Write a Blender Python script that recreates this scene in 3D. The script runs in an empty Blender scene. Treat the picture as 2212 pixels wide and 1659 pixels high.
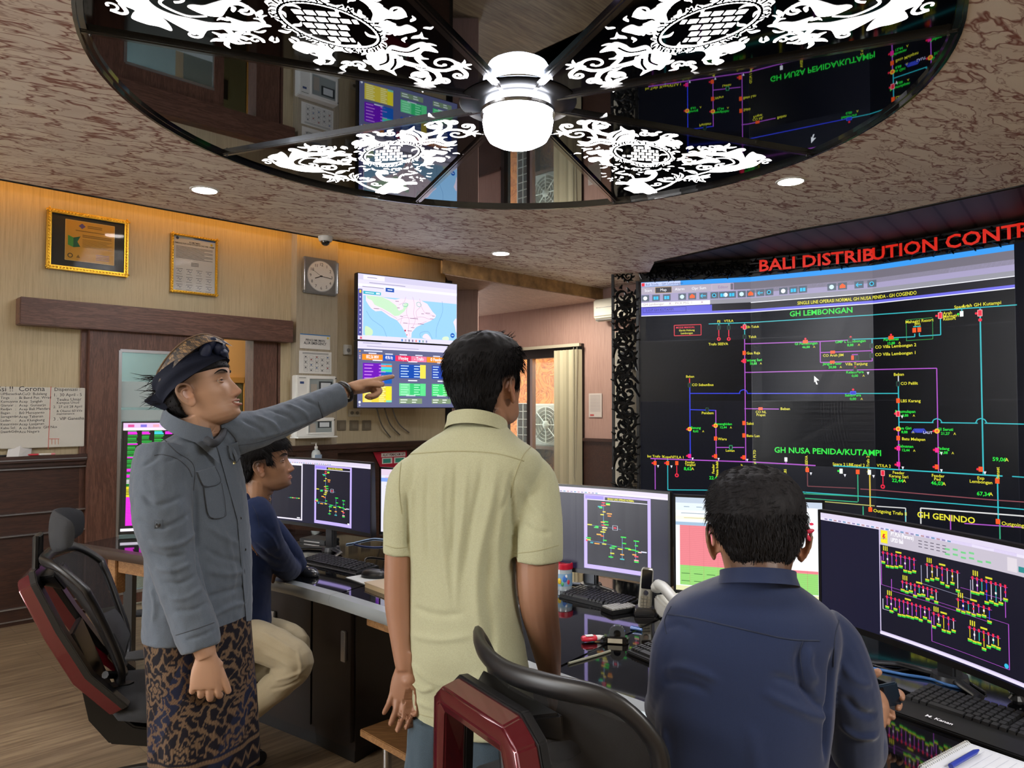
import bpy, bmesh, math, random
import numpy as np
from mathutils import Vector, Matrix, noise, geometry
random.seed(7)
rng = np.random.default_rng(11)
SC = bpy.context.scene
COL = SC.collection
R = math.radians
F = 1600.0
PITCH = math.atan(50.5 / F)
CAM = Vector((0, 0, 1.52))
C_F = Vector((0, math.cos(PITCH), math.sin(PITCH)))
C_U = Vector((0, -math.sin(PITCH), math.cos(PITCH)))
C_R = Vector((1, 0, 0))
# ---- measuring helpers: turn a pixel of the photograph into a point of the room ----
def ray(px, py):
 return C_R * ((px - 1106) / F) + C_U * ((829.5 - py) / F) + C_F
def atY(px, py, Y):
 d = ray(px, py); return CAM + d * (Y / d.y)
def atZ(px, py, Z):
 d = ray(px, py); return CAM + d * ((Z - CAM.z) / d.z)
def atP(px, py, p0, n):
 d = ray(px, py); p0 = Vector(p0); n = Vector(n)
 return CAM + d * ((p0 - CAM).dot(n) / d.dot(n))
def srgb(h):
 if isinstance(h, str):
  h = h.lstrip('#'); c = [int(h[i:i+2], 16) / 255 for i in (0, 2, 4)]
 else:
  c = [x / 255 for x in h]
 return tuple((x / 12.92 if x <= .04045 else ((x + .055) / 1.055) ** 2.4) for x in c)
# ---- objects ----
WM = {}
def wm(o):
 return WM.get(o.name, Matrix.Identity(4)) if o else Matrix.Identity(4)
def tag(o, label=None, cat=None, group=None, kind=None):
 if label: o['label'] = label
 if cat: o['category'] = cat
 if group: o['group'] = group
 if kind: o['kind'] = kind
 return o
def thing(name, label, cat, loc=(0, 0, 0), rz=0.0, group=None, mtx=None, kind=None):
 o = bpy.data.objects.new(name, None); COL.objects.link(o)
 o.empty_display_size = .05
 M = mtx if mtx is not None else Matrix.Translation(Vector(loc)) @ Matrix.Rotation(rz, 4, 'Z')
 o.matrix_world = M
 WM[o.name] = M.copy()
 return tag(o, label, cat, group, kind)
def link_mesh(name, me, parent=None):
 o = bpy.data.objects.new(name, me); COL.objects.link(o)
 if parent:
  o.parent = parent; WM[o.name] = wm(parent).copy()
 return o
def dup(root, loc=None, rz=None, label=None, group=None, mtx=None):
 r = root.copy(); COL.objects.link(r)
 if mtx is None: mtx = Matrix.Translation(Vector(loc)) @ Matrix.Rotation(rz, 4, 'Z')
 r.matrix_world = mtx; WM[r.name] = mtx.copy()
 if label: r['label'] = label
 if group: r['group'] = group
 def rec(a, b):
  for ch in a.children:
   c = ch.copy(); COL.objects.link(c); c.parent = b; rec(ch, c)
 rec(root, r)
 return r
class MB:
 """collects shapes; build() links them as ONE mesh object"""
 def __init__(s):
  s.v = []; s.f = []; s.m = []; s.mi = 0; s.T = Matrix.Identity(4)
 def add(s, vs, fs):
  k = len(s.v)
  s.v += [s.T @ Vector(p) for p in vs]
  s.f += [[i + k for i in f] for f in fs]
  s.m += [s.mi] * len(fs)
  return s
 def box(s, c, d, rot=None):
  x, y, z = (a / 2 for a in d)
  M = rot if rot is not None else Matrix.Identity(3)
  if not isinstance(M, Matrix): M = Matrix.Rotation(M, 3, 'Z')
  c = Vector(c)
  vs = [c + M @ Vector((i * x, j * y, k * z)) for k in (-1, 1) for j in (-1, 1) for i in (-1, 1)]
  return s.add(vs, [(0, 2, 3, 1), (4, 5, 7, 6), (0, 1, 5, 4), (2, 6, 7, 3), (0, 4, 6, 2), (1, 3, 7, 5)])
 def b2(s, a, b):
  a = Vector(a); b = Vector(b)
  return s.box((a + b) / 2, [abs(b[i] - a[i]) for i in range(3)])
 def prism(s, pts, z0, z1):
  """polygon (list of x,y) extruded in z"""
  n = len(pts)
  vs = [(p[0], p[1], z0) for p in pts] + [(p[0], p[1], z1) for p in pts]
  fs = [(i, (i + 1) % n, n + (i + 1) % n, n + i) for i in range(n)]
  k = len(s.v); s.add(vs, fs)
  tr = geometry.tessellate_polygon([[Vector((p[0], p[1], 0)) for p in pts]])
  for t in tr:
   s.f.append([k + t[0], k + t[1], k + t[2]]); s.m.append(s.mi)
   s.f.append([k + n + t[2], k + n + t[1], k + n + t[0]]); s.m.append(s.mi)
  return s
 def loft(s, rings, cap=True, closed=True):
  n = len(rings[0]); k = 0; vs = [p for r in rings for p in r]; fs = []
  for a in range(len(rings) - 1):
   for i in range(n if closed else n - 1):
    j = (i + 1) % n
    fs.append((a * n + i, a * n + j, (a + 1) * n + j, (a + 1) * n + i))
  if cap and closed:
   fs.append(tuple(range(n))[::-1]); fs.append(tuple(range((len(rings) - 1) * n, len(rings) * n)))
  return s.add(vs, fs)
 def tube(s, pts, r, seg=10, cap=True, flat=1.0, up=None):
  """round tube along points; r a number or a list"""
  pts = [Vector(p) for p in pts]; n = len(pts)
  rs = r if isinstance(r, (list, tuple)) else [r] * n
  rings = []; prev = None
  for i, p in enumerate(pts):
   t = (pts[min(i + 1, n - 1)] - pts[max(i - 1, 0)])
   if t.length < 1e-9: t = Vector((0, 0, 1))
   t.normalize()
   if prev is None:
    a = Vector(up) if up else (Vector((0, 0, 1)) if abs(t.z) < .9 else Vector((1, 0, 0)))
   else: a = prev
   a = a - t * a.dot(t)
   if a.length < 1e-6: a = Vector((1, 0, 0)) - t * t.x
   a.normalize(); prev = a; b = t.cross(a)
   rings.append([p + a * (rs[i] * flat * math.cos(q)) + b * (rs[i] * math.sin(q)) for q in (2 * math.pi * j / seg for j in range(seg))])
  return s.loft(rings, cap)
 def lathe(s, prof, c=(0, 0, 0), seg=24, axis=None):
  """prof: list of (radius, height)"""
  c = Vector(c); M = axis if axis is not None else Matrix.Identity(3)
  rings = [[c + M @ Vector((max(r, 1e-5) * math.cos(q), max(r, 1e-5) * math.sin(q), z)) for q in (2 * math.pi * j / seg for j in range(seg))] for r, z in prof]
  return s.loft(rings, True)
 def ell(s, c, r, seg=16, rot=None):
  prof = [(math.sin(math.pi * i / (seg // 2)), -math.cos(math.pi * i / (seg // 2))) for i in range(seg // 2 + 1)]
  M = (rot if rot is not None else Matrix.Identity(3)) @ Matrix.Diagonal(Vector(r))
  return s.lathe(prof, c, seg, M)
 def plate(s, pts, h, z0=0.0):
  return s.prism(pts, z0, z0 + h)
 def mesh(s, name='m'):
  me = bpy.data.meshes.new(name)
  me.from_pydata([tuple(p) for p in s.v], [], s.f)
  return me
 def build(s, name, mat, parent=None, world=False, smooth=None, bevel=0, label=None, seg=2, uv=False):
  me = s.mesh(name)
  mats = mat if isinstance(mat, (list, tuple)) else [mat]
  for m in mats: me.materials.append(m)
  if world and parent is not None:
   me.transform(wm(parent).inverted())
  me.polygons.foreach_set('material_index', s.m)
  bm = bmesh.new(); bm.from_mesh(me)
  bmesh.ops.recalc_face_normals(bm, faces=bm.faces)
  if bevel:
   bm.normal_update()
   es = [e for e in bm.edges if len(e.link_faces) == 2 and e.calc_face_angle(0) > .5]
   bmesh.ops.bevel(bm, geom=es, offset=bevel, segments=seg, affect='EDGES', clamp_overlap=True)
  bm.to_mesh(me); bm.free()
  if smooth is not None or bevel:
   me.polygons.foreach_set('use_smooth', [True] * len(me.polygons))
   try: me.set_sharp_from_angle(angle=R(smooth if smooth else 35))
   except Exception: pass
  o = link_mesh(name, me, parent)
  if label: o['label'] = label
  return o
def catmull(P, n=8, closed=False):
 P = [np.array(p, float) for p in P]; out = []
 N = len(P)
 for i in range(N if closed else N - 1):
  if closed: a, b, c, d = P[(i - 1) % N], P[i], P[(i + 1) % N], P[(i + 2) % N]
  else: a, b, c, d = P[max(i - 1, 0)], P[i], P[i + 1], P[min(i + 2, N - 1)]
  for k in range(n):
   t = k / n
   out.append(.5 * ((2 * b) + (-a + c) * t + (2 * a - 5 * b + 4 * c - d) * t * t + (-a + 3 * b - 3 * c + d) * t ** 3))
 if not closed: out.append(P[-1])
 return out
# ---- materials ----
def newmat(name):
 m = bpy.data.materials.new(name); m.use_nodes = True
 nt = m.node_tree; b = nt.nodes['Principled BSDF']
 return m, nt, b
def N(nt, typ, **kw):
 n = nt.nodes.new(typ)
 for k, v in kw.items():
  if k.startswith('_'): setattr(n, k[1:], v)
  else: n.inputs[k.replace('__', ' ')].default_value = v
 return n
def coords(nt, scale=(1, 1, 1), rot=(0, 0, 0), kind='Object'):
 tc = N(nt, 'ShaderNodeTexCoord'); mp = N(nt, 'ShaderNodeMapping')
 mp.inputs['Scale'].default_value = scale; src = tc.outputs[kind]
 if any(rot):
  m0 = N(nt, 'ShaderNodeMapping'); m0.inputs['Rotation'].default_value = rot; nt.links.new(src, m0.inputs['Vector']); src = m0.outputs['Vector']
 nt.links.new(src, mp.inputs['Vector']); return mp.outputs['Vector']
def ramp(nt, fac, stops):
 r = N(nt, 'ShaderNodeValToRGB'); e = r.color_ramp.elements
 while len(e) < len(stops): e.new(.5)
 for i, (p, c) in enumerate(stops):
  e[i].position = p; e[i].color = (*c, 1) if len(c) == 3 else c
 nt.links.new(fac, r.inputs['Fac']); return r.outputs['Color']
def bump(nt, b, h, strength=.3, dist=.01):
 n = N(nt, 'ShaderNodeBump', Strength=strength, Distance=dist)
 nt.links.new(h, n.inputs['Height']); nt.links.new(n.outputs['Normal'], b.inputs['Normal'])
_mc = {}
def flat(name, col, rough=.5, metal=0.0, spec=.5, coat=0.0, em=None, es=0.0, var=0.0, vs=40, bmp=0.0, bs=200, sheen=0.0, alpha=1.0, trans=0.0):
 """plain material with a little procedural variation"""
 if name in _mc: return _mc[name]
 m, nt, b = newmat(name)
 c = srgb(col)
 b.inputs['Base Color'].default_value = (*c, 1); b.inputs['Roughness'].default_value = rough
 b.inputs['Metallic'].default_value = metal; b.inputs['Specular IOR Level'].default_value = spec
 b.inputs['Coat Weight'].default_value = coat; b.inputs['Coat Roughness'].default_value = .05
 b.inputs['Sheen Weight'].default_value = sheen
 b.inputs['Alpha'].default_value = alpha; b.inputs['Transmission Weight'].default_value = trans
 if em is not None:
  b.inputs['Emission Color'].default_value = (*srgb(em), 1); b.inputs['Emission Strength'].default_value = es
 if var:
  n = N(nt, 'ShaderNodeTexNoise', Scale=vs, Detail=4.0); nt.links.new(coords(nt), n.inputs['Vector'])
  col2 = ramp(nt, n.outputs['Fac'], [(.3, tuple(x * (1 - var) for x in c)), (.7, tuple(min(1, x * (1 + var)) for x in c))])
  nt.links.new(col2, b.inputs['Base Color'])
 if bmp:
  n = N(nt, 'ShaderNodeTexNoise', Scale=bs, Detail=3.0); nt.links.new(coords(nt), n.inputs['Vector'])
  bump(nt, b, n.outputs['Fac'], bmp, .002)
 _mc[name] = m
 return m
def wood(name, c1, c2, axis='x', scale=1.0, rough=.45, kind='Object', rot=(0, 0, 0), coat=0.0):
 if name in _mc: return _mc[name]
 m, nt, b = newmat(name)
 sc = {'x': (1.2, 14, 14), 'y': (14, 1.2, 14), 'z': (14, 14, 1.2)}[axis]
 v = coords(nt, tuple(a * scale for a in sc), rot, kind)
 n = N(nt, 'ShaderNodeTexNoise', Scale=2.2, Detail=7.0, Roughness=.6, Distortion=.9); nt.links.new(v, n.inputs['Vector'])
 v2 = coords(nt, tuple(a * scale * 4 for a in sc), rot, kind)
 n2 = N(nt, 'ShaderNodeTexNoise', Scale=3.0, Detail=3.0); nt.links.new(v2, n2.inputs['Vector'])
 mx = N(nt, 'ShaderNodeMath', _operation='MULTIPLY_ADD'); nt.links.new(n2.outputs['Fac'], mx.inputs[0]); mx.inputs[1].default_value = .4
 nt.links.new(n.outputs['Fac'], mx.inputs[2])
 c = ramp(nt, mx.outputs[0], [(.45, srgb(c1)), (.62, srgb(c2)), (.72, srgb(c1)), (.9, srgb(c2))])
 nt.links.new(c, b.inputs['Base Color']); b.inputs['Roughness'].default_value = rough
 b.inputs['Coat Weight'].default_value = coat
 bump(nt, b, mx.outputs[0], .15, .002)
 _mc[name] = m
 return m
def attrmat(name, rough=.5, emit=0.0, attr='Col', base=1.0, spec=.5, bmp=None, sheen=0, sss=0.0):
 if name in _mc: return _mc[name]
 m, nt, b = newmat(name)
 a = N(nt, 'ShaderNodeAttribute', _attribute_name=attr)
 if emit:
  nt.links.new(a.outputs['Color'], b.inputs['Emission Color']); b.inputs['Emission Strength'].default_value = emit
  b.inputs['Base Color'].default_value = (.008, .008, .01, 1)
 else: nt.links.new(a.outputs['Color'], b.inputs['Base Color'])
 b.inputs['Roughness'].default_value = rough; b.inputs['Specular IOR Level'].default_value = spec
 b.inputs['Sheen Weight'].default_value = sheen
 if sss:
  b.inputs['Subsurface Weight'].default_value = sss; b.inputs['Subsurface Radius'].default_value = (.012, .004, .002); b.inputs['Subsurface Scale'].default_value = .6
 if bmp:
  n = N(nt, 'ShaderNodeTexNoise', Scale=bmp[0], Detail=3.0); nt.links.new(coords(nt), n.inputs['Vector'])
  bump(nt, b, n.outputs['Fac'], bmp[1], .001)
 _mc[name] = m
 return m
# ---- text ----
_tc = bpy.data.curves.new('t', 'FONT'); _to = bpy.data.objects.new('t', _tc); COL.objects.link(_to)
_tc.resolution_u = 2
_tcache = {}
def text_tris(s, bold=0.0):
 k = (s, bold)
 if k not in _tcache:
  _tc.body = s; _tc.size = 1; _tc.offset = bold
  bpy.context.view_layer.update()
  dg = bpy.context.evaluated_depsgraph_get()
  ev = _to.evaluated_get(dg); me = ev.to_mesh()
  me.calc_loop_triangles()
  P = np.array([v.co[:2] for v in me.vertices]) if len(me.vertices) else np.zeros((0, 2))
  T = [tuple(t.vertices) for t in me.loop_triangles]
  ev.to_mesh_clear()
  _tcache[k] = (P, T)
 return _tcache[k]
def clip_u(poly, u0, u1):
 for sgn, lim in ((1, u0), (-1, -u1)):
  out = []
  for i in range(len(poly)):
   a, b = poly[i - 1], poly[i]
   da, db = sgn * a[0] - lim, sgn * b[0] - lim
   if (da >= 0) != (db >= 0):
    t = da / (da - db); out.append((a[0] + (b[0] - a[0]) * t, a[1] + (b[1] - a[1]) * t))
   if db >= 0: out.append(b)
  poly = out
  if len(poly) < 3: return None
 return poly
class Canvas:
 """flat picture content (screens, printed sheets) laid on a surface by mapf(u, v, lift); colour per face"""
 def __init__(s, mapf, cuts=None, step=.0004):
  s.map = mapf; s.cuts = cuts; s.V = []; s.F = []; s.C = []; s.step = step
  s.xf = lambda x, y: (x, y)
 def poly(s, pts, col, z=1):
  pts = [s.xf(*p) for p in pts]
  c = srgb(col) if not (isinstance(col, tuple) and len(col) == 3 and max(col) <= 1.0 and isinstance(col[0], float)) else col
  parts = [pts]
  if s.cuts:
   parts = []
   lo = min(p[0] for p in pts); hi = max(p[0] for p in pts)
   for a, b in zip(s.cuts[:-1], s.cuts[1:]):
    if b <= lo or a >= hi: continue
    q = clip_u(pts, a, b)
    if q: parts.append(q)
  for q in parts:
   k = len(s.V); um = sum(p[0] for p in q) / len(q)
   s.V += [s.map(p[0], p[1], z * s.step, um) for p in q]
   s.F.append(list(range(k, k + len(q)))); s.C.append(c)
 def rect(s, x0, y0, x1, y1, col, z=1): s.poly([(x0, y0), (x1, y0), (x1, y1), (x0, y1)], col, z)
 def line(s, x0, y0, x1, y1, w, col, z=2):
  a = np.array((x1 - x0, y1 - y0), float); L = np.hypot(*a)
  if L < 1e-9: return
  n = np.array((-a[1], a[0])) / L * w / 2
  s.poly([(x0 - n[0], y0 - n[1]), (x1 - n[0], y1 - n[1]), (x1 + n[0], y1 + n[1]), (x0 + n[0], y0 + n[1])], col, z)
 def path(s, pts, w, col, z=2):
  for a, b in zip(pts[:-1], pts[1:]): s.line(*a, *b, w, col, z)
 def frame(s, x0, y0, x1, y1, w, col, z=2):
  s.path([(x0, y0), (x1, y0), (x1, y1), (x0, y1), (x0, y0)], w, col, z)
 def disc(s, x, y, r, col, z=3, n=14, ry=None):
  ry = ry or r
  s.poly([(x + r * math.cos(2 * math.pi * i / n), y + ry * math.sin(2 * math.pi * i / n)) for i in range(n)], col, z)
 def fill(s, pts, col, z=1):
  for t in geometry.tessellate_polygon([[Vector((p[0], p[1], 0)) for p in pts]]):
   s.poly([tuple(pts[i][:2]) for i in t], col, z)
 def text(s, st, x, y, h, col, z=3, al='l', rot=0.0, bold=0.0, sx=1.0, flipy=False, w=None):
  P, T = text_tris(st, bold)
  if not len(P): return
  W = P[:, 0].max()
  k = h / .7
  kx = k * sx
  if w: kx = w / W
  ox = {'l': 0, 'c': -W * kx / 2, 'r': -W * kx}[al]
  X = P[:, 0] * kx + ox; Y = P[:, 1] * k * (-1 if flipy else 1)
  c, sn = math.cos(rot), math.sin(rot)
  Q = np.stack([x + X * c - Y * sn, y + X * sn + Y * c], 1)
  for t in T: s.poly([tuple(Q[i]) for i in t], col, z)
 def build(s, name, mat, parent=None, world=False):
  me = bpy.data.meshes.new(name); me.from_pydata([tuple(v) for v in s.V], [], s.F)
  me.materials.append(mat)
  if world and parent is not None: me.transform(wm(parent).inverted())
  ca = me.color_attributes.new('Col', 'FLOAT_COLOR', 'CORNER')
  arr = np.concatenate([np.tile((*c, 1.0), len(f)) for c, f in zip(s.C, s.F)]).astype(np.float32)
  ca.data.foreach_set('color', arr)
  return link_mesh(name, me, parent)
# ================= materials of the room =================
def marble_mat():
 m, nt, b = newmat('soffit_marble_paper')
 v = coords(nt, (1.0, 2.4, 1.0), (0, 0, R(-32)))
 d = N(nt, 'ShaderNodeTexNoise', Scale=2.4, Detail=3.0); nt.links.new(v, d.inputs['Vector'])
 mixv = N(nt, 'ShaderNodeMixRGB', _blend_type='LINEAR_LIGHT'); mixv.inputs['Fac'].default_value = .16
 nt.links.new(v, mixv.inputs[1]); nt.links.new(d.outputs['Color'], mixv.inputs[2])
 def ridge(sc, w, det=5.0):
  n = N(nt, 'ShaderNodeTexNoise', Scale=sc, Detail=det, Roughness=.55); nt.links.new(mixv.outputs[0], n.inputs['Vector'])
  a = N(nt, 'ShaderNodeMath', _operation='SUBTRACT'); nt.links.new(n.outputs['Fac'], a.inputs[0]); a.inputs[1].default_value = .5
  a2 = N(nt, 'ShaderNodeMath', _operation='ABSOLUTE'); nt.links.new(a.outputs[0], a2.inputs[0])
  mr = N(nt, 'ShaderNodeMapRange'); nt.links.new(a2.outputs[0], mr.inputs[0]); mr.inputs[1].default_value = 0; mr.inputs[2].default_value = w
  mr.inputs[3].default_value = 1; mr.inputs[4].default_value = 0
  return mr.outputs[0]
 r1 = ridge(3.0, .030, 3.0); r2 = ridge(6.0, .026, 3.0)
 base = N(nt, 'ShaderNodeTexNoise', Scale=3.0, Detail=6.0); nt.links.new(mixv.outputs[0], base.inputs['Vector'])
 c0 = ramp(nt, base.outputs['Fac'], [(.3, srgb('e3d7ce')), (.5, srgb('ece3da')), (.72, srgb('f3ebe0'))])
 m1 = N(nt, 'ShaderNodeMixRGB'); nt.links.new(r1, m1.inputs[0]); nt.links.new(c0, m1.inputs[1]); m1.inputs[2].default_value = (*srgb('86483c'), 1)
 m2 = N(nt, 'ShaderNodeMixRGB'); k = N(nt, 'ShaderNodeMath', _operation='MULTIPLY'); nt.links.new(r2, k.inputs[0]); k.inputs[1].default_value = .6
 nt.links.new(k.outputs[0], m2.inputs[0]); nt.links.new(m1.outputs[0], m2.inputs[1]); m2.inputs[2].default_value = (*srgb('90584a'), 1)
 nt.links.new(m2.outputs[0], b.inputs['Base Color']); b.inputs['Roughness'].default_value = .55
 return m
def streak_mat(name, c1, c2, rot=0.0):
 m, nt, b = newmat(name)
 v = coords(nt, (60, 60, 2.2), (0, 0, rot))
 n = N(nt, 'ShaderNodeTexNoise', Scale=1.6, Detail=5.0, Roughness=.7); nt.links.new(v, n.inputs['Vector'])
 v2 = coords(nt, (1.1, 1.1, .4))
 n2 = N(nt, 'ShaderNodeTexNoise', Scale=1.5, Detail=2.0); nt.links.new(v2, n2.inputs['Vector'])
 a = N(nt, 'ShaderNodeMath', _operation='MULTIPLY_ADD'); nt.links.new(n2.outputs['Fac'], a.inputs[0]); a.inputs[1].default_value = .5; nt.links.new(n.outputs['Fac'], a.inputs[2])
 c = ramp(nt, a.outputs[0], [(.5, srgb(c1)), (.68, srgb(c2)), (.95, srgb(c1))])
 nt.links.new(c, b.inputs['Base Color']); b.inputs['Roughness'].default_value = .6
 bump(nt, b, n.outputs['Fac'], .12, .002)
 return m
def floor_mat():
 m, nt, b = newmat('floor_planks')
 v = coords(nt, (1, 1, 1), (0, 0, R(-45)))
 br = N(nt, 'ShaderNodeTexBrick', Scale=1.0, Mortar__Size=.0025, Bias=0.0, Brick__Width=1.2, Row__Height=.18)
 br.inputs['Color1'].default_value = (.35, .35, .35, 1); br.inputs['Color2'].default_value = (.75, .75, .75, 1); br.inputs['Mortar'].default_value = (0, 0, 0, 1)
 nt.links.new(v, br.inputs['Vector'])
 v2 = coords(nt, (1.6, 22, 1), (0, 0, R(-45)))
 n = N(nt, 'ShaderNodeTexNoise', Scale=1.7, Detail=7.0, Distortion=.6); nt.links.new(v2, n.inputs['Vector'])
 c = ramp(nt, n.outputs['Fac'], [(.3, srgb('6b5844')), (.5, srgb('87735b')), (.7, srgb('a08c70'))])
 mx = N(nt, 'ShaderNodeMixRGB', _blend_type='MULTIPLY'); mx.inputs[0].default_value = .45
 nt.links.new(c, mx.inputs[1]); nt.links.new(br.outputs['Color'], mx.inputs[2])
 nt.links.new(mx.outputs[0], b.inputs['Base Color']); b.inputs['Roughness'].default_value = .38
 return m
M_marble = marble_mat()
M_wall = streak_mat('wall_cream_paper', 'ac9e80', 'c0b394')
M_pillar = streak_mat('pillar_grey_paper', '948b78', 'aaa08c')
M_pink = streak_mat('alcove_pink_paper', '8e7168', 'a08278')
M_floor = floor_mat()
M_dark = flat('black_trim', '0d0c0d', .35)
M_black = flat('black_plastic', '101012', .4)
M_wood_door = wood('brown_door_wood', '4b3128', '6b4a3c', 'z', rot=(0, 0, R(-45)))
M_wood_door_h = wood('brown_header_wood', '4b3128', '6e4d3f', 'x', rot=(0, 0, R(-45)))
M_wain = wood('dark_wainscot_wood', '2c1a14', '40271d', 'x', coat=.15, rot=(0, 0, R(-45)))
M_slat = wood('ceiling_striped_wood', 'a08676', 'd0b6a4', 'x', scale=1.6, rot=(0, 0, R(-45)))
M_gold = flat('gold_leaf', 'c99a2e', .28, .9, bmp=.5, bs=160)
M_silver = flat('silver_metal', 'b9babd', .28, .9)
M_white = flat('white_plastic', 'd9dad6', .4)
M_chrome = flat('chrome', 'd8d8da', .12, 1.0)
M_cream = flat('cream_ceiling', 'cfc4ac', .7)
M_print = attrmat('printed_paper', .6)
NL = Vector((.70711, -.70711, 0))      # the door wall's normal, into the room
DL = Vector((.70711, .70711, 0))
P0L = Vector((0, 8.75, 0))
def WL(px, py, off=0.0): return atP(px, py, P0L + NL * off, NL)
def sL(p): return (Vector(p) - P0L).dot(DL)
def PL(s, z, off=0.0): return P0L + DL * s + NL * off + Vector((0, 0, z))
def frameL(s, z, off=0.0): return Matrix.Translation(PL(s, z, off)) @ Matrix.Rotation(R(45), 4, 'Z')   # local x along the wall, -y into the room
def struct(name, mb, mat, **kw):
 o = mb.build(name, mat, None, **kw); o['kind'] = 'structure'; return o
def wallbox(mb, s0, s1, z0, z1, t0, t1):
 """box on the door wall between offsets t0 and t1 (positive = into the room)"""
 c = PL((s0 + s1) / 2, (z0 + z1) / 2, (t0 + t1) / 2)
 mb.box(c, (abs(s1 - s0), abs(t1 - t0), abs(z1 - z0)), R(45))
 return mb
# ---- floor, outer shell ----
struct('floor', MB().b2((-9, -3.2, -.1), (9, 13.5, 0)), M_floor)
S_end = sL(WL(965, 700)); S_far = -11.5
S_d0 = sL(WL(190, 900)); S_d1 = sL(WL(605, 860)); Z_d = 2.16       # door opening
mb = MB()
wallbox(mb, S_far, S_d0, 0, 3.5, -.14, 0); wallbox(mb, S_d1, S_end, 0, 3.5, -.14, 0); wallbox(mb, S_d0, S_d1, Z_d, 3.5, -.14, 0)
struct('wall_left', mb, M_wall)
# pillar-like wall section next to the door, proud of the wall
sp0, sp1 = sL(WL(640, 700, .10)), sL(WL(729, 700, .10))
struct('wall_left_pier', wallbox(MB(), sp0, sp1, 1.15, 3.5, 0, .10), M_pillar)
sq0, sq1 = sL(WL(612, 700, .05)), sp0
struct('trim_1', wallbox(MB(), S_end - .02, S_end + .06, 0, 3.05, -.16, .02), M_dark)
# alcove back wall (perpendicular), x + y = 10.7, with a window opening
NB = Vector((-.70711, -.70711, 0)); DB = Vector((.70711, -.70711, 0)); P0B = Vector((1.175, 9.525, 0))
def WB(px, py, off=0.0): return atP(px, py, P0B + NB * off, NB)
def sB(p): return (Vector(p) - P0B).dot(DB)
def PB(s, z, off=0.0): return P0B + DB * s + NB * off + Vector((0, 0, z))
def frameB(s, z, off=0.0): return Matrix.Translation(PB(s, z, off)) @ Matrix.Rotation(R(-45), 4, 'Z')
def wallboxB(mb, s0, s1, z0, z1, t0, t1):
 c = PB((s0 + s1) / 2, (z0 + z1) / 2, (t0 + t1) / 2); mb.box(c, (abs(s1 - s0), abs(t1 - t0), abs(z1 - z0)), R(-45)); return mb
sw0, sw1 = sB(WB(1085, 850)), sB(WB(1262, 850)); zw1 = WB(1262, 742).z; zw0 = .35
mb = MB()
wallboxB(mb, -3.2, sw0, 1.1, 3.4, -.14, 0); wallboxB(mb, sw1, .75, 1.1, 3.4, -.14, 0); wallboxB(mb, sw0, sw1, zw1, 3.4, -.14, 0); wallboxB(mb, sw0, sw1, 0, zw0, -.14, 0)
struct('wall_back', mb, M_pink)
mb = MB(); wallboxB(mb, -3.2, sw0, 0, 1.1, -.14, .02); wallboxB(mb, sw1, .75, 0, 1.1, -.14, .02)
wallboxB(mb, -3.2, sw0, 1.08, 1.12, 0, .05); wallboxB(mb, sw1, .75, 1.08, 1.12, 0, .05)
struct('wall_back_wainscot', mb, M_wain)
# side wall of the alcove behind the door wall's end, other outer walls
mb = MB(); mb.box(((-2.0), 10.3, 1.7), (.14, 3.6, 3.4)); mb.box((-1.2, 8.72, 1.7), (1.6, .12, 3.4), R(0))
struct('wall_alcove_side', mb, M_pink)
mb = MB(); mb.box((1.71, 9.4, 1.75), (.12, .9, 3.5)); mb.box((4.6, 9.8, 1.75), (5.9, .12, 3.5)); mb.box((7.5, 3.3, 1.75), (.12, 13.0, 3.5))
struct('wall_right', mb, M_wall)
struct('wall_rear', MB().box((-.3, -3.1, 1.75), (15.6, .12, 3.5)), M_wall)
struct('ceiling', MB().prism([(-9, -3.2), (7.6, -3.2), (7.6, 9.9), (1.0, 9.9), (-2.1, 13), (-9, 13)], 3.42, 3.5), M_cream)
# ---- marble soffit with the round opening ----
ZS = 3.05
DC = Vector((.03, 3.73)); DR = 1.95
outer = [(-8.2, .15), (1.175, 9.525), (1.62, 9.0), (1.50, 7.75), (2.405, 6.39), (2.98, 5.79), (3.5, 5.07), (4.25, 3.8), (4.6, 2.4), (4.7, -3.0), (-8.2, -3.0)]
circ = [(DC.x + DR * math.cos(2 * math.pi * i / 96), DC.y + DR * math.sin(2 * math.pi * i / 96)) for i in range(96)]
mb = MB()
pts = outer + circ[::-1]
for t in geometry.tessellate_polygon([[Vector((*p, 0)) for p in outer], [Vector((*p, 0)) for p in circ[::-1]]]):
 mb.add([(*pts[i], ZS) for i in t], [(0, 1, 2)])
 mb.add([(*pts[i], ZS + .03) for i in t], [(0, 1, 2)])
for i in range(len(outer)):
 a, b = outer[i], outer[(i + 1) % len(outer)]
 top = ZS + .06 if i == 0 else 3.42
 mb.add([(*a, ZS), (*b, ZS), (*b, top), (*a, top)], [(0, 1, 2, 3)])
for i in range(96):
 a, b = circ[i], circ[(i + 1) % 96]
 mb.add([(*a, ZS), (*b, ZS), (*b, ZS + .08), (*a, ZS + .08)], [(0, 1, 2, 3)])
struct('ceiling_soffit', mb, M_marble)
# thin dark reveal along the soffit's edges
mb = MB()
for (a, b) in (((-8.2, .15), (-.72, 7.63)), ):
 a = Vector((*a, ZS - .002)); b = Vector((*b, ZS - .002)); mb.tube([a, b], .008, 6)
for i in range(3, 9):
 mb.tube([(*outer[i], ZS - .002), (*outer[i + 1], ZS - .002)], .012, 6)
struct('trim_2', mb, M_dark)
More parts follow.
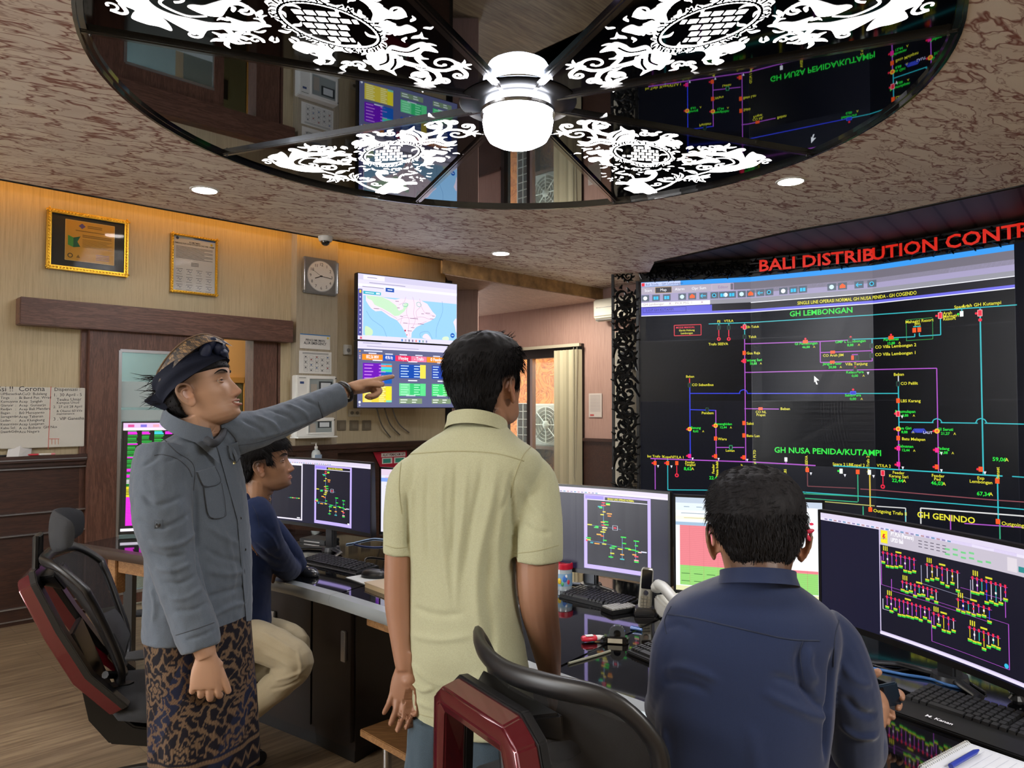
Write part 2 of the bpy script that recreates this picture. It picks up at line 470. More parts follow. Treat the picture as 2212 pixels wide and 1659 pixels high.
# fascia (golden veined strip) and the lower striped ceiling of the alcove
M_fascia = flat('fascia_gold_marble', 'a8875c', .4, var=.45, vs=9)
mb = MB(); a = Vector((-.72, 7.63, 0)); b = Vector((1.19, 9.54, 0))
c = (a + b) / 2; mb.box((c.x - .01, c.y + .01, ZS - .065), ((b - a).length, .03, .15), R(45))
struct('trim_3', mb, M_fascia)
mb = MB(); mb.prism([(-.70, 7.66), (1.22, 9.58), (-1.6, 12.4), (-2.1, 11.9), (-2.1, 9.0), (-.70, 8.2)], ZS - .15, ZS - .12)
struct('ceiling_alcove', mb, M_slat)
# dark slatted ceiling over the video wall
def slatdark():
 m, nt, b = newmat('dark_slat_ceiling')
 v = coords(nt, (1, 1, 1), (0, 0, R(38)))
 w = N(nt, 'ShaderNodeTexWave', _wave_type='BANDS', _bands_direction='X', Scale=1.6); nt.links.new(v, w.inputs['Vector'])
 c = ramp(nt, w.outputs['Fac'], [(0, srgb('0a090a')), (.06, srgb('453c40')), (1, srgb('52484b'))])
 nt.links.new(c, b.inputs['Base Color']); b.inputs['Roughness'].default_value = .5; b.inputs['Specular IOR Level'].default_value = .25
 return m
mb = MB(); mb.prism([(1.3, 9.3), (1.45, 7.7), (2.35, 6.35), (2.93, 5.75), (3.45, 5.05), (4.2, 3.75), (4.55, 2.4), (4.6, -2.9), (7.4, -2.9), (7.4, 9.6), (1.8, 9.6)], 3.16, 3.18)
struct('ceiling_slats', mb, slatdark())
# ---- wainscot, baseboard and rails on the door wall ----
ZW = 1.16
def wains(name, s0, s1):
 mb = MB(); wallbox(mb, s0, s1, 0, ZW, 0, .03)
 wallbox(mb, s0, s1, ZW - .03, ZW + .015, 0, .07); wallbox(mb, s0, s1, ZW - .06, ZW - .03, 0, .045)
 wallbox(mb, s0, s1, .0, .11, 0, .05)
 struct(name, mb, M_wain)
 mb = MB()
 for z in (ZW - .012, ZW - .075, .62, .77, .115, .03):
  wallbox(mb, s0, s1, z - .004, z + .004, .03, .055 if z < ZW - .05 and z > .2 else .073 if z > 1 else .056)
 return mb
m1 = wains('wall_left_wainscot', S_far, S_d0 - .02)
struct('baseboard_left', m1, M_silver)
mb = MB(); wallbox(mb, S_d1 + .02, S_end, 0, ZW, 0, .03); wallbox(mb, S_d1 + .02, S_end, ZW - .03, ZW + .015, 0, .13); wallbox(mb, S_d1 + .02, S_end, ZW - .07, ZW - .03, 0, .11)
wallbox(mb, sp0, sp1, 0, ZW - .05, 0, .12)
struct('wall_left_wainscot', mb, M_wain)
# ---- sliding door: header box, frame, glazed leaf ----
sh0, sh1 = sL(WL(43, 670, .13)), sL(WL(634, 730, .13))
zh0, zh1 = WL(43, 700, .13).z, WL(43, 640, .13).z
print('header', sh0, sh1, zh0, zh1, WL(634, 748, .13).z, WL(634, 703, .13).z, 'door', S_d0, S_d1)
struct('door_1_header', wallbox(MB(), sh0, sh1, zh0, zh1, 0, .13), M_wood_door_h, bevel=.006)
mb = MB()
sj = sL(WL(545, 800))
wallbox(mb, sj, sj + .22, 0, Z_d, -.14, .02)
wallbox(mb, sj + .24, S_d1, 0, Z_d, -.14, .0)
wallbox(mb, S_d0 - .06, S_d0, 0, Z_d + .03, 0, .03)
struct('door_1_frame', mb, M_wood_door)
struct('trim_4', wallbox(MB(), S_d0 - .1, S_d1, Z_d - .03, zh0 + .005, .02, .07), M_dark)
g0, g1 = sL(WL(256, 900, .06)), sL(WL(452, 900, .06)); d0, d1 = sL(WL(190, 900, .06)), sL(WL(474, 800, .06))
zg1 = WL(258, 757, .06).z; zg0 = WL(240, 1285, .06).z
mb = MB()
wallbox(mb, d0, g0, .02, 2.13, .03, .075); wallbox(mb, g1, d1, .02, 2.13, .03, .075)
wallbox(mb, g0, g1, zg1, 2.13, .03, .075); wallbox(mb, g0, g1, .02, zg0, .03, .075)
leaf = struct('door_2', mb, M_wood_door)
mb = MB(); wallbox(mb, g0 - .01, g0 + .012, zg0, zg1, .03, .08); wallbox(mb, g0, g1, zg1 - .012, zg1 + .01, .03, .08); wallbox(mb, g0, g1, zg0 - .01, zg0 + .012, .03, .08)
o = mb.build('glazing_bead', M_silver, leaf)
def glass_mat(name, tint, alpha, rough=.03):
 m, nt, b = newmat(name); out = nt.nodes['Material Output']
 t = N(nt, 'ShaderNodeBsdfTransparent'); t.inputs[0].default_value = (*srgb(tint), 1)
 b.inputs['Base Color'].default_value = (*srgb('c8d4d6'), 1); b.inputs['Roughness'].default_value = rough
 mx = N(nt, 'ShaderNodeMixShader'); mx.inputs[0].default_value = alpha
 nt.links.new(t.outputs[0], mx.inputs[1]); nt.links.new(b.outputs[0], mx.inputs[2]); nt.links.new(mx.outputs[0], out.inputs['Surface'])
 return m
M_glass = glass_mat('clear_glass', 'e6f0f0', .12)
M_frost = glass_mat('frosted_film', 'd0e0e2', .65, .5)
mb = MB(); wallbox(mb, g0, g1, zg0, zg1, .05, .056); mb.build('glass_pane', M_glass, leaf)
for z0, z1 in ((1.28, 1.40), (1.42, 1.50), (1.52, 1.72)):
 mb = MB(); wallbox(mb, g0 + .01, g1 - .01, z0, z1, .057, .058); mb.build('frosted_strip', M_frost, leaf)
# small room beyond the door
M_tan = flat('tan_wall', 'c79a63', .7); M_grey = flat('pale_blue_wall', 'a9b8ba', .6)
mb = MB(); wallbox(mb, S_d0 - 1.5, S_d1 + 2.0, 0, 3.0, -1.9, -1.8)
struct('wall_inner_room', mb, M_tan)
mb = MB(); wallbox(mb, S_d0 - 1.5, S_d0 - 1.4, 0, 3, -1.9, -.14); wallbox(mb, S_d1 + 1.9, S_d1 + 2.0, 0, 3, -1.9, -.14); wallbox(mb, S_d0 - 1.0, d1 + .05, 0, 2.9, -1.20, -1.14)
struct('wall_inner_partition', mb, M_grey)
struct('ceiling_inner', wallbox(MB(), S_d0 - 1.5, S_d1 + 2.0, 3.0, 3.05, -1.9, -.14), M_cream)
mb = MB(); sa = sL(WL(478, 850, -1.78)); sb = sL(WL(536, 850, -1.78))
za = WL(500, 815, -1.78).z
wallbox(mb, sa - .5, sb, za - .06, za, -1.8, -1.76); wallbox(mb, sb - .06, sb, 0, za, -1.8, -1.76);
o = struct('door_3', mb, flat('light_wood', 'b98a4a', .5))
mb = MB(); wallbox(mb, sa - .45, sb - .07, 0, za - .07, -1.79, -1.77); mb.build('door_leaf', flat('olive_door', '5b5a42', .5), o)
mb = MB()
for z in (za - .45, za - .85): wallbox(mb, sb - .34, sb - .28, z, z + .22, -1.77, -1.765)
mb.build('door_slot', M_dark, o)
# window in the alcove: frame, panes, outside scene
mb = MB(); fw = .07
wallboxB(mb, sw0, sw1, zw1 - .16, zw1, -.1, .03); wallboxB(mb, sw1 - .075, sw1, zw0, zw1, -.1, .05); wallboxB(mb, sw0, sw0 + fw, zw0, zw1, -.1, .03); wallboxB(mb, sw0, sw1, zw0, zw0 + .08, -.1, .03)
sm = sB(WB(1146, 850)); wallboxB(mb, sm - .07, sm, zw0, zw1, -.09, .0)
o = struct('window_1', mb, M_dark)
mb = MB(); wallboxB(mb, sm, sm + .045, zw0 + .08, zw1 - .16, -.06, .01); mb.build('window_stile', M_silver, o)
mb = MB(); wallboxB(mb, sw0 + fw, sw1 - .07, zw0 + .08, zw1 - .16, -.05, -.045); mb.build('glass_pane', M_glass, o)
# ================= round black glass ceiling with lit ornaments =================
ZD = ZS + .022
M_mirror = flat('black_mirror_glass', '8d949e', .015, 1.0)
M_panel = flat('black_gloss_panel', '050507', .04, spec=.22)
M_lit = flat('lit_acrylic', 'ffffff', .6, em='fffaf8', es=4.2)
M_trimgloss = flat('black_gloss_trim', '141416', .12, spec=.8, coat=.6)
def I2L(x, y):
 p = atZ(480 + x / 3.814, 230 + y / 3.814, ZD)
 q = Vector((p.x - DC.x, p.y - DC.y)); return np.array((-q.x * .749 + q.y * .663, (q.x * .663 + q.y * .749) * .86))
class Orn:
 def __init__(s): s.polys = []; s.cuts = []
 def fill(s, P, n=5, img=True, closed_smooth=True, dst=None):
  Q = [I2L(*p) for p in P] if img else [np.array(p) for p in P]
  if closed_smooth: Q = catmull(Q, n, True)
  (s.polys if dst is None else dst).append(Q)
 def stroke(s, P, w, img=True, n=6, taper=(1, 1), dst=None):
  Q = [I2L(*p) for p in P] if img else [np.array(p) for p in P]
  Q = np.array(catmull(Q, n)); m = len(Q)
  T = np.gradient(Q, axis=0); T /= np.maximum(np.linalg.norm(T, axis=1), 1e-9)[:, None]
  Nn = np.stack([-T[:, 1], T[:, 0]], 1); k = np.linspace(0, 1, m)
  ww = (w * .26 if dst is None else w * .5) * (taper[0] + (taper[1] - taper[0]) * k)
  A = Q + Nn * ww[:, None]; B = Q - Nn * ww[:, None]
  for i in range(m - 1): (s.polys if dst is None else dst).append([A[i], A[i + 1], B[i + 1], B[i]])
 def ball(s, c, r, ry=None):
  s.polys.append([np.array((c[0] + r * math.cos(a), c[1] + (ry or r) * math.sin(a))) for a in np.linspace(0, 2 * math.pi, 14, endpoint=False)])
 def curl(s, att, cen, w=.022, turns=1.15, d=1, img=True):
  a = I2L(*att) if img else np.array(att); c = I2L(*cen) if img else np.array(cen)
  v = a - c; r0 = np.hypot(*v); t0 = math.atan2(v[1], v[0])
  P = [c + (r0 * (1 - .8 * k)) * np.array((math.cos(t0 + d * turns * 6.283 * k), math.sin(t0 + d * turns * 6.283 * k))) for k in np.linspace(0, 1, 14)]
  s.stroke(P, w, img=False, n=2, taper=(1, .55)); s.ball(P[-1], w * .30)
 def leaf(s, base, tip, w, bend=.2, img=True, vein=True):
  a = I2L(*base) if img else np.array(base); b = I2L(*tip) if img else np.array(tip); w *= .5
  v = b - a; n = np.array((-v[1], v[0])); L = np.hypot(*v); n /= max(L, 1e-9)
  up = [a, a + v * .25 + n * (w * .45 + bend * L * .5), a + v * .6 + n * (w * .5 + bend * L), b]
  dn = [a + v * .65 + n * (-w * .3 + bend * L * .8), a + v * .3 + n * (-w * .5 + bend * L * .4)]
  s.fill(up + dn, 4, img=False)
  if vein: s.stroke([a + v * .1, a + v * .5 + n * bend * L * .7, a + v * .88 + n * bend * L * .3], .010, img=False, n=3, dst=s.cuts)
 def lobes(s, c, n, r, size, a0=0, a1=6.283, jit=.2, ry=None):
  c = I2L(*c); rr = random.Random(int(c[0] * 1e4) + n); size *= .6
  for i in range(n):
   a = a0 + (a1 - a0) * i / max(n - 1, 1) if a1 - a0 < 6 else a0 + (a1 - a0) * i / n
   d = np.array((math.cos(a), math.sin(a)))
   q = c + d * np.array((r, ry or r)) * (1 + jit * (rr.random() - .5))
   s.leaf(q - d * size * .5, q + d * size * .8, size * .8, rr.choice((-.25, .25)), img=False, vein=False)
O = Orn()
# outer big leaf and its stem
O.fill([(165, 345), (200, 325), (250, 318), (285, 302), (320, 318), (350, 345), (362, 362), (380, 325), (402, 300), (440, 288), (480, 300), (530, 316), (600, 322), (690, 330), (760, 345), (700, 352), (600, 350), (520, 362), (450, 372), (415, 395), (440, 425), (520, 440), (600, 462), (690, 488), (730, 502), (600, 497), (480, 482), (380, 456), (300, 437), (250, 415), (238, 398), (262, 380), (215, 365)])
O.stroke([(240, 402), (200, 372), (150, 362), (120, 374)], .03); O.curl((120, 374), (160, 392), .022, .8, -1)
O.curl((440, 290), (395, 292), .03, .8, 1)
O.stroke([(700, 488), (560, 440), (470, 410), (520, 372), (640, 375)], .028, taper=(1, .6));
O.fill([(600, 405), (640, 380), (720, 378), (790, 400), (850, 420), (910, 425), (945, 405), (930, 385), (960, 410), (930, 438), (860, 440), (780, 428), (700, 415), (640, 415)])
O.curl((945, 408), (900, 405), .026, .9, 1)
O.fill([(640, 330), (740, 322), (830, 330), (900, 345), (960, 352), (900, 365), (820, 362), (750, 378), (740, 355)])
O.lobes((860, 350), 8, .16, .07, ry=.07)
for p, q, d in (((640, 440), (700, 455), 1), ((560, 420), (600, 440), -1), ((700, 470), (760, 462), 1), ((780, 440), (740, 460), -1)): O.curl(p, q, .024, 1.1, d)
for c in ((560, 275), (655, 300)):
 for k in range(5):
  a = I2L(*c); t = k * 1.2566 + .3; O.leaf(a, a + .075 * np.array((math.cos(t), math.sin(t))), .045, .1, img=False, vein=False)
O.stroke([(560, 275), (640, 285), (700, 310), (760, 325)], .02); O.curl((700, 268), (690, 285), .02, 1.0, 1); O.curl((790, 275), (755, 283), .022, 1.0, -1); O.stroke([(790, 275), (790, 300), (740, 315)], .02)
for t in ((700, 545), (745, 590), (830, 600), (905, 590), (930, 550), (700, 520)): O.leaf((800, 550), t, .07, .12)
O.leaf((820, 520), (950, 500), .07, .1); O.stroke([(720, 500), (790, 520), (860, 545), (940, 565)], .03)
# lower middle spray
O.stroke([(930, 572), (1010, 590), (1090, 635), (1180, 672), (1240, 690)], .045, taper=(.5, 1.2))
O.leaf((1000, 580), (985, 520), .07, .1); O.leaf((1010, 575), (1060, 530), .05, .1); O.curl((1130, 570), (1160, 585), .03, 1.0, 1); O.curl((1060, 580), (1085, 575), .026, 1.1, -1)
O.leaf((1040, 600), (1185, 590), .06, -.15); O.curl((1250, 640), (1200, 628), .03, 1.0, -1); O.lobes((960, 575), 6, .03, .04)
# lower inner cluster
O.fill([(1200, 700), (1215, 680), (1260, 650), (1330, 610), (1390, 590), (1440, 600), (1470, 622), (1560, 625), (1568, 645), (1500, 640), (1440, 655), (1500, 680), (1440, 700), (1400, 715), (1330, 708), (1280, 720), (1240, 710)])
O.fill([(1188, 535), (1215, 513), (1260, 508), (1300, 520), (1305, 545), (1265, 535), (1245, 550), (1285, 578), (1350, 585), (1400, 598), (1330, 612), (1262, 600), (1215, 572)])
O.curl((1300, 525), (1270, 535), .022, 1.0, 1); O.curl((1560, 630), (1520, 636), .022, 1.0, 1)
O.stroke([(1400, 600), (1430, 560), (1500, 555), (1570, 545)], .026); O.lobes((1450, 525), 7, .10, .05, ry=.05); O.lobes((1580, 560), 7, .075, .05); O.curl((1340, 515), (1380, 510), .02, 1, -1)
O.lobes((1575, 600), 5, .04, .04)
# medallion: braided oval frame, brick grid, leafy border
mc = (1325, 365)
def ovl(k, sx=1, sy=1): return (mc[0] + 255 * sx * math.cos(k), mc[1] + 88 * sy * math.sin(k) - 12 * math.cos(k))
for w0, w1, wd in ((0, 6.4, .055),):
 O.stroke([ovl(a, 1.02, 1.02) for a in np.linspace(0, 6.283, 40)], wd, n=2)
O.stroke([ovl(a, 1.02, 1.02) for a in np.linspace(0, 6.283, 40)], .010, n=2, dst=O.cuts)
for i in range(60):
 a = 6.283 * i / 60; O.stroke([ovl(a, .99, .99), ovl(a + .1, 1.05, 1.05)], .008, n=1, dst=O.cuts)
for (y0, y1, x0, x1, sh) in ((304, 325, 1245, 1400, 0), (330, 352, 1176, 1400, 30), (357, 379, 1172, 1440, 0), (384, 404, 1172, 1505, 25), (408, 428, 1176, 1445, 0)):
 x = x0 - sh
 while x < x1 - 20:
  a, b2 = max(x, x0), min(x + 52, x1)
  if b2 - a > 15: O.fill([(a, y0 + 1), (b2, y0 + 1), (b2, y1 - 4), (a, y1 - 4)], img=True, closed_smooth=False)
  x += 66
for i in range(40):
 a = 6.283 * i / 40; r = random.Random(i); k = 1.12 + .1 * r.random()
 O.leaf(ovl(a, 1.03, 1.04), ovl(a + .12 * r.choice((-1, 1)), k, k + .14), .055, .15 * r.choice((-1, 1)))
O.lobes((1060, 450), 9, .10, .085); O.lobes((1180, 478), 7, .07, .06); O.lobes((1000, 340), 7, .09, .07); O.lobes((1540, 470), 7, .09, .07)
O.fill([(945, 255), (990, 230), (1060, 240), (1040, 205), (985, 190), (1000, 172), (1060, 185), (1090, 205), (1150, 200), (1160, 230), (1220, 255), (1340, 255), (1420, 275), (1380, 290), (1240, 280), (1130, 275), (1050, 290), (985, 278)])
O.curl((1000, 172), (1010, 188), .03, .8, -1); O.curl((1180, 185), (1220, 185), .03, 1.1, 1); O.curl((1310, 170), (1280, 185), .028, 1.1, -1); O.lobes((1250, 230), 9, .12, .09, ry=.1); O.curl((985, 275), (1010, 262), .02, 1, 1)
# right flank
O.lobes((1660, 300), 8, .12, .09); O.fill([(1600, 330), (1640, 360), (1700, 350), (1760, 360), (1830, 375), (1790, 395), (1730, 385), (1690, 405), (1620, 390)])
O.lobes((1780, 375), 6, .08, .06); O.fill([(1590, 400), (1625, 430), (1620, 460), (1590, 480), (1640, 485), (1690, 462), (1740, 440), (1800, 455), (1810, 430), (1750, 415), (1690, 415), (1640, 400)]); O.curl((1810, 430), (1780, 446), .03, .9, 1)
O.lobes((1620, 480), 5, .05, .05)
# crown leaves and scrolls towards the lamp
O.fill([(1385, 190), (1395, 160), (1440, 165), (1480, 150), (1515, 130), (1525, 165), (1600, 190), (1640, 215), (1620, 250), (1560, 270), (1540, 290), (1470, 260), (1400, 240)])
O.stroke([(1440, 190), (1520, 215), (1560, 260)], .013, dst=O.cuts); O.stroke([(1500, 165), (1560, 200), (1590, 235)], .013, dst=O.cuts)
O.fill([(1560, 270), (1640, 255), (1720, 250), (1770, 260), (1820, 285), (1905, 280), (1870, 310), (1830, 325), (1760, 310), (1700, 290), (1620, 300)])
O.stroke([(1600, 280), (1700, 272), (1800, 300)], .013, dst=O.cuts)
O.stroke([(1620, 215), (1700, 200), (1770, 190), (1830, 165), (1835, 130), (1800, 105)], .06, taper=(1.2, .7)); O.curl((1800, 105), (1860, 108), .045, 1.0, 1)
O.stroke([(1800, 180), (1900, 180), (2000, 200), (2050, 170), (2030, 140)], .045); O.curl((2050, 160), (1990, 155), .035, 1.0, 1)
O.stroke([(1770, 200), (1740, 240), (1760, 255)], .04); O.curl((1960, 190), (1905, 220), .035, 1.0, -1)
O.curl((1640, 130), (1695, 140), .045, 1.2, 1); O.stroke([(1720, 175), (1760, 160), (1740, 130)], .03)
O.leaf((1690, 200), (1790, 190), .08, .2)
for c, r in (((1705, 85), .10), ((2040, 218), .055)):
 a = I2L(*c)
 for k in range(6): O.leaf(a, a + r * np.array((math.cos(k * 1.047), math.sin(k * 1.047))), r * .55, .05, img=False, vein=False)
med = thing('ceiling_medallion', 'round black glass ceiling recess with mirror wedges and lit white floral wedges', 'ceiling panel', (DC.x, DC.y, ZD))
def wedge_pts(a0, a1, r0, r1, n=14):
 return [(r0 * math.cos(a0), r0 * math.sin(a0))] + [(r1 * math.cos(a0 + (a1 - a0) * i / n), r1 * math.sin(a0 + (a1 - a0) * i / n)) for i in range(n + 1)] + [(r0 * math.cos(a1), r0 * math.sin(a1))]
for k in range(8):
 a0 = R(22.5 + 45 * k + 90 - 45); a1 = a0 + R(45)
 mid = (a0 + a1) / 2
 deg = round(math.degrees(mid)) % 360
 patterned = deg % 90 == 45
 P = wedge_pts(a0, a1, .02, DR + .01)
 o = MB().prism(P, 0, .02).build('ornament_panel' if patterned else 'mirror_panel', M_panel if patterned else M_mirror, med)
 if patterned:
  u = np.array((math.cos(mid), math.sin(mid))); w = np.array((-u[1], u[0]))
  if deg == 135: w = np.array((.7071, .7071))
  if deg == 45: w = np.array((-.7071, .7071))
  if deg == 225: w = np.array((.7071, -.7071))
  if deg == 315: w = np.array((-.7071, -.7071))
  mb = MB()
  for polys, z, mi in ((O.polys, -.0015, 0), (O.cuts, -.0022, 1)):
   mb.mi = mi
   for Q in polys:
    pts = [u * q[0] + w * q[1] for q in Q]
    k0 = len(mb.v)
    if len(pts) == 4: mb.add([(*p, z) for p in pts], [(0, 1, 2, 3)])
    else:
     mb.v += [Vector((*p, z)) for p in pts]
     for t in geometry.tessellate_polygon([[Vector((*p, 0)) for p in pts]]):
      mb.f.append([k0 + i for i in t]); mb.m.append(mi)
  mb.build('lit_ornament', [M_lit, M_panel], o)
for k in range(8):
 a = R(22.5 + 45 * k); d = Vector((math.cos(a), math.sin(a), 0))
 mb = MB(); c = d * (DR + .2) / 2; mb.box((c.x, c.y, -.006), (DR - .2, .045, .018), a)
 mb.box((c.x, c.y, -.012), (DR - .2, .022, .014), a)
 e = d * (DR - .04); mb.ell((e.x, e.y, -.02), (.008, .008, .008), 8)
 mb.build('radial_trim', M_trimgloss, med, bevel=.003)
mb = MB()
for i in range(96):
 a, b = R(3.75 * i), R(3.75 * (i + 1))
 for (r0, z0, r1, z1) in ((DR - .03, -.012, DR - .006, -.012), (DR - .03, -.012, DR - .03, 0), (DR - .006, -.024, DR - .006, -.012), (DR - .006, -.0245, DR + .008, -.0245)):
  mb.add([(r0 * math.cos(a), r0 * math.sin(a), z0), (r0 * math.cos(b), r0 * math.sin(b), z0), (r1 * math.cos(b), r1 * math.sin(b), z1), (r1 * math.cos(a), r1 * math.sin(a), z1)], [(0, 1, 2, 3)])
mb.build('rim', M_trimgloss, med)
M_lamp = flat('lamp_glass_glow', 'ffffff', .3, em='eef2ff', es=26)
lamp = thing('ceiling_lamp', 'brightly lit round glass lamp at the hub of the black ceiling recess', 'lamp', (DC.x, DC.y, ZD))
MB().lathe([(0, -.001), (.30, -.002), (.29, -.012), (.20, -.020), (.0, -.036)], seg=40).build('lamp_base', flat('lamp_base_black', '030304', .3), lamp, smooth=40)
MB().lathe([(.0, -.036), (.165, -.038), (.172, -.06), (.18, -.10), (.172, -.15), (.15, -.19), (.11, -.212), (.0, -.22)], seg=36).build('lamp_shade', M_lamp, lamp, smooth=50)
MB().lathe([(.174, -.045), (.19, -.045), (.19, -.065), (.178, -.065), (.174, -.045)], seg=36).build('lamp_ring', M_chrome, lamp, smooth=40)
M_down = flat('downlight_glow', 'ffffff', .5, em='fff6ea', es=34)
def downlight(x, y, z, label, r=.095, mt=None):
 t = thing('ceiling_downlight', label, 'downlight', (x, y, z), 0, 'round downlights in the soffit')
 MB().lathe([(0, -.004), (r * .86, -.004), (r * .86, -.001), (0, -.001)], seg=28).build('lens', mt or M_down, t)
 MB().lathe([(r * .86, -.001), (r * .87, -.008), (r, -.006), (r + .004, 0)], seg=28).build('trim_ring', M_white, t, smooth=40)
for (px, py, lab) in ((442, 410, 'round lit downlight in the marbled soffit above the two gold picture frames'), (1708, 391, 'round lit downlight in the marbled soffit above the large video wall'), (1082, 547, 'small lit downlight in the marbled soffit above the striped alcove ceiling')):
 p = atZ(px, py, ZS); downlight(p.x, p.y, ZS, lab)
for (x, y, lab) in ((-2.9, 2.1, 'downlight behind the viewpoint on the door side'), (2.9, 2.2, 'downlight behind the viewpoint on the screen side'), (.3, -.6, 'downlight behind the viewpoint at the middle')):
 downlight(x, y, ZS, lab)
p = atZ(1006, 649, ZS - .15); downlight(p.x, p.y, ZS - .15, 'small yellow downlight in the striped alcove ceiling', .08, flat('warm_glow', 'ffffff', .5, em='ffe9a0', es=9))
# ================= curved video wall =================
SEAM = [(1382.5, 8.43), (1624.2, 8.06), (1888.8, 7.40), (2197.5, 6.43)]
vp = [Vector(((px - 1106) / F * Y, Y, 0)) for px, Y in SEAM]
dlast = Vector((.52, -.85, 0)).normalized() * 1.21
vp.append(vp[-1] + dlast)
ULEN = [0]
for a, b in zip(vp[:-1], vp[1:]): ULEN.append(ULEN[-1] + (b - a).length)
VT = atY(1382.5, 610, 8.43).z; ROWH = .68; VB = VT - 4 * ROWH
print('videowall', [tuple(round(c, 2) for c in p) for p in vp], [round(u, 2) for u in ULEN], 'top', VT, 'bottom', VB)
def vw_seg(u):
 for i in range(len(ULEN) - 2):
  if u < ULEN[i + 1]: return i
 return len(ULEN) - 2
def vw_map(u, v, lift=0.0, um=None):
 i = vw_seg(um if um is not None else u)
 d = (vp[i + 1] - vp[i]); d.normalize(); n = Vector((d.y, -d.x, 0))
 n = n if n.y < 0 else -n
 return vp[i] + d * (u - ULEN[i]) + n * lift + Vector((0, 0, v))
def vw_at(px, py):
 best = None
 for i in range(len(vp) - 1):
  d = (vp[i + 1] - vp[i]).normalized(); n = Vector((d.y, -d.x, 0))
  p = atP(px, py, vp[i], n); u = (p - vp[i]).dot(d) + ULEN[i]
  if (u >= ULEN[i] - 1e-6 or i == 0) and (u <= ULEN[i + 1] + 1e-6 or i == len(vp) - 2): return u, p.z
 return u, p.z
def Z1(x, y): return vw_at(1300 + x / 2.4254, 480 + y / 2.4254)
vw = thing('video_wall', 'large curved wall of black display panels showing a power network diagram', 'video wall', vp[1])
mb = MB()
for i in range(len(vp) - 1):
 for r in range(4):
  pass
panels = []
M_scr = attrmat('screen_glow', .28, emit=.62, spec=.35)
M_vwglass = flat('display_matte_glass', '07080b', .38, spec=.4)
for i in range(len(vp) - 1):
 for r in range(4):
  g = .003; u0, u1 = ULEN[i] + g, ULEN[i + 1] - g; v1 = VT - r * ROWH - g * .6; v0 = v1 - ROWH + g * 1.2
  mb = MB()
  a, b = vw_map(u0, v0, 0, (u0 + u1) / 2), vw_map(u1, v0, 0, (u0 + u1) / 2)
  n = vw_map(u0, v0, 1, (u0 + u1) / 2) - a
  c = (a + b) / 2 - n * .04
  mb.box((c.x, c.y, (v0 + v1) / 2), ((b - a).length, .08, v1 - v0), math.atan2(b.y - a.y, b.x - a.x))
  o = mb.build('display_panel', M_vwglass, vw, world=True)
mb = MB()
for i in range(len(vp) - 1):
 a, b = vw_map(ULEN[i], 0, -.09, ULEN[i] + .1), vw_map(ULEN[i + 1], 0, -.09, ULEN[i] + .1)
 c = (a + b) / 2
 mb.box((c.x, c.y, (VT + 0) / 2), ((b - a).length, .06, VT), math.atan2(b.y - a.y, b.x - a.x))
 c = (vw_map(ULEN[i], 0, -.03, ULEN[i] + .1) + vw_map(ULEN[i + 1], 0, -.03, ULEN[i] + .1)) / 2
 mb.box((c.x, c.y, VB / 2), ((b - a).length, .08, VB - .01), math.atan2(b.y - a.y, b.x - a.x))
mb.build('backing_cabinet', M_black, vw, world=True)
# ---- picture on the wall ----
cv = Canvas(vw_map, ULEN, .0008)
BG = '0c0f1a'
UE = ULEN[3]
GRN, YEL, RED, CYN, MAG, BLU, ORG, WHT = '22d23c', 'd8d234', 'd8203c', '2aa8b0', 'a04bb8', '2b3ad0', 'e8501c', 'c8ccd4'
cv.rect(0, VB, ULEN[-1], VT, BG, 0)
hb = .68 * .085
y = VT
cv.rect(0.02, y - .055, UE, y - .004, '3590e0', 1)
cv.rect(0.02, y - .052, .46, y - .006, 'b8c4e8', 2)
cv.text('Bali Scada - GH Lembongan', .07, y - .044, .026, '303a6a', 3); cv.rect(.025, y - .05, .06, y - .012, 'd83040', 3)
cv.rect(0.02, y - .135, UE, y - .055, '6a6672', 1); cv.rect(.02, y - .14, 1.0, y - .058, 'a8a0b0', 2)
cv.rect(.02, y - .235, UE, y - .135, '9a93b4', 1); cv.rect(1.2, y - .18, UE, y - .135, '77737f', 1)
for i, (t, a) in enumerate((('Start', .10), ('Map', .27), ('Alarm', .45), ('Opr Sum', .66), ('Editor', .92))):
 cv.text(t, a, y - .113, .03, 'f0f0f6' if i < 4 else '8a6a98', 4, al='c')
cv.rect(.18, y - .132, .36, y - .068, '3c3a40', 3); cv.frame(.18, y - .132, .36, y - .068, .004, 'b89a50', 3); cv.frame(.8, y - .135, 1.03, y - .062, .004, 'c8a8d0', 3)
for i, uu in enumerate((.06, .18, .30, .47, .58, .70, .82, .94, 1.06, 1.17, 1.29, 1.40, 1.52, 1.63, 1.80, 1.92, 2.03, 2.36, 2.48, 2.66, 2.80)):
 uu *= ULEN[2] / 2.42 * .86 if uu > 1.0 else 1
 yy = y - .187
 cv.rect(uu - .035, yy - .036, uu + .05, yy + .036, '56606e', 2)
 k = i % 7; c = ('e8e8f0', '3ab8e8', '3ab8e8', 'c8e4f0', 'e86030', '40b8e0', '8890a0')[k]
 if k in (0, 3): cv.disc(uu + .006, yy, .024, c, 3, 8)
 elif k == 4: cv.poly([(uu - .02, yy - .02), (uu + .035, yy - .02), (uu + .035, yy + .005), (uu + .006, yy + .028), (uu - .02, yy + .005)], c, 3)
 elif k == 5: cv.line(uu - .02, yy, uu + .035, yy, .01, c, 3); cv.line(uu - .02, yy, uu, yy + .02, .008, c, 3); cv.line(uu - .02, yy, uu, yy - .02, .008, c, 3)
 elif k == 6: cv.disc(uu + .004, yy, .022, '40c0e8', 3, 10); cv.disc(uu + .004, yy, .014, '283848', 4, 10)
 else: cv.rect(uu - .02, yy - .02, uu + .033, yy + .016, c, 3); cv.line(uu + .006, yy - .02, uu + .006, yy + .016, .005, '2a4a70', 4)
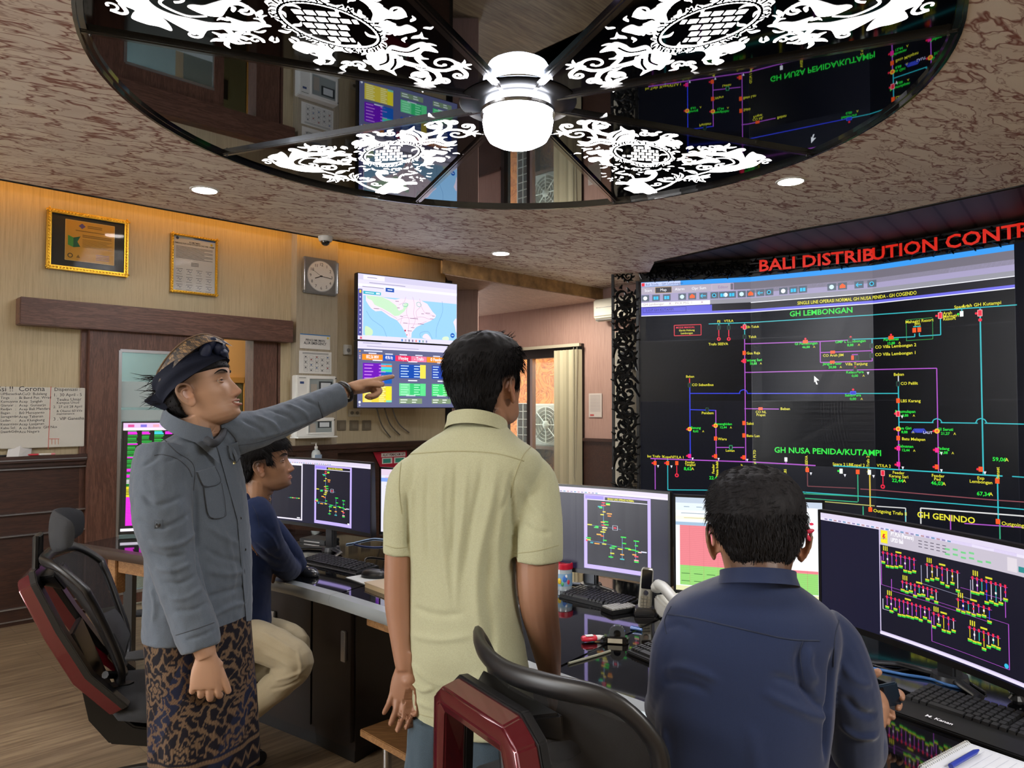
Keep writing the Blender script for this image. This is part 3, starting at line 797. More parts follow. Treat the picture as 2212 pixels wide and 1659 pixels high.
cv.rect(.02, y - .282, UE, y - .235, '8a8a94', 1); cv.rect(.02, y - .285, .78, y - .237, 'e6e4f2', 2)
cv.text('GH Lembongan', .04, y - .27, .026, '9a8a60', 3); cv.text('X', .33, y - .27, .026, '803040', 3); cv.text('PICK PSG_1', .40, y - .27, .026, '9a8a60', 3); cv.text('X', .68, y - .27, .026, '803040', 3)
cv.rect(1.21, y - .288, UE, y - .281, 'f0f0ff', 3)
cv.rect(.02, y - .365, UE, y - .285, '14141e', 1); cv.rect(.02, y - .36, .80, y - .29, '5a58c8', 2); cv.frame(.04, y - .35, .52, y - .30, .006, '3a389a', 3); cv.text('S.O.P GH KUTAMPI', .07, y - .337, .026, '16164a', 4)
cv.rect(.02, y - .385, UE, y - .358, '6664d4', 2); cv.rect(.02, y - .392, UE, y - .384, 'e8e8f8', 3)
u0, v0 = Z1(1025, 432); u1, _ = Z1(1650, 385)
cv.text('SINGLE LINE OPERASI NORMAL GH NUSA PENIDA - GH COGENDO', u0, y - .345, .034, YEL, 4, bold=.012, w=u1 - u0)
LW = .0095
def L(P, col, w=LW):
 """photo polyline (zoom frame) made level and upright on the wall"""
 Q = [list(Z1(*p)) for p in P]
 for i in range(len(Q) - 1):
  if abs(P[i][0] - P[i + 1][0]) < 8: Q[i + 1][0] = Q[i][0]
 for a, b in zip(Q[:-1], Q[1:]): cv.line(a[0], a[1], b[0], b[1], w, col, 2)
 return Q
def T(s, x, y, h=.034, col=YEL, al='c', rot=0.0, w=None, bold=.01):
 u, v = Z1(x, y); cv.text(s, u, v - h * .5 if not rot else v, h, col, 4, al=al, rot=rot, bold=bold, w=w)
def BX(x, y, col=RED, w=.034, h=.045, ring=None):
 u, v = Z1(x, y)
 cv.rect(u - w / 2, v - h / 2, u + w / 2, v + h / 2, col, 5)
 if ring: cv.frame(u - w / 2, v - h / 2, u + w / 2, v + h / 2, .005, ring, 6)
def SW(x, y, col='1c4a38'):
 u, v = Z1(x, y); cv.rect(u - .015, v - .022, u + .015, v + .022, BG, 5); cv.frame(u - .015, v - .022, u + .015, v + .022, .006, col, 6)
def NODE(x, y, col='f0b030'):
 u, v = Z1(x, y); cv.disc(u, v, .024, col, 5); cv.disc(u, v, .012, 'e8502c', 6, 10)
def DOT(x, y, col=RED, r=.011):
 u, v = Z1(x, y); cv.disc(u, v, r, col, 5, 10)
def GL(s1, s2, x, y):
 u, v = Z1(x, y); cv.text(s1, u, v + .003, .026, GRN, 4, al='c', bold=.02); cv.text(s2, u, v - .034, .024, GRN, 4, al='c', bold=.02); cv.text('A', u + .07, v - .034, .022, YEL, 4)
# top bus
L([(560, 533), (1440, 484), (2175, 433)], CYN)
T('GH LEMBONGAN', 1145, 470, .055, GRN, bold=.02)
L([(450, 808), (450, 808)], CYN)
for x in (613, 665): L([(x, 530), (x, 545)], CYN); SW(x, 552); L([(x, 565), (x, 600)], RED); u, v = Z1(x, 612); cv.disc(u, v, .02, RED, 4); cv.disc(u, v, .009, BG, 5)
T('PS', 613, 520, .026); T('VT/LA', 665, 517, .026); T('Trafo SEEVA', 610, 638, .028)
u, v = Z1(380, 595); u1, v1 = Z1(520, 536); cv.frame(u, v, u1, v1, .008, 'c02030', 3)
T('MODE MANUAL', 438, 551, .02, RED); T('Gardu Hubung', 445, 566, .02); T('Lembongan', 445, 581, .02)
L([(748, 528), (748, 612)], CYN); BX(748, 549, RED, .03, .05, 'f0a0a0'); SW(748, 600); DOT(733, 550)
T('Gh Teluk', 790, 548, .026); T('Teluk', 790, 600, .026)
L([(748, 612), (746, 1250)], MAG)
L([(748, 637), (1144, 625), (1290, 618)], MAG); L([(1300, 614), (1430, 610), (1640, 600), (1640, 584)], CYN)
BX(1067, 626, ORG, .05, .035); DOT(1067, 611); GL('GI Pemelongan', '46,88', 1070, 643); SW(1304, 616); DOT(1304, 602); GL('GMP L Lembongan', '8,88', 1302, 632)
BX(1516, 605, ORG, .05, .035); DOT(1516, 590); GL('Perumnas', '12,88', 1516, 622)
L([(1144, 625), (1144, 735), (1418, 727)], MAG); L([(1144, 683), (1418, 673)], MAG); L([(1416, 612), (1416, 640)], CYN); L([(1416, 655), (1418, 727)], MAG)
SW(1414, 647); SW(1414, 699); BX(1210, 681, ORG, .045, .03); BX(1208, 733, ORG, .045, .03); T('CO Arah JIM', 1212, 697, .026); GL('Jangut Pasar', '20,88', 1208, 748)
T('CO Villa Lembongan 2', 1432, 655, .03, al='l'); T('CO Villa Lembongan 1', 1432, 694, .03, al='l')
BX(1314, 710, ORG, .025, .045); SW(1338, 711); L([(1310, 694), (1342, 693)], MAG); T('Villa Tanjung', 1334, 742, .028)
# dashed box and its branch
a = Z1(1597, 621); b = Z1(1733, 500)
for i in range(22):
 for (X0, Y0, X1, Y1) in ((a[0], a[1], b[0], a[1]), (a[0], b[1], b[0], b[1]), (a[0], a[1], a[0], b[1]), (b[0], a[1], b[0], b[1])):
  t0, t1 = i / 22, (i + .6) / 22; cv.line(X0 + (X1 - X0) * t0, Y0 + (Y1 - Y0) * t0, X0 + (X1 - X0) * t1, Y0 + (Y1 - Y0) * t1, .006, '3aa050', 3)
T('Mahagiri Resort', 1664, 517, .028); T('(PF)', 1654, 534, .024); L([(1632, 548), (1672, 545)], CYN); BX(1638, 566, ORG); BX(1664, 563, ORG); L([(1664, 580), (1664, 597), (1776, 590), (1774, 465)], CYN)
BX(1774, 489, RED, .034, .055, 'f0a0a0'); DOT(1754, 491); T('Arah', 1788, 478, .028, al='l'); T('Mahagiri', 1788, 494, .028, al='l'); T('Resort', 1788, 508, .028, al='l')
T('Spare 1', 1882, 442, .028); BX(1886, 480, 'e0e8e0', .03, .05); L([(1886, 456), (1886, 470)], CYN); DOT(1868, 482, GRN); T('Arah GH Kutampi', 1988, 430, .03)
L([(1982, 452), (1985, 1318)], CYN, .012); BX(1982, 476, RED, .036, .055, 'f0a0a0'); DOT(1962, 478); DOT(1983, 512, RED, .016)
# middle
L([(747, 787), (1430, 772), (1755, 765), (1757, 1305)], MAG); SW(1328, 772); DOT(1328, 760); GL('Kelan/Pura', '0,00', 1326, 793)
L([(460, 897), (725, 897)], BLU); u, v = Z1(742, 897); cv.path([(u - .045, v), (u - .03, v + .03), (u, v + .042), (u + .03, v + .03), (u + .045, v)], LW, BLU); L([(760, 897), (1300, 897)], BLU); L([(1300, 897), (1553, 897)], CYN)
BX(1317, 894, '1c28b8', .05, .03, '3a5ae0'); DOT(1317, 877); GL('Sakti/Pura', '0,00', 1316, 914)
T('Beban', 462, 808, .026); L([(460, 818), (460, 845)], RED); SW(460, 854); T('CO Sebunibus', 472, 852, .028, al='l')
L([(461, 866), (460, 1240)], BLU, .011); L([(461, 982), (597, 986)], BLU); L([(597, 984), (597, 1240)], MAG); SW(552, 983); T('Pendem', 554, 999, .028)
NODE(460, 1084); DOT(447, 1085); GL('Banung', '8,62', 492, 1084); NODE(596, 1066); DOT(583, 1066); GL('Penangkidan', '12,44', 636, 1064)
BX(596, 1133, ORG); T('Waru', 608, 1135, .028, al='l'); L([(597, 1180), (746, 1180)], MAG); SW(676, 1180, '2aa060'); T('Lawan', 672, 1196, .026)
BX(746, 685, ORG); T('Gua Raja', 758, 686, .028, al='l'); BX(747, 727, 'e02848'); DOT(735, 728); GL('Tanjung Sari', '50,88', 794, 730)
L([(747, 977), (928, 979)], MAG); BX(832, 977, ORG, .045, .03); T('Beban', 936, 977, .028, al='l'); T('CO NL', 834, 994, .026); T('Prapat', 834, 1009, .026)
BX(745, 1052, ORG); T('Sakti', 758, 1054, .028, al='l'); BX(745, 1117, ORG); T('Batu Lan', 758, 1118, .028, al='l')
u, v = Z1(1113, 820); cv.poly([(u, v + .03), (u + .05, v - .02), (u + .02, v - .02), (u + .035, v - .06), (u + .02, v - .06), (u + .008, v - .025), (u, v - .04)], 'f0f0f0', 6)
T('Beban', 1556, 797, .028); L([(1554, 805), (1554, 835)], WHT); SW(1553, 847); T('CO Pelilit', 1566, 845, .028, al='l'); L([(1554, 858), (1554, 1080)], CYN, .011); L([(1554, 1080), (1555, 1300)], MAG, .011)
BX(1553, 935, ORG); T('LBS Karang', 1566, 936, .028, al='l'); BX(1553, 1004, RED, .034, .05, 'f0a0a0'); DOT(1538, 1003); GL('Batumulapan', '8,88', 1590, 1000)
L([(1554, 1047), (1738, 1050)], CYN); L([(1776, 1050), (1970, 1053)], CYN); L([(2006, 1053), (2212, 1058)], CYN)
for xx in (1757, 1988): u, v = Z1(xx, 1052); cv.path([(u - .045, v), (u - .03, v + .03), (u, v + .042), (u + .03, v + .03), (u + .045, v)], LW, CYN)
NODE(1554, 1083); DOT(1535, 1084); GL('Gua Giri', '8,88', 1586, 1087); T('LAUT', 1684, 1101, .024, 'd8d8f8', al='l')
for k in range(7):
 u, v = Z1(1622 + k * 8, 1092); cv.line(u, v - .02, u + .03, v + .02, .006, '3848c8', 4); cv.line(u + .03, v + .02, u + .06, v - .02, .006, '3848c8', 4)
NODE(1757, 1094); DOT(1740, 1094); GL('GI Seruti', '21,27', 1800, 1094)
BX(1554, 1131, ORG); T('Batu Melapan', 1572, 1134, .028, al='l'); BX(1555, 1184, 'e0208c'); DOT(1540, 1184); GL('Tabuanan', '12,44', 1592, 1182); BX(1757, 1194, 'e0208c'); DOT(1742, 1193); GL('Padang', '21,88', 1790, 1194)
T('GH NUSA PENIDA/KUTAMPI', 1175, 1200, .058, GRN, bold=.02)
BX(1555, 1268, 'e0208c'); DOT(1540, 1270); BX(1756, 1282, ORG); DOT(1740, 1282); BX(1986, 1294, ORG); DOT(1970, 1294)
for x, w in ((460, 0), (1555, 0)): pass
# lower buses
L([(255, 1238), (600, 1250), (780, 1256), (1120, 1275)], MAG, .012)
BX(460, 1225, 'e0208c'); DOT(447, 1224); BX(596, 1226, ORG); DOT(582, 1226); BX(745, 1232, ORG); DOT(732, 1233)
T('Inc Trafo 1', 278, 1226, .028); T('Kopel 1', 348, 1229, .028); T('VT/LA 1', 397, 1231, .028)
for x, c, yb in ((279, MAG, 1400), (345, CYN, 1402)): L([(x, 1242), (x, yb)], c)
for x in (279, 345, 393): BX(x, 1262, ORG)
for x in (266, 332): DOT(x, 1262)
L([(393, 1275), (393, 1318)], RED, .008); u, v = Z1(393, 1326); cv.disc(u, v, .022, RED, 4); cv.disc(u, v, .01, BG, 5)
T('Feeder', 462, 1257, .026); T('Tanglad', 462, 1270, .026); T('8,62', 450, 1291, .034, GRN, bold=.02); T('A', 476, 1291, .03)
for x, s, g in ((597, 'Feeder Nusa Indah', '22,44'), (745, 'Feeder Gelogor', '93,69')):
 u, v = Z1(x - 2, 1308); cv.text(s[:6], u - .01, v - .02, .026, YEL, 4, rot=R(90), bold=.02); cv.text(s[7:], u + .03, v - .05, .026, YEL, 4, rot=R(90), bold=.02); T(g, x - 8, 1339, .034, GRN, bold=.02); T('A', x + 24, 1340, .03)
T('Kopel 1 PLTD', 807, 1245, .026, rot=R(90)); L([(808, 1262), (808, 1340)], '2f9a70'); BX(808, 1281, ORG)
BX(965, 1243, 'e0e0e0', .03, .045); L([(965, 1250), (966, 1266)], MAG); T('Spare 1 LBS', 968, 1338, .026, rot=R(90))
T('Inc SEEVA', 1079, 1262, .026, rot=R(90)); BX(1077, 1298, ORG); L([(1077, 1275), (1077, 1383), (1330, 1394)], '6a3a40'); L([(1355, 1398), (2060, 1456), (2212, 1466)], '7a4048')
L([(1213, 1276), (1480, 1292), (2100, 1330)], CYN, .012)
T('Spare 2 LBS', 1262, 1268, .028); T('Kopel 2', 1342, 1272, .028); T('Inc Trafo 2', 1402, 1268, .026, rot=R(90)); T('VT/LA 2', 1478, 1276, .028)
BX(1254, 1304, 'e0e8e0', .03, .05); DOT(1240, 1303, GRN); BX(1341, 1308, ORG); L([(1341, 1322), (1341, 1464)], '2f9a70'); BX(1402, 1310, 'e0e8e0', .03, .05); L([(1404, 1322), (1407, 1495)], 'c8b040', .012)
BX(1473, 1314, RED, .034, .05, 'f0a0a0'); L([(1473, 1328), (1473, 1372)], RED, .008); u, v = Z1(1473, 1385); cv.disc(u, v, .022, RED, 4); cv.disc(u, v, .01, BG, 5)
T('Feeder', 1555, 1312, .028); T('Karang Sari', 1555, 1331, .028); T('22,44', 1550, 1353, .034, GRN, bold=.02); T('A', 1586, 1355, .03)
T('Feeder', 1762, 1328, .028); T('Ped', 1758, 1346, .028); T('46,03', 1757, 1367, .034, GRN, bold=.02); T('A', 1794, 1370, .03)
T('Exp', 1986, 1340, .028); T('Lembongan', 1986, 1360, .028); T('67,34', 2000, 1423, .034, GRN, bold=.02); T('A', 2040, 1424, .03); T('59,06', 2083, 1242, .034, GRN, bold=.02); T('A', 2122, 1244, .03)
T('Genset', 2084, 1318, .028, rot=R(90)); BX(2073, 1356, ORG); L([(2073, 1330), (2073, 1460), (2076, 1560)], CYN, .011); BX(2076, 1568, ORG); T('Outgoing Genindo', 2094, 1576, .032, al='l')
L([(345, 1402), (780, 1405), (980, 1408), (1420, 1440), (2212, 1505)], CYN); L([(780, 1408), (1340, 1436)], '2f9a70'); L([(780, 1432), (1430, 1486)], 'a8a860'); L([(980, 1440), (1340, 1466)], '2f9a70')
L([(1440, 1488), (1592, 1498), (1592, 1580)], 'c8c8c8'); BX(1407, 1505, ORG); T('Outgoing Trafo II', 1422, 1510, .032, al='l')
L([(1672, 1580), (1675, 1498), (2212, 1540)], 'c8c8c8', .012); T('GH GENINDO', 1800, 1546, .055, YEL, bold=.02); L([(1900, 1578), (2212, 1600)], MAG)
L([(2150, 1332), (2212, 1336)], CYN)
# small white ticks beside switches
for (x, y) in ((295, 1279), (365, 1281), (476, 1240), (612, 1242), (762, 1247), (826, 1300), (1096, 1318), (1274, 1327), (1424, 1332), (1578, 1288), (1780, 1302), (2008, 1314), (1395, 792), (1574, 1020), (1780, 1212)):
 u, v = Z1(x, y); cv.poly([(u - .012, v + .014), (u + .012, v + .014), (u, v - .016)], 'd8d8e0', 4)
# dark lower rows seen between the desks
for k in range(9): cv.line(.3 + k * .4, VB + .05, .3 + k * .4, VB + .3, .01, (CYN, MAG, '2f9a70')[k % 3], 2)
cv.build('network_picture', M_scr, vw, world=True)
# ---- carved surround ----
M_carve = flat('black_carved_metal', '14171a', .32, .3, spec=.6)
def scrollwork(P, Q, w, h, depth, n, seed, a=None):
 """openwork of C and S scrolls inside a w x h strip; P = Matrix of the strip (local x along, z up, -y front)"""
 mb = MB(); mb.T = P; r = random.Random(seed)
 def st(pts, w0, w1):
  pts = [np.array(p) for p in pts]; m = len(pts)
  rings = []
  for i, p in enumerate(pts):
   t = pts[min(i + 1, m - 1)] - pts[max(i - 1, 0)]; t = t / max(np.hypot(*t), 1e-9); nn = np.array((-t[1], t[0]))
   ww = (w0 + (w1 - w0) * i / (m - 1)) / 2
   A = p + nn * ww; B = p - nn * ww
   rings.append([(A[0], 0, A[1]), (A[0], -depth * .6, A[1]), (p[0], -depth, p[1]), (B[0], -depth * .6, B[1]), (B[0], 0, B[1])])
  mb.loft(rings)
 long_ = max(w, h); short = min(w, h); vert = h > w
 step = short * .62; k = 0; t = short * .4
 while t < long_ - short * .3:
  side = 1 if k % 2 == 0 else -1
  c = short / 2 + side * short * .13
  rr = short * (.30 + .08 * r.random())
  def pt(a, rad, dx=0, dy=0):
   x, yv = c + rad * math.cos(a) + dx, t + rad * math.sin(a) + dy
   return (x, yv) if vert else (yv, x)
  a0 = r.random() * 6.28; d = side
  st([pt(a0 + d * 6.283 * 1.35 * q, rr * (1 - .78 * q)) for q in np.linspace(0, 1, 20)], short * .16, short * .07)
  e = pt(a0 + d * 6.283 * 1.35, rr * .22); mb.ell((e[0], -depth * .5, e[1]), (short * .05, depth * .6, short * .05), 8)
  # acanthus fingers leaving the scroll
  for j in range(6):
   aa = a0 + d * (.3 + j * .75); b0 = pt(aa, rr * .95);
   st([pt(aa + d * .25 * q, rr * (.95 + .55 * q)) for q in np.linspace(0, 1, 5)], short * .16, short * .04)
  # linking S stroke
  st([pt(a0, rr), pt(a0 - d * .5, rr * 1.15), pt(a0 - d * .8, rr * 1.45)], short * .15, short * .09)
  t += step; k += 1
 return mb
sur = thing('carved_surround', 'black openwork scroll surround along the side and top of the video wall', 'carved frame', vp[0])
fl = vw_at(1325, 900)
U0 = fl[0]; ZT = atP(1340, 577, vw_map(-.15, 0, 0, .1), vw_map(0, 0, 1, .1) - vw_map(0, 0, 0, .1)).z
print('surround', U0, ZT, VT)
def vwframe(u, v, lift=.0, um=None):
 i = vw_seg(um if um is not None else u); d = (vp[i + 1] - vp[i]).normalized()
 return Matrix.Translation(vw_map(u, v, lift, um)) @ Matrix.Rotation(math.atan2(d.y, d.x), 4, 'Z')
mbs = scrollwork(vwframe(U0 + .02, 0, .02, .1), None, -U0 - .05, VT + .02, .035, 0, 3)
mbs.build('carved_side_panel', M_carve, sur, world=True, smooth=50)
mbs = scrollwork(vwframe(U0 + .02, .11, .03, .1), None, -U0 - .05, VT - .1, .025, 0, 8); mbs.build('carved_side_panel', M_carve, sur, world=True, smooth=50)
ZT = min(ZT, 3.14)
for i in range(4):
 L_ = ULEN[i + 1] - ULEN[i]
 mbs = scrollwork(vwframe(ULEN[i], VT + .01, .02, ULEN[i] + .1), None, L_, ZT - VT - .03, .03, 0, 20 + i)
 mbs.build('carved_top_panel', M_carve, sur, world=True, smooth=50)
mbs = scrollwork(vwframe(U0 + .02, VT + .01, .02, .1), None, -U0, ZT - VT - .03, .03, 0, 31); mbs.build('carved_top_panel', M_carve, sur, world=True, smooth=50)
mb = MB(); mb.T = vwframe(U0, 0, 0, .1)
mb.b2((-.01, -.045, 0), (.02, .01, ZT)); mb.b2((-U0 - .035, -.045, 0), (-U0 - .003, .01, VT + .01)); mb.b2((0, -.045, ZT - .025), (-U0, .01, ZT))
mb.build('surround_rail', M_carve, sur, world=True, bevel=.004)
mb = MB()
for i in range(4):
 mb.T = vwframe(ULEN[i], 0, 0, ULEN[i] + .1); L_ = ULEN[i + 1] - ULEN[i]
 mb.b2((0, -.03, ZT - .02), (L_, .02, ZT)); mb.b2((0, -.02, VT), (L_, .0, VT + .012)); mb.b2((0, .03, VT), (L_, .06, ZT))
mb.build('surround_top_rail', M_carve, sur, world=True)
# ---- red illuminated sign letters ----
sgn = thing('sign_lettering', 'glowing red capital letters mounted along the top of the video wall', 'sign', vw_map(ULEN[1], VT + .05, .05, ULEN[1] + .1))
M_red = flat('red_lit_letter', 'c8281c', .3, em='ff2a14', es=.22)
M_redd = flat('red_letter_side', '6e1410', .4)
ua = vw_at(1642, 572)[0]; ub = vw_at(2203, 510)[0]
full = 'BALI DISTRIBUTION CONT'
P_, T_ = text_tris(full, .018); Wf = P_[:, 0].max()
kx = (ub - ua) / Wf
LH = .125
def letter(ch, u):
 P, Tt = text_tris(ch, .022)
 if not len(P): return
 x0 = P[:, 0].min()
 i = vw_seg(u + .04); fr = vwframe(u, VT + .035, .075, u + .04)
 mb = MB(); mb.T = fr; ky = LH / .72
 vs = [((p[0]) * kx, 0, p[1] * ky) for p in P]; k = len(vs)
 mb.add(vs + [(a, .03, c) for a, b, c in vs], [t for t in Tt] + [tuple(k + j for j in t[::-1]) for t in Tt])
 ed = {}
 for t in Tt:
  for a, b in ((t[0], t[1]), (t[1], t[2]), (t[2], t[0])): ed[(min(a, b), max(a, b))] = ed.get((min(a, b), max(a, b)), 0) + 1
 mb.mi = 1
 mb.add(vs + [(a, .03, c) for a, b, c in vs], [(a, b, b + k, a + k) for (a, b), c in ed.items() if c == 1])
 mb.build('letter', [M_red, M_redd], sgn, world=True)
adv = 0.0
def advance(s): return text_tris(s + 'I', .018)[0][:, 0].max() - text_tris('I', .018)[0][:, 0].max()
for i, ch in enumerate(full + 'ROL'):
 s = (full + 'ROL')[:i]
 u = ua + (advance(s) if s else 0) * kx
 if ch != ' ' and u < ULEN[-1] - .1: letter(ch, u)
MB().b2((0, 0, 0), (.1, .1, .1))
mb = MB()
for i in range(1, 4):
 mb.T = vwframe(ULEN[i], VT + .035, .045, ULEN[i] + .1); L_ = ULEN[i + 1] - ULEN[i]
 mb.b2((0, -.006, 0), (L_, .006, .012)); mb.b2((0, -.006, .09), (L_, .006, .102))
mb.build('letter_rail', M_black, sgn, world=True)
# ================= things on the door wall =================
def wall_thing(name, label, cat, px0, py0, px1, py1, off, group=None, P=WL, S=sL, FR=frameL):
 """px0..px1 at mid height, py0..py1 at the first edge; returns (thing, width, height); local x along wall, z up, -y into the room"""
 a = P(px0, (py0 + py1) / 2, off); b = P(px1, (py0 + py1) / 2, off)
 t0 = P(px0, py0, off).z; t1 = P(px0, py1, off).z
 s0, s1 = S(a), S(b)
 t = thing(name, label, cat, mtx=FR(s0, t1, off), group=group)
 return t, abs(s1 - s0), abs(t0 - t1)
M_glasspic = flat('picture_glass', '0b0b0b', .05, spec=.5)
M_glasspic.node_tree.nodes['Principled BSDF'].inputs['Alpha'].default_value = .12
def picture(label, px, off, fw, mat, draw, glass=True, matte='3a3d38'):
 t, w, h = wall_thing('picture_frame', label, 'picture frame', *px, off)
 mb = MB()
 for (a, b) in (((0, 0), (w, fw)), ((0, h - fw), (w, h)), ((0, fw), (fw, h - fw)), ((w - fw, fw), (w, h - fw))):
  mb.b2((a[0], -.012, a[1]), (b[0], .02, b[1]))
  mb.b2((a[0] + (.006 if a[0] == 0 else fw * .5) * 1, -.02, a[1] + .004), (b[0] - .006, -.012, b[1] - .004))
 n = int(w / .022)
 for k in range(n + 1):
  for z in (fw * .5, h - fw * .5): mb.ell((w * k / n, -.02, z), (.009, .006, .007), 8)
 n = int(h / .022)
 for k in range(n + 1):
  for x in (fw * .5, w - fw * .5): mb.ell((x, -.02, h * k / n), (.007, .006, .009), 8)
 mb.build('frame', mat, t, bevel=0, smooth=40)
 c = Canvas(lambda u, v, l, um=None: Vector((u, -l, v)), None, .0006)
 c.rect(fw * .7, fw * .7, w - fw * .7, h - fw * .7, matte, 0); draw(c, w, h, fw)
 c.build('certificate', M_print, t)
 if glass: MB().b2((fw * .8, -.0075, fw * .8), (w - fw * .8, -.006, h - fw * .8)).build('glass', M_glasspic, t)
 return t
def cert1(c, w, h, fw):
 x0, x1, z0, z1 = w * .22, w * .82, h * .18, h * .86
 c.rect(x0, z0, x1, z1, 'd9a83c', 1); c.frame(x0, z0, x1, z1, .004, 'e8c878', 2)
 W, H = x1 - x0, z1 - z0; X = lambda a: x0 + a * W; Z = lambda a: z0 + a * H
 c.poly([(X(.33), Z(.95)), (X(.40), Z(.88)), (X(.33), Z(.81)), (X(.26), Z(.88))], '6a5a9a', 2)
 for k, (a, b) in enumerate(((.44, .90), (.44, .86), (.2, .76), (.34, .66), (.34, .62))): c.line(X(a), Z(b), X(a + .3 + .3 * (k > 1)), Z(b), .006, '8a6a20', 2)
 for k in range(7): c.line(X(.34), Z(.55 - k * .03), X(.95 - .05 * (k % 3)), Z(.55 - k * .03), .003, '8a6a20', 2)
 c.poly([(X(.05), Z(.38)), (X(.05), Z(.62)), (X(.16), Z(.57)), (X(.16), Z(.33))], '48a048', 2); c.poly([(X(.16), Z(.33)), (X(.16), Z(.57)), (X(.30), Z(.62)), (X(.24), Z(.48)), (X(.30), Z(.36))], '20684a', 2)
 c.disc(X(.1), Z(.12), .018, '4a4a30', 2); c.disc(X(.1), Z(.12), .012, 'd9a83c', 3); c.poly([(X(.22), Z(.08)), (X(.3), Z(.08)), (X(.26), Z(.16))], '8a6a20', 2)
 for k in range(4): c.line(X(.62), Z(.2 - k * .04), X(.9), Z(.21 - k * .04), .003, '6a5a8a', 2)
picture('wide gold-framed yellow certificate with a black mat hanging above the wooden door header', (100, 448, 277, 579), .03, .03, M_gold, cert1, matte='2b2d29')
def cert2(c, w, h, fw):
 a = fw * .8
 c.rect(a, a, w - a, h - a, 'dfe3e4', 1)
 W, H = w - 2 * a, h - 2 * a; X = lambda q: a + q * W; Z = lambda q: a + q * H
 c.poly([(X(.45), Z(.99)), (X(1), Z(.99)), (X(1), Z(.965)), (X(.5), Z(.975))], '2f68b0', 2); c.disc(X(.1), Z(.955), .012, '3a4a6a', 2); c.disc(X(.9), Z(.91), .010, 'd8c030', 2)
 c.text('KOMITMEN', X(.5), Z(.89), .012, '20242a', 2, 'c', bold=.02); c.text('PEMBANGUNAN ZONA INTEGRITAS DAN WBK / WBBM', X(.5), Z(.855), .012, '20242a', 2, 'c', w=W * .92, bold=.02)
 for k in range(10): c.line(X(.07), Z(.81 - k * .023), X(.93 - .2 * (k % 3 == 2)), Z(.81 - k * .023), .0035, '50555a', 2)
 for k in range(3): c.line(X(.42), Z(.53 - k * .025), X(.6), Z(.53 - k * .025), .004, '40454a', 2)
 for r_ in range(3):
  for q in range(4):
   x, z = X(.08 + q * .23), Z(.40 - r_ * .14)
   c.line(x, z, x + W * .15, z + .002, .003, '50555a', 2); c.line(x, z - .04, x + W * .13, z - .04, .0025, '50555a', 2)
   c.path([(x + .01, z - .02), (x + .02, z - .008), (x + .03, z - .026), (x + .045, z - .012)], .0025, '303a70', 2)
picture('narrow gold-framed white signed pledge sheet hanging beside the wide certificate', (369, 502, 469, 630), .03, .018, M_gold, cert2, matte='2a3a44')
# wall clock on the pier
t, w, h = wall_thing('wall_clock', 'square silver wall clock with a round dial on the pier', 'clock', 655, 553, 726, 632, .12)
mb = MB().b2((0, -.02, 0), (w, .02, h)); mb.build('clock_case', flat('clock_grey', '8d9092', .3, .6), t, bevel=.008)
mb = MB()
for x in (0, w): MB().b2((x - .008, -.035, .02), (x + .008, .01, h - .02)).build('side_trim', M_chrome, t, bevel=.004)
c = Canvas(lambda u, v, l, um=None: Vector((u, -.021 - l, v)), None, .001)
cx, cz, rr = w / 2, h / 2, min(w, h) * .41
c.disc(cx, cz, rr + .006, 'b8bcc0', 0, 48); c.disc(cx, cz, rr, 'd8d9d6', 1, 48)
for k in range(12):
 a = R(90 - 30 * (k + 1)); c.text(str(k + 1), cx + rr * .8 * math.cos(a), cz + rr * .8 * math.sin(a) - .014, .028, '2a2c30', 2, 'c')
for ang, ln, wd in ((R(90 - 30 * 8.27), .5, .008), (R(90 - 6 * 16), .78, .006), (R(90 - 6 * 50), .8, .003)):
 c.line(cx - .1 * rr * math.cos(ang), cz - .1 * rr * math.sin(ang), cx + ln * rr * math.cos(ang), cz + ln * rr * math.sin(ang), wd, '1a1a1c', 3)
c.disc(cx, cz, .008, '1a1a1c', 4); c.build('clock_dial', M_print, t)
# dome camera under the soffit
p = atZ(703, 511, ZS)
t = thing('dome_camera', 'small white dome security camera under the soffit by the pier', 'security camera', p)
MB().lathe([(0, 0), (.065, -.001), (.065, -.02), (.055, -.045), (0, -.046)], seg=24).build('camera_base', M_white, t, smooth=40)
MB().ell((0, 0, -.045), (.042, .042, .04), 20).build('camera_dome', flat('dark_dome', '0c0c0e', .08, coat=1), t, smooth=60)
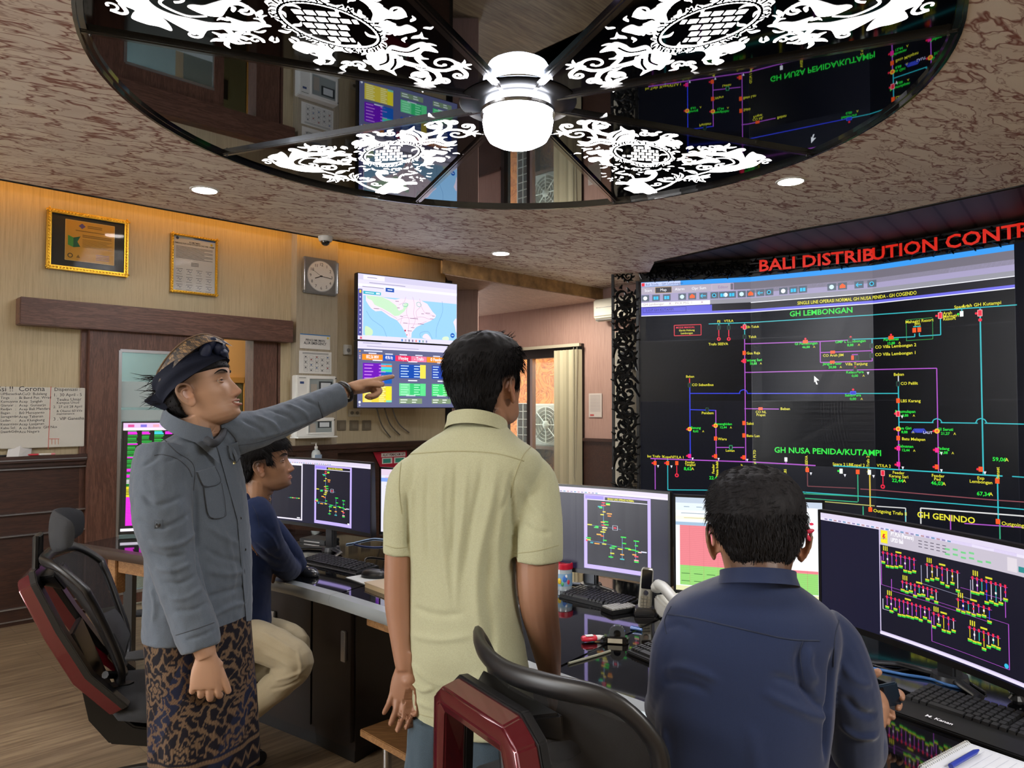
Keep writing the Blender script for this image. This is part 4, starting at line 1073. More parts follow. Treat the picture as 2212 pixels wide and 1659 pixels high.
# whiteboard on the wainscot ledge
t, w, h = wall_thing('whiteboard', 'white board with handwritten duty notes standing above the dark wainscot', 'whiteboard', -120, 833, 183, 974, .045)
MB().b2((0, 0, 0), (w, .02, h)).build('board', flat('whiteboard_face', 'c9c9c2', .25, coat=.3), t, bevel=.003)
c = Canvas(lambda u, v, l, um=None: Vector((u, -.001 - l, v)), None, .0005)
def WBs(px, py):
 p = WL(px, py, .045); q = wm(t).inverted() @ p; return q.x, q.z
ink = '3c3e44'
def wt(s, px, py, hh=.026, col=ink, ww=None, bold=0):
 u, v = WBs(px, py)
 c.text(s, u, v - hh / 2, hh, col, 1, bold=bold, rot=R(1.5), w=ww)
wt('Ssi !!  Corona', -6, 840, .036); wt('Dispensasi :', 117, 841, .025)
for i, (a, b) in enumerate((('UPBenerke', 'ACuO  Buleleng'), ('Tinga', 'Bi Bend Puc. Wrad'), ('Kemuyana', 'Acep  Sanglah'), ('Gianyar', 'Acep  Gunaarjo'), ('Redjan', 'Acep Bali Mandara'), ('Bagan', 'Bi0 Menuyanto'), ('Seragambn', 'Acep Tabanan'), ('Ledan', 'Acu Klungkung'), ('Kesantiasu', 'Acep Lasijanan'), ('Kabu Sel', 'A cu Bisbana  GH Nus'), ('DaerhGdia', 'Acu Negara'))):
 y = 851 + i * 8.2; wt(a, 1, y, .017); wt(':', 33, y, .017); wt(b, 41, y, .018)
wt('1.  30 April - 5', 115, 853, .022); wt('Teuku Umar', 122, 863, .022); wt('Kampus Unud', 122, 870, .018); wt('2.  27 s/d 28 April', 115, 879, .018); wt('& Obensi 60 kVa', 122, 888, .017); wt('maintenance', 122, 894, .016); wt('3 . VIP Ganesha', 115, 905, .022)
a = WBs(110, 835); b = WBs(104, 970); c.line(*a, *b, .004, 'c86058', 1); a = WBs(106, 948); b = WBs(128, 948); c.line(*a, *b, .004, 'c86058', 1)
for k in range(3): a = WBs(112 + k * 7, 949); b = WBs(112 + k * 7, 960); c.line(*a, *b, .003, 'c88058', 1)
c.build('handwriting', M_print, t)
LZ = ZW + .016
def onledge(px, off=.035): p = WL(px, 975, off); return PL(sL(p), LZ, off)
t = thing('crumpled_paper', 'folded white paper leaning on the ledge under the whiteboard', 'paper', mtx=Matrix.Translation(onledge(38)) @ Matrix.Rotation(R(45), 4, 'Z'))
MB().add([(-.07, -.02, 0), (0, -.03, .0), (.08, 0, 0), (-.05, .01, .08), (.02, -.005, .095), (.09, .01, .07), (-.01, .01, .0)], [(0, 1, 4, 3), (1, 2, 5, 4), (0, 6, 3), (2, 6, 4, 5)]).build('sheet', flat('paper_white', 'c4c6c8', .8), t)
for px, col, lab in ((12, '1c1c20', 'black marker pen lying on the wainscot ledge'), (74, 'c83040', 'red marker pen lying on the wainscot ledge'), (100, 'e0dcd4', 'white marker pen lying on the wainscot ledge')):
 t = thing('marker_pen', lab, 'pen', mtx=Matrix.Translation(onledge(px) + Vector((0, 0, .007))) @ Matrix.Rotation(R(45), 4, 'Z'), group='marker pens on the ledge')
 MB().tube([(-.05, 0, 0), (.03, 0, 0)], .007, 10).build('barrel', flat('pen_' + col, col, .4), t, smooth=40); MB().tube([(.03, 0, 0), (.055, 0, 0)], .0078, 10).build('cap', M_white if col != 'e0dcd4' else flat('pen_pink', 'd88a90', .4), t, smooth=40)
# notices and boxes on the pier
def sheet(label, box, off, draw, col='d5d6d2'):
 t, w, h = wall_thing('paper_notice', label, 'notice', *box, off)
 c = Canvas(lambda u, v, l, um=None: Vector((u, -l - .001, v)), None, .0006)
 MB().b2((0, 0, 0), (w, .002, h)).build('sheet', flat('notice_paper', col, .7), t)
 draw(c, w, h); c.build('print', M_print, t); return t
def n1(c, w, h):
 c.rect(0, h * .93, w, h, '3a78b8', 1); c.disc(w * .92, h * .8, .01, 'd8c030', 1); c.text('PENGUMUMAN', w / 2, h * .52, .02, '40444a', 1, 'c', bold=.02); c.text('ALUR EMERGENCY', w / 2, h * .3, .024, '40444a', 1, 'c', w=w * .75, bold=.02)
sheet('white printed notice with a blue top band taped to the pier', (648, 720, 713, 752), .108, n1)
def n2(c, w, h):
 for k in range(3): c.line(w * .1, h * (.93 - k * .03), w * .9, h * (.93 - k * .03), .003, '80858a', 1)
 for i in range(5):
  for j in range(6):
   x, z = w * (.14 + i * .17), h * (.1 + j * .12)
   c.frame(x, z, x + w * .12, z + h * .09, .002, '90959a', 1)
   if (i + j) % 2: c.rect(x + w * .03, z + h * .02, x + w * .08, z + h * .07, ('60656a', 'a05050', '5070a0')[(i * j) % 3], 2)
sheet('white notice of small pictograms in a plastic sleeve on the pier', (646, 757, 716, 806), .108, n2)
def boxcab(label, box):
 t, w, h = wall_thing('display_box', label, 'wall box', *box, .20)
 mb = MB(); mb.b2((0, 0, 0), (w, .09, h)); mb.build('box_body', M_white, t, bevel=.006)
 mb = MB(); a = .27 * w
 for q in (((a, .03), (a + .015, h - .02)), ((w - .03, .03), (w - .015, h - .02)), ((a, .02), (w - .015, .035)), ((a, h - .03), (w - .015, h - .015))): mb.b2((q[0][0], -.012, q[0][1]), (q[1][0], 0, q[1][1]))
 mb.build('door_rim', M_white, t, bevel=.003)
 c = Canvas(lambda u, v, l, um=None: Vector((u, -.001 - l, v)), None, .0008)
 c.rect(a + .015, .035, w - .03, h - .03, '8a9494', 0); c.rect(w * .55, h * .45, w * .9, h * .8, '2c3438', 1); c.rect(w * .6, h * .5, w * .85, h * .75, 'c4ccd0', 2); c.rect(a + .03, h * .2, w * .5, h * .7, 'a09a90', 1)
 c.rect(.03, h * .7, .07, h * .78, '30487a', 1); c.rect(.02, h * .9, .09, h * .92, '505a50', 1)
 c.build('contents', M_print, t)
 MB().ell((w - .01, -.012, h - .02), (.006, .006, .006), 8).build('lock', M_dark, t)
 mb = MB(); mb.b2((-.01, -.06, -.012), (w, .09, 0)); mb.build('box_shelf', M_white, t, bevel=.004)
boxcab('upper white wall box with a glazed door on the pier, under the notices', (641, 810, 726, 872))
boxcab('lower white wall box with a small glazed door on the pier, near the wainscot', (639, 903, 723, 944))
for px, lab in ((729, 'brass grey switch plate, first from the pier below the wall screens'), (756, 'brass grey switch plate, middle one of three below the wall screens'), (783, 'brass grey switch plate, third from the pier below the wall screens')):
 t, w, h = wall_thing('switch_plate', lab, 'light switch', px, 908, px + 19, 930, .012, 'switch plates below the wall screens')
 MB().b2((0, 0, 0), (w, .012, h)).build('plate', flat('plate_bronze', '8f8676', .35, .5), t, bevel=.003)
 MB().b2((w * .2, -.004, h * .2), (w * .8, 0, h * .8)).build('rocker', flat('rocker_bronze', '9a917f', .35, .5), t, bevel=.002)
t, w, h = wall_thing('wall_socket', 'ivory double socket on the wall under the wall screens', 'socket', 753, 884, 779, 900, .012)
MB().b2((0, 0, 0), (w, .012, h)).build('plate', flat('ivory', 'b8b2a0', .4), t, bevel=.003)
for k in (.28, .72): MB().lathe([(0, 0), (.017, 0), (.017, .004), (0, .004)], (w * k, -.001, h / 2), 16, Matrix.Rotation(R(90), 3, 'X')).build('outlet', flat('ivory_dark', '6d6a60', .4), t)
t, w, h = wall_thing('wall_thermostat', 'white thermostat box on the wall beside the wall screens', 'thermostat', 744, 744, 761, 766, .03)
MB().b2((0, 0, 0), (w, .03, h)).build('case', M_white, t, bevel=.006); MB().lathe([(0, 0), (.02, 0), (.018, .006), (0, .006)], (w / 2, -.002, h * .45), 16, Matrix.Rotation(R(90), 3, 'X')).build('dial', flat('grey_plastic', '8a8c8c', .4), t)
# red safety sign on the wainscot
t, w, h = wall_thing('safety_sign', 'red and white fire safety sign fixed to the dark wainscot', 'sign', 800, 977, 872, 1004, .05)
c = Canvas(lambda u, v, l, um=None: Vector((u, -l, v)), None, .0008)
MB().prism([(w * .05, h), (w, h), (w, -.08), (w * .35, -.08)], 0, .004)
mb = MB(); mb.add([(w * .08, 0, h), (w * 1.1, 0, h), (w * 1.1, 0, -.12), (w * .42, 0, -.12), (w * .08, .006, h), (w * 1.1, .006, h), (w * 1.1, .006, -.12), (w * .42, .006, -.12)], [(0, 1, 2, 3), (4, 7, 6, 5), (0, 4, 5, 1), (1, 5, 6, 2), (2, 6, 7, 3), (3, 7, 4, 0)])
mb.build('sign_plate', flat('sign_red', 'a81c34', .4), t)
c.rect(w * .32, h * .55, w * 1.05, h * .88, 'd8d4d0', 1); c.text('ALAT PEMADAM API', w * .36, h * .62, h * .2, '50242c', 2, w=w * .66, bold=.02)
c.rect(w * .34, h * .0, w * .65, h * .48, 'd8d4d0', 1); c.rect(w * .37, h * .06, w * .6, h * .4, '2f9080', 2); c.rect(w * .7, h * .0, w * 1.05, h * .48, 'd8d4d0', 1); c.rect(w * .74, h * .06, w * 1.0, h * .4, '3a9a80', 2)
c.build('sign_print', M_print, t)
# sanitiser bottle on a wall bracket
t, w, h = wall_thing('sanitizer_bottle', 'clear hand sanitizer pump bottle in a bracket on the wainscot', 'bottle', 673, 968, 692, 1006, .13)
mb = MB(); mb.lathe([(0, 0), (.04, 0), (.042, .01), (.042, .11), (.03, .135), (.014, .145), (.014, .155), (0, .155)], (w / 2, 0, 0), 20); mb.build('bottle', flat('milky_plastic', 'b9c2c2', .2), t, smooth=40)
MB().lathe([(0, .155), (.017, .155), (.017, .175), (.006, .178), (.006, .20), (0, .20)], (w / 2, 0, 0), 16).build('pump', M_white, t, smooth=40)
MB().b2((w / 2 - .05, -.005, .2), (w / 2 + .012, .006, .208)).build('nozzle', M_white, t, bevel=.003)
MB().b2((w / 2 - .035, -.0425, .03), (w / 2 + .035, -.041, .10)).build('bottle_label', flat('label_blue', '8aa0b8', .5), t)
mb = MB(); mb.b2((w / 2 - .05, -.05, -.01), (w / 2 + .05, .1, 0)); mb.build('bracket', M_black, t)
# ---- pair of wall screens on an arm ----
TA = Vector(((770 - 1106) / F * 6.85, 6.85, 0)); TB = Vector(((987.5 - 1106) / F * 7.50, 7.50, 0))
dT = (TB - TA).normalized(); nT = Vector((dT.y, -dT.x, 0)); WT = (TB - TA).length
zb = atY(770, 882, 6.85).z; zt = atY(771, 588, 6.85).z
Mt = Matrix.Translation(TA + Vector((0, 0, zb))) @ Matrix.Rotation(math.atan2(dT.y, dT.x), 4, 'Z')
HT = zt - zb; HS = HT / 2
print('tv', WT, HT)
def tv_at(px, py):
 p = atP(px, py, TA, nT); return (p - TA).dot(dT), p.z - zb
def Z6(x, y): return tv_at(760 + x / 5.35, 580 + y / 5.35)
def tvmap(u, v, l, um=None): return TA + dT * u + nT * (l + .0015) + Vector((0, 0, zb + v))
def tvthing(v0, v1, label):
 t = thing('wall_screen', label, 'screen', mtx=Mt @ Matrix.Translation((0, 0, v0)), group='screens on the wall arm')
 MB().b2((0, 0, 0), (WT, .07, v1 - v0)).build('screen_case', M_black, t, bevel=.004)
 return t
c = Canvas(tvmap, None, .0009)
def RC(x0, y0, x1, y1, col, z=1):
 a = Z6(x0, y0); b = Z6(x1, y1); c.rect(min(a[0], b[0]), min(a[1], b[1]), max(a[0], b[0]), max(a[1], b[1]), col, z)
v = lambda k: HS + k * HS
bz = .008
c.rect(bz, v(0) + bz, WT - bz, v(1) - bz, 'd9d4ee', 0)
c.rect(bz, v(.90), WT - bz, v(1) - bz, 'c9c4de', 1); c.rect(bz, v(.80), WT - bz, v(.84), 'e9e6f8', 1)
c.rect(.06, v(.905), .28, v(.975), 'e4e0f4', 2); c.line(.1, v(.94), .2, v(.94), .006, '8880a0', 3); c.line(.12, v(.865), .5, v(.865), .007, '9a94b0', 2); c.line(.05, v(.80), .27, v(.80), .006, '8a84a0', 2)
c.rect(.29, v(.755), .38, v(.815), '1f4fa8', 2); c.line(.31, v(.785), .36, v(.785), .008, 'e8e8f8', 3)
c.rect(.06, v(.69), .24, v(.735), '2aa8c0', 2); c.line(.08, v(.712), .17, v(.712), .008, 'd8f0f8', 3); c.rect(.19, v(.70), .23, v(.725), 'e0f0f8', 3)
c.rect(bz, v(.07), .05, v(.76), '4a4a90', 2); c.rect(.02, v(.70), .04, v(.745), 'e0c040', 3)
for k in range(9): c.disc(.03, v(.64 - k * .065), .008, 'b8b8e0', 3, 8)
MAPX0, MAPX1, MZ0, MZ1 = .06, WT - .012, v(.08), v(.67)
c.rect(MAPX0, MZ0, MAPX1, MZ1, '96c8ee', 2)
def TPs(P, col, z, sm=True):
 Q = [Z6(*p) for p in P]; Q = [(min(max(q[0], MAPX0), MAPX1), min(max(q[1], MZ0), MZ1)) for q in Q]
 c.fill(catmull(Q, 3, True) if sm else Q, col, z)
TPs([(160, 270), (240, 265), (330, 300), (430, 350), (500, 360), (560, 330), (600, 312), (740, 320), (800, 350), (870, 410), (930, 500), (970, 540), (960, 570), (900, 610), (820, 640), (740, 680), (690, 740), (685, 800), (640, 805), (625, 760), (600, 710), (570, 660), (520, 600), (440, 560), (340, 490), (270, 495), (220, 460), (190, 420), (160, 370)], 'ead9e6', 3, False)
TPs([(165, 285), (240, 300), (340, 320), (430, 370), (510, 430), (540, 490), (590, 470), (600, 410), (650, 400), (650, 430), (600, 500), (540, 545), (490, 550), (440, 510), (350, 460), (260, 420), (230, 370), (175, 345)], 'bfe0bf', 4, False)
TPs([(152, 670), (200, 680), (240, 720), (230, 770), (180, 782), (152, 775)], 'c4e0b8', 3)
TPs([(825, 770), (850, 755), (880, 765), (915, 830), (870, 832), (815, 800)], 'ead9e6', 3); TPs([(1195, 580), (1170, 620), (1190, 680), (1200, 740), (1210, 740), (1210, 580)], 'ead9e6', 3, False); TPs([(1040, 820), (1060, 790), (1110, 790), (1120, 825), (1080, 840)], 'd0e4c8', 3)
rr_ = random.Random(5)
for P in ([(640, 420), (630, 520), (660, 600), (650, 700), (665, 780)], [(700, 330), (720, 420), (710, 520), (730, 600), (700, 680)], [(520, 600), (600, 570), (700, 575), (800, 560), (900, 590)], [(600, 630), (680, 640), (780, 640), (860, 610)], [(620, 330), (600, 390), (540, 420)], [(780, 350), (800, 440), (850, 520), (930, 540)], [(250, 460), (330, 470), (420, 520), (520, 580)], [(760, 600), (740, 500), (790, 450)], [(560, 640), (580, 560), (640, 540)]):
 c.path(catmull([Z6(*p) for p in P], 4), .0035, 'c8a0c0', 4)
for P in ([(165, 490), (220, 580), (300, 640), (360, 690), (400, 790)], [(1040, 380), (1045, 500), (1000, 620), (975, 700), (970, 800)], [(790, 800), (785, 750), (840, 730), (890, 740), (930, 820)]): c.path(catmull([Z6(*p) for p in P], 4), .0035, '6a9ac8', 4)
c.path(catmull([Z6(*p) for p in ((745, 400), (770, 390), (800, 420), (780, 445), (750, 430), (745, 400))], 4), .004, '50b0a8', 5); c.path(catmull([Z6(*p) for p in ((585, 410), (620, 400), (645, 415), (630, 440), (590, 435), (585, 410))], 4), .004, '50b0a0', 5)
for (x, y, l) in ((500, 378, 40), (250, 462, 60), (520, 455, 30), (555, 552, 30), (670, 575, 90), (850, 515, 50), (800, 523, 30), (925, 550, 30), (900, 583, 40), (680, 683, 40), (590, 630, 50), (760, 640, 70), (640, 720, 50)):
 a = Z6(x, y); b_ = Z6(x + l, y); c.line(a[0], a[1], b_[0], a[1], .006, '9a7a98', 5)
a = Z6(613, 718); c.disc(*a, .009, 'b0204a', 5); a = Z6(633, 768); c.disc(*a, .006, 'd03a6a', 5); a = Z6(1160, 775); c.disc(*a, .025, '2060b8', 5); c.line(a[0] - .012, a[1], a[0] + .012, a[1], .008, 'd0e0f8', 6)
for k in range(8): c.rect(WT * (.42 + k * .035), v(.02), WT * (.42 + k * .035) + .015, v(.055), ('3a78c8', '9a94b0', '606880', '7a6a90', 'e07a7a', '3a90c8', '7aa0a0', '8a8ab0')[k], 2)
c.rect(.03, v(.02), .05, v(.055), 'd05a70', 2)
s1 = tvthing(HS + .001, HT, 'upper wall screen showing a map of an island')
c.build('map_picture', M_scr, s1, world=True)
c = Canvas(tvmap, None, .0009)
c.rect(bz, bz, WT - bz, HS - bz, '5c5f82', 0); c.rect(bz, HS * .88, WT - bz, HS - bz, 'dcd6f0', 1); c.rect(bz, HS * .90, WT - bz, HS - bz, 'cec8e4', 1); c.line(.1, HS * .92, .65, HS * .91, .006, '9a94b0', 2); c.line(.06, HS * .965, .25, HS * .965, .006, '9a94b0', 2)
c.line(.07, HS * .85, .26, HS * .85, .012, 'd0d0e4', 2)
for x0, x1, col, tx in ((118, 355, 'f08a20', '802.56 MW'), (358, 497, '1c4fb0', '49.96 Hz'), (502, 682, 'e02c5c', '0 Penyulang'), (686, 860, 'f07898', '- Trafo'), (864, 1090, 'f08a20', '0 Feeder')):
 a = Z6(x0, 1005 + (x0 - 118) * .05); b_ = Z6(x1, 1062 + (x0 - 118) * .05)
 c.rect(a[0], HS * .715, b_[0], HS * .80, col, 2); c.text(tx, (a[0] + b_[0]) / 2, HS * .738, .032, 'f4e8f0', 3, 'c', bold=.02, w=(b_[0] - a[0]) * .62); c.line((a[0] + b_[0]) / 2 - .04, HS * .815, (a[0] + b_[0]) / 2 + .04, HS * .815, .01, 'd8d8ec', 2)
def tab(x0, x1, z0, z1, cols, rows=5, tcol='b8d0f0'):
 c.line((x0 + x1) / 2 - .05, z1 + .028, (x0 + x1) / 2 + .05, z1 + .028, .011, 'e0e0f0', 2)
 for a, b_, col in cols: c.rect(x0 + (x1 - x0) * a, z0, x0 + (x1 - x0) * b_, z1, col, 2)
 for k in range(rows):
  z = z1 - (k + .6) * (z1 - z0) / (rows + .2)
  for a, b_ in ((.05, .35), (.55, .78)): c.line(x0 + (x1 - x0) * a, z, x0 + (x1 - x0) * (b_ - .05 * (k % 2)), z, .009, tcol, 3)
tab(.06, .36, HS * .37, HS * .67, [(0, .62, '6a10b0'), (.62, 1, '20a8d0')], 6, 'c080e0'); c.rect(.246, HS * .62, .36, HS * .65, 'e87840', 3); c.rect(.246, HS * .585, .36, HS * .615, '40c8e0', 3); c.rect(.246, HS * .55, .36, HS * .58, '50d090', 3); c.rect(.246, HS * .37, .36, HS * .54, '1058b0', 3)
tab(.06, .36, HS * .09, HS * .33, [(0, 1, 'e0c840'), (.8, 1, 'f0e020')], 8, 'f0e898'); c.rect(.3, HS * .09, .36, HS * .12, '80d0b0', 3)
tab(.44, .73, HS * .46, HS * .67, [(0, .78, '1048a8'), (.78, 1, 'f0d850')]); tab(.80, 1.02, HS * .46, HS * .67, [(0, 1, '2444a8')])
tab(.44, .73, HS * .19, HS * .38, [(0, 1, '38c070'), (0, .4, '78d898'), (.8, 1, '68e090')], 5, '9af0b8'); tab(.80, 1.03, HS * .19, HS * .38, [(0, .6, '40d070'), (.6, 1, '50c858')], 5, '9af0b8')
tab(.44, .69, HS * .07, HS * .15, [(0, 1, '7a9070')], 2, 'e0e8e0'); tab(.80, 1.02, HS * .07, HS * .15, [(0, 1, '7a9070')], 2, 'e0e8e0')
for k, z in enumerate((.84, .80, .77, .74)): c.disc(.03, HS * z, .008, ('e0a040', '8080a0', 'd0a0c0', 'c0c0d0')[k], 3, 8)
c.disc(.03, HS * .09, .012, 'e8e8f0', 3); c.disc(.03, HS * .045, .009, 'b0b0c8', 3)
s2 = tvthing(0, HS - .001, 'lower wall screen showing a dashboard of coloured tables')
c.build('dashboard_picture', M_scr, s2, world=True)
t = thing('screen_mount', 'black steel arm holding the two wall screens off the wall', 'wall bracket', mtx=Mt)
mb = MB(); mb.b2((WT * .3, .07, .2), (WT * .34, .1, HT - .2)); mb.b2((WT * .62, .07, .2), (WT * .66, .1, HT - .2)); mb.b2((WT * .3, .09, HT * .45), (WT * .66, .12, HT * .55))
mb.build('bracket_plate', M_black, t)
for z in (.47, .53):
 a = TA + dT * WT * .48 - nT * .11 + Vector((0, 0, zb + HT * z)); q = PL(sL(a), a.z, .02)
 MB().tube([a, (a + q) / 2 + DL * .12, q], .022, 8).build('arm', M_black, t, world=True)
t = thing('screen_cable', 'grey cables hanging below the wall screens', 'cable', PL(sL(WL(800, 880)), 1.3, .05))
for k in range(3):
 a = PL(sL(WL(795 + k * 16, 880)), 1.58, .12); b_ = PL(sL(WL(840 + k * 20, 915)), 1.22 + .02 * k, .03)
 MB().tube(catmull([a, a * .6 + b_ * .4 - Vector((0, 0, .08)), b_], 6), .007, 6).build('cable', flat('cable_grey', '605c56', .5), t, world=True, smooth=50)
# ---- alcove things ----
t, w, h = wall_thing('split_air_conditioner', 'white split air conditioner high on the pink alcove wall', 'air conditioner', 1281, 648, 1352, 686, .22, None, WB, sB, frameB)
mb = MB(); mb.prism([(0, 0), (.9, 0), (.9, .22), (0, .22)], 0, 0)
mb = MB()
prof = [(-.0, .0), (-.0, h), (.22, h), (.22, .03), (.06, -.06)]
mb.loft([[(x, y, z) for y, z in prof] for x in (0, .85)])
mb.build('unit_case', flat('ivory_white', 'c6c2b2', .4), t, bevel=.015); mb = MB(); mb.b2((.05, -.004, h * .5), (.8, 0, h * .5 + .008)); mb.b2((.04, .0, -.045), (.8, .1, -.03)); mb.build('vent_slot', M_dark, t)
t = thing('floor_air_conditioner', 'tall cream floor standing air conditioner behind the carved surround', 'air conditioner', mtx=Matrix.Translation((1.23, 8.86, 0)) @ Matrix.Rotation(R(-20), 4, 'Z'))
zt_ = atY(1310, 717, 8.9).z; MB().b2((0, 0, 0), (.34, .3, zt_)).build('cabinet', flat('cream_plastic', 'd0cbbb', .4), t, bevel=.015)
mb = MB()
for k in range(5): mb.b2((.06, -.006, zt_ - .22 - k * .06), (.28, .0, zt_ - .19 - k * .06))
mb.build('outlet_grille', M_dark, t); mb = MB()
for k in range(26): mb.b2((.05, -.004, .3 + k * .028), (.29, .0, .309 + k * .028))
mb.build('intake_grille', flat('grille_shadow', '7d7a70', .5), t); MB().b2((.10, -.004, 1.4), (.2, 0, 1.48)).build('badge', flat('badge_grey', '8f8d86', .4), t)
sheet_b = wall_thing('paper_notice', 'small printed sheet taped to the pink alcove wall by the window', 'notice', 1272, 850, 1300, 901, .012, None, WB, sB, frameB)
t, w, h = sheet_b; MB().b2((0, 0, 0), (w, .003, h)).build('sheet', flat('paper_grey', 'b4aca8', .7), t); c = Canvas(lambda u, v, l, um=None: Vector((u, -.001 - l, v)))
for k in range(12): c.line(w * .1, h * (.92 - k * .06), w * .9, h * (.92 - k * .06), .004, '7a7474', 1)
c.rect(w * .1, h * .05, w * .4, h * .12, 'a04040', 1); c.build('print', M_print, t)
# vertical blinds and their rail
zr0 = WB(1262, 744, .08).z
t = thing('vertical_blind', 'cream vertical blinds gathered beside the alcove window', 'blinds', mtx=frameB(sB(WB(1205, 900, .1)), .12, .1))
sc0, sc1 = 0.0, sB(WB(1250, 900, .1)) - sB(WB(1205, 900, .1))
M_blind = flat('blind_cream', 'b3ad93', .8)
for k in range(8):
 x = sc0 + (sc1 - sc0) * k / 7; a = R(50 + 18 * math.sin(k * 2.1))
 mb = MB(); mb.box((x, 0, (zr0 - .12) / 2 - .02), (.10, .003, zr0 - .2), a); mb.build('blind_slat', M_blind, t)
sr = sB(WB(1085, 800, .1)) - sB(WB(1205, 900, .1))
MB().b2((sr, -.02, zr0 - .14), (sc1 + .03, .02, zr0 - .10)).build('head_rail', flat('rail_cream', 'a39d8c', .5), t)
MB().tube([(sc1 - .06, -.03, zr0 - .15), (sc1 - .05, -.035, .5), (sc1 - .02, -.035, .4), (sc1, -.03, zr0 - .15)], .004, 5).build('pull_cord', flat('cord_grey', '8c887a', .6), t)
# outside: orange carved wall and condenser
def orange_mat():
 m, nt, b = newmat('orange_carved_wall'); v_ = coords(nt, (1.6, 1.6, 1.6)); n = N(nt, 'ShaderNodeTexNoise', Scale=2.2, Detail=4.0, Distortion=2.5); nt.links.new(v_, n.inputs['Vector'])
 a = N(nt, 'ShaderNodeMath', _operation='SUBTRACT'); nt.links.new(n.outputs['Fac'], a.inputs[0]); a.inputs[1].default_value = .5; a2 = N(nt, 'ShaderNodeMath', _operation='ABSOLUTE'); nt.links.new(a.outputs[0], a2.inputs[0])
 c_ = ramp(nt, a2.outputs[0], [(0, srgb('8a4018')), (.02, srgb('c9702c')), (.08, srgb('d98038')), (1, srgb('e08a40'))]); nt.links.new(c_, b.inputs['Base Color']); b.inputs['Roughness'].default_value = .8; bump(nt, b, a2.outputs[0], .8, .05); return m
c0 = P0B + DB * ((sw0 + sw1) / 2) - NB * 1.3
struct('exterior_wall', MB().box((c0.x, c0.y, 1.4), (4.5, .12, 2.8), R(-45)), orange_mat())
struct('exterior_ground', MB().box((c0.x - .3, c0.y - .3, -.05), (5, 3, .1), R(-45)), flat('paving_tan', '8f7a5e', .8))
pc = WB(1181, 880, -1.0); t = thing('condenser_unit', 'white outdoor condenser with a round fan grille beyond the alcove window', 'air conditioner', mtx=Matrix.Translation((pc.x, pc.y, 0)) @ Matrix.Rotation(R(-45), 4, 'Z'))
z0, z1 = WB(1181, 964, -1.0).z, WB(1181, 872, -1.0).z; zc = (z0 + z1) / 2; rr = (z1 - z0) * .42
MB().b2((-.40, .0, z0), (.42, .3, z1)).build('unit_case', flat('condenser_white', 'd9d2c2', .5), t, bevel=.02)
MB().lathe([(0, 0), (rr, 0), (rr, -.01), (0, -.01)], (0, -.001, zc), 32, Matrix.Rotation(R(90), 3, 'X')).build('fan_disc', flat('fan_grey', '9a9280', .6), t)
mb = MB()
for k in range(1, 6):
 n = 28; mb.tube([(rr * k / 5 * math.cos(6.283 * i / n), -.02, zc + rr * k / 5 * math.sin(6.283 * i / n)) for i in range(n + 1)], .005, 5)
for k in range(4): a = k * math.pi / 4; mb.tube([(-rr * math.cos(a), -.022, zc - rr * math.sin(a)), (rr * math.cos(a), -.022, zc + rr * math.sin(a))], .009, 5)
mb.ell((0, -.02, zc), (.07, .02, .07), 14); mb.build('fan_grille', flat('grille_ivory', 'e4dcc6', .5), t)
mb = MB(); mb.b2((-.45, 0, z0 - .05), (.5, .35, z0)); mb.b2((-.4, .05, 0), (-.36, .3, z0)); mb.b2((.38, .05, 0), (.42, .3, z0)); mb.build('stand', flat('stand_brown', '7a4a2a', .6), t)
pc = WB(1130, 880, -.7); t = thing('metal_rack', 'dark wire rack standing outside the alcove window', 'rack', mtx=Matrix.Translation((pc.x, pc.y, 0)) @ Matrix.Rotation(R(-45), 4, 'Z'))
mb = MB()
for k in range(3): mb.tube([(-.12 + k * .12, 0, 0), (-.12 + k * .12, 0, z1)], .008, 5)
for k in range(14): mb.tube([(-.12, 0, z1 * k / 13.0), (.12, 0, z1 * k / 13.0)], .006, 5)
mb.build('wire_grid', flat('rack_white', 'c9c2b2', .5), t); MB().b2((-.14, .02, 0), (.14, .12, z1)).build('rack_body', flat('rack_dark', '3a3028', .6), t)
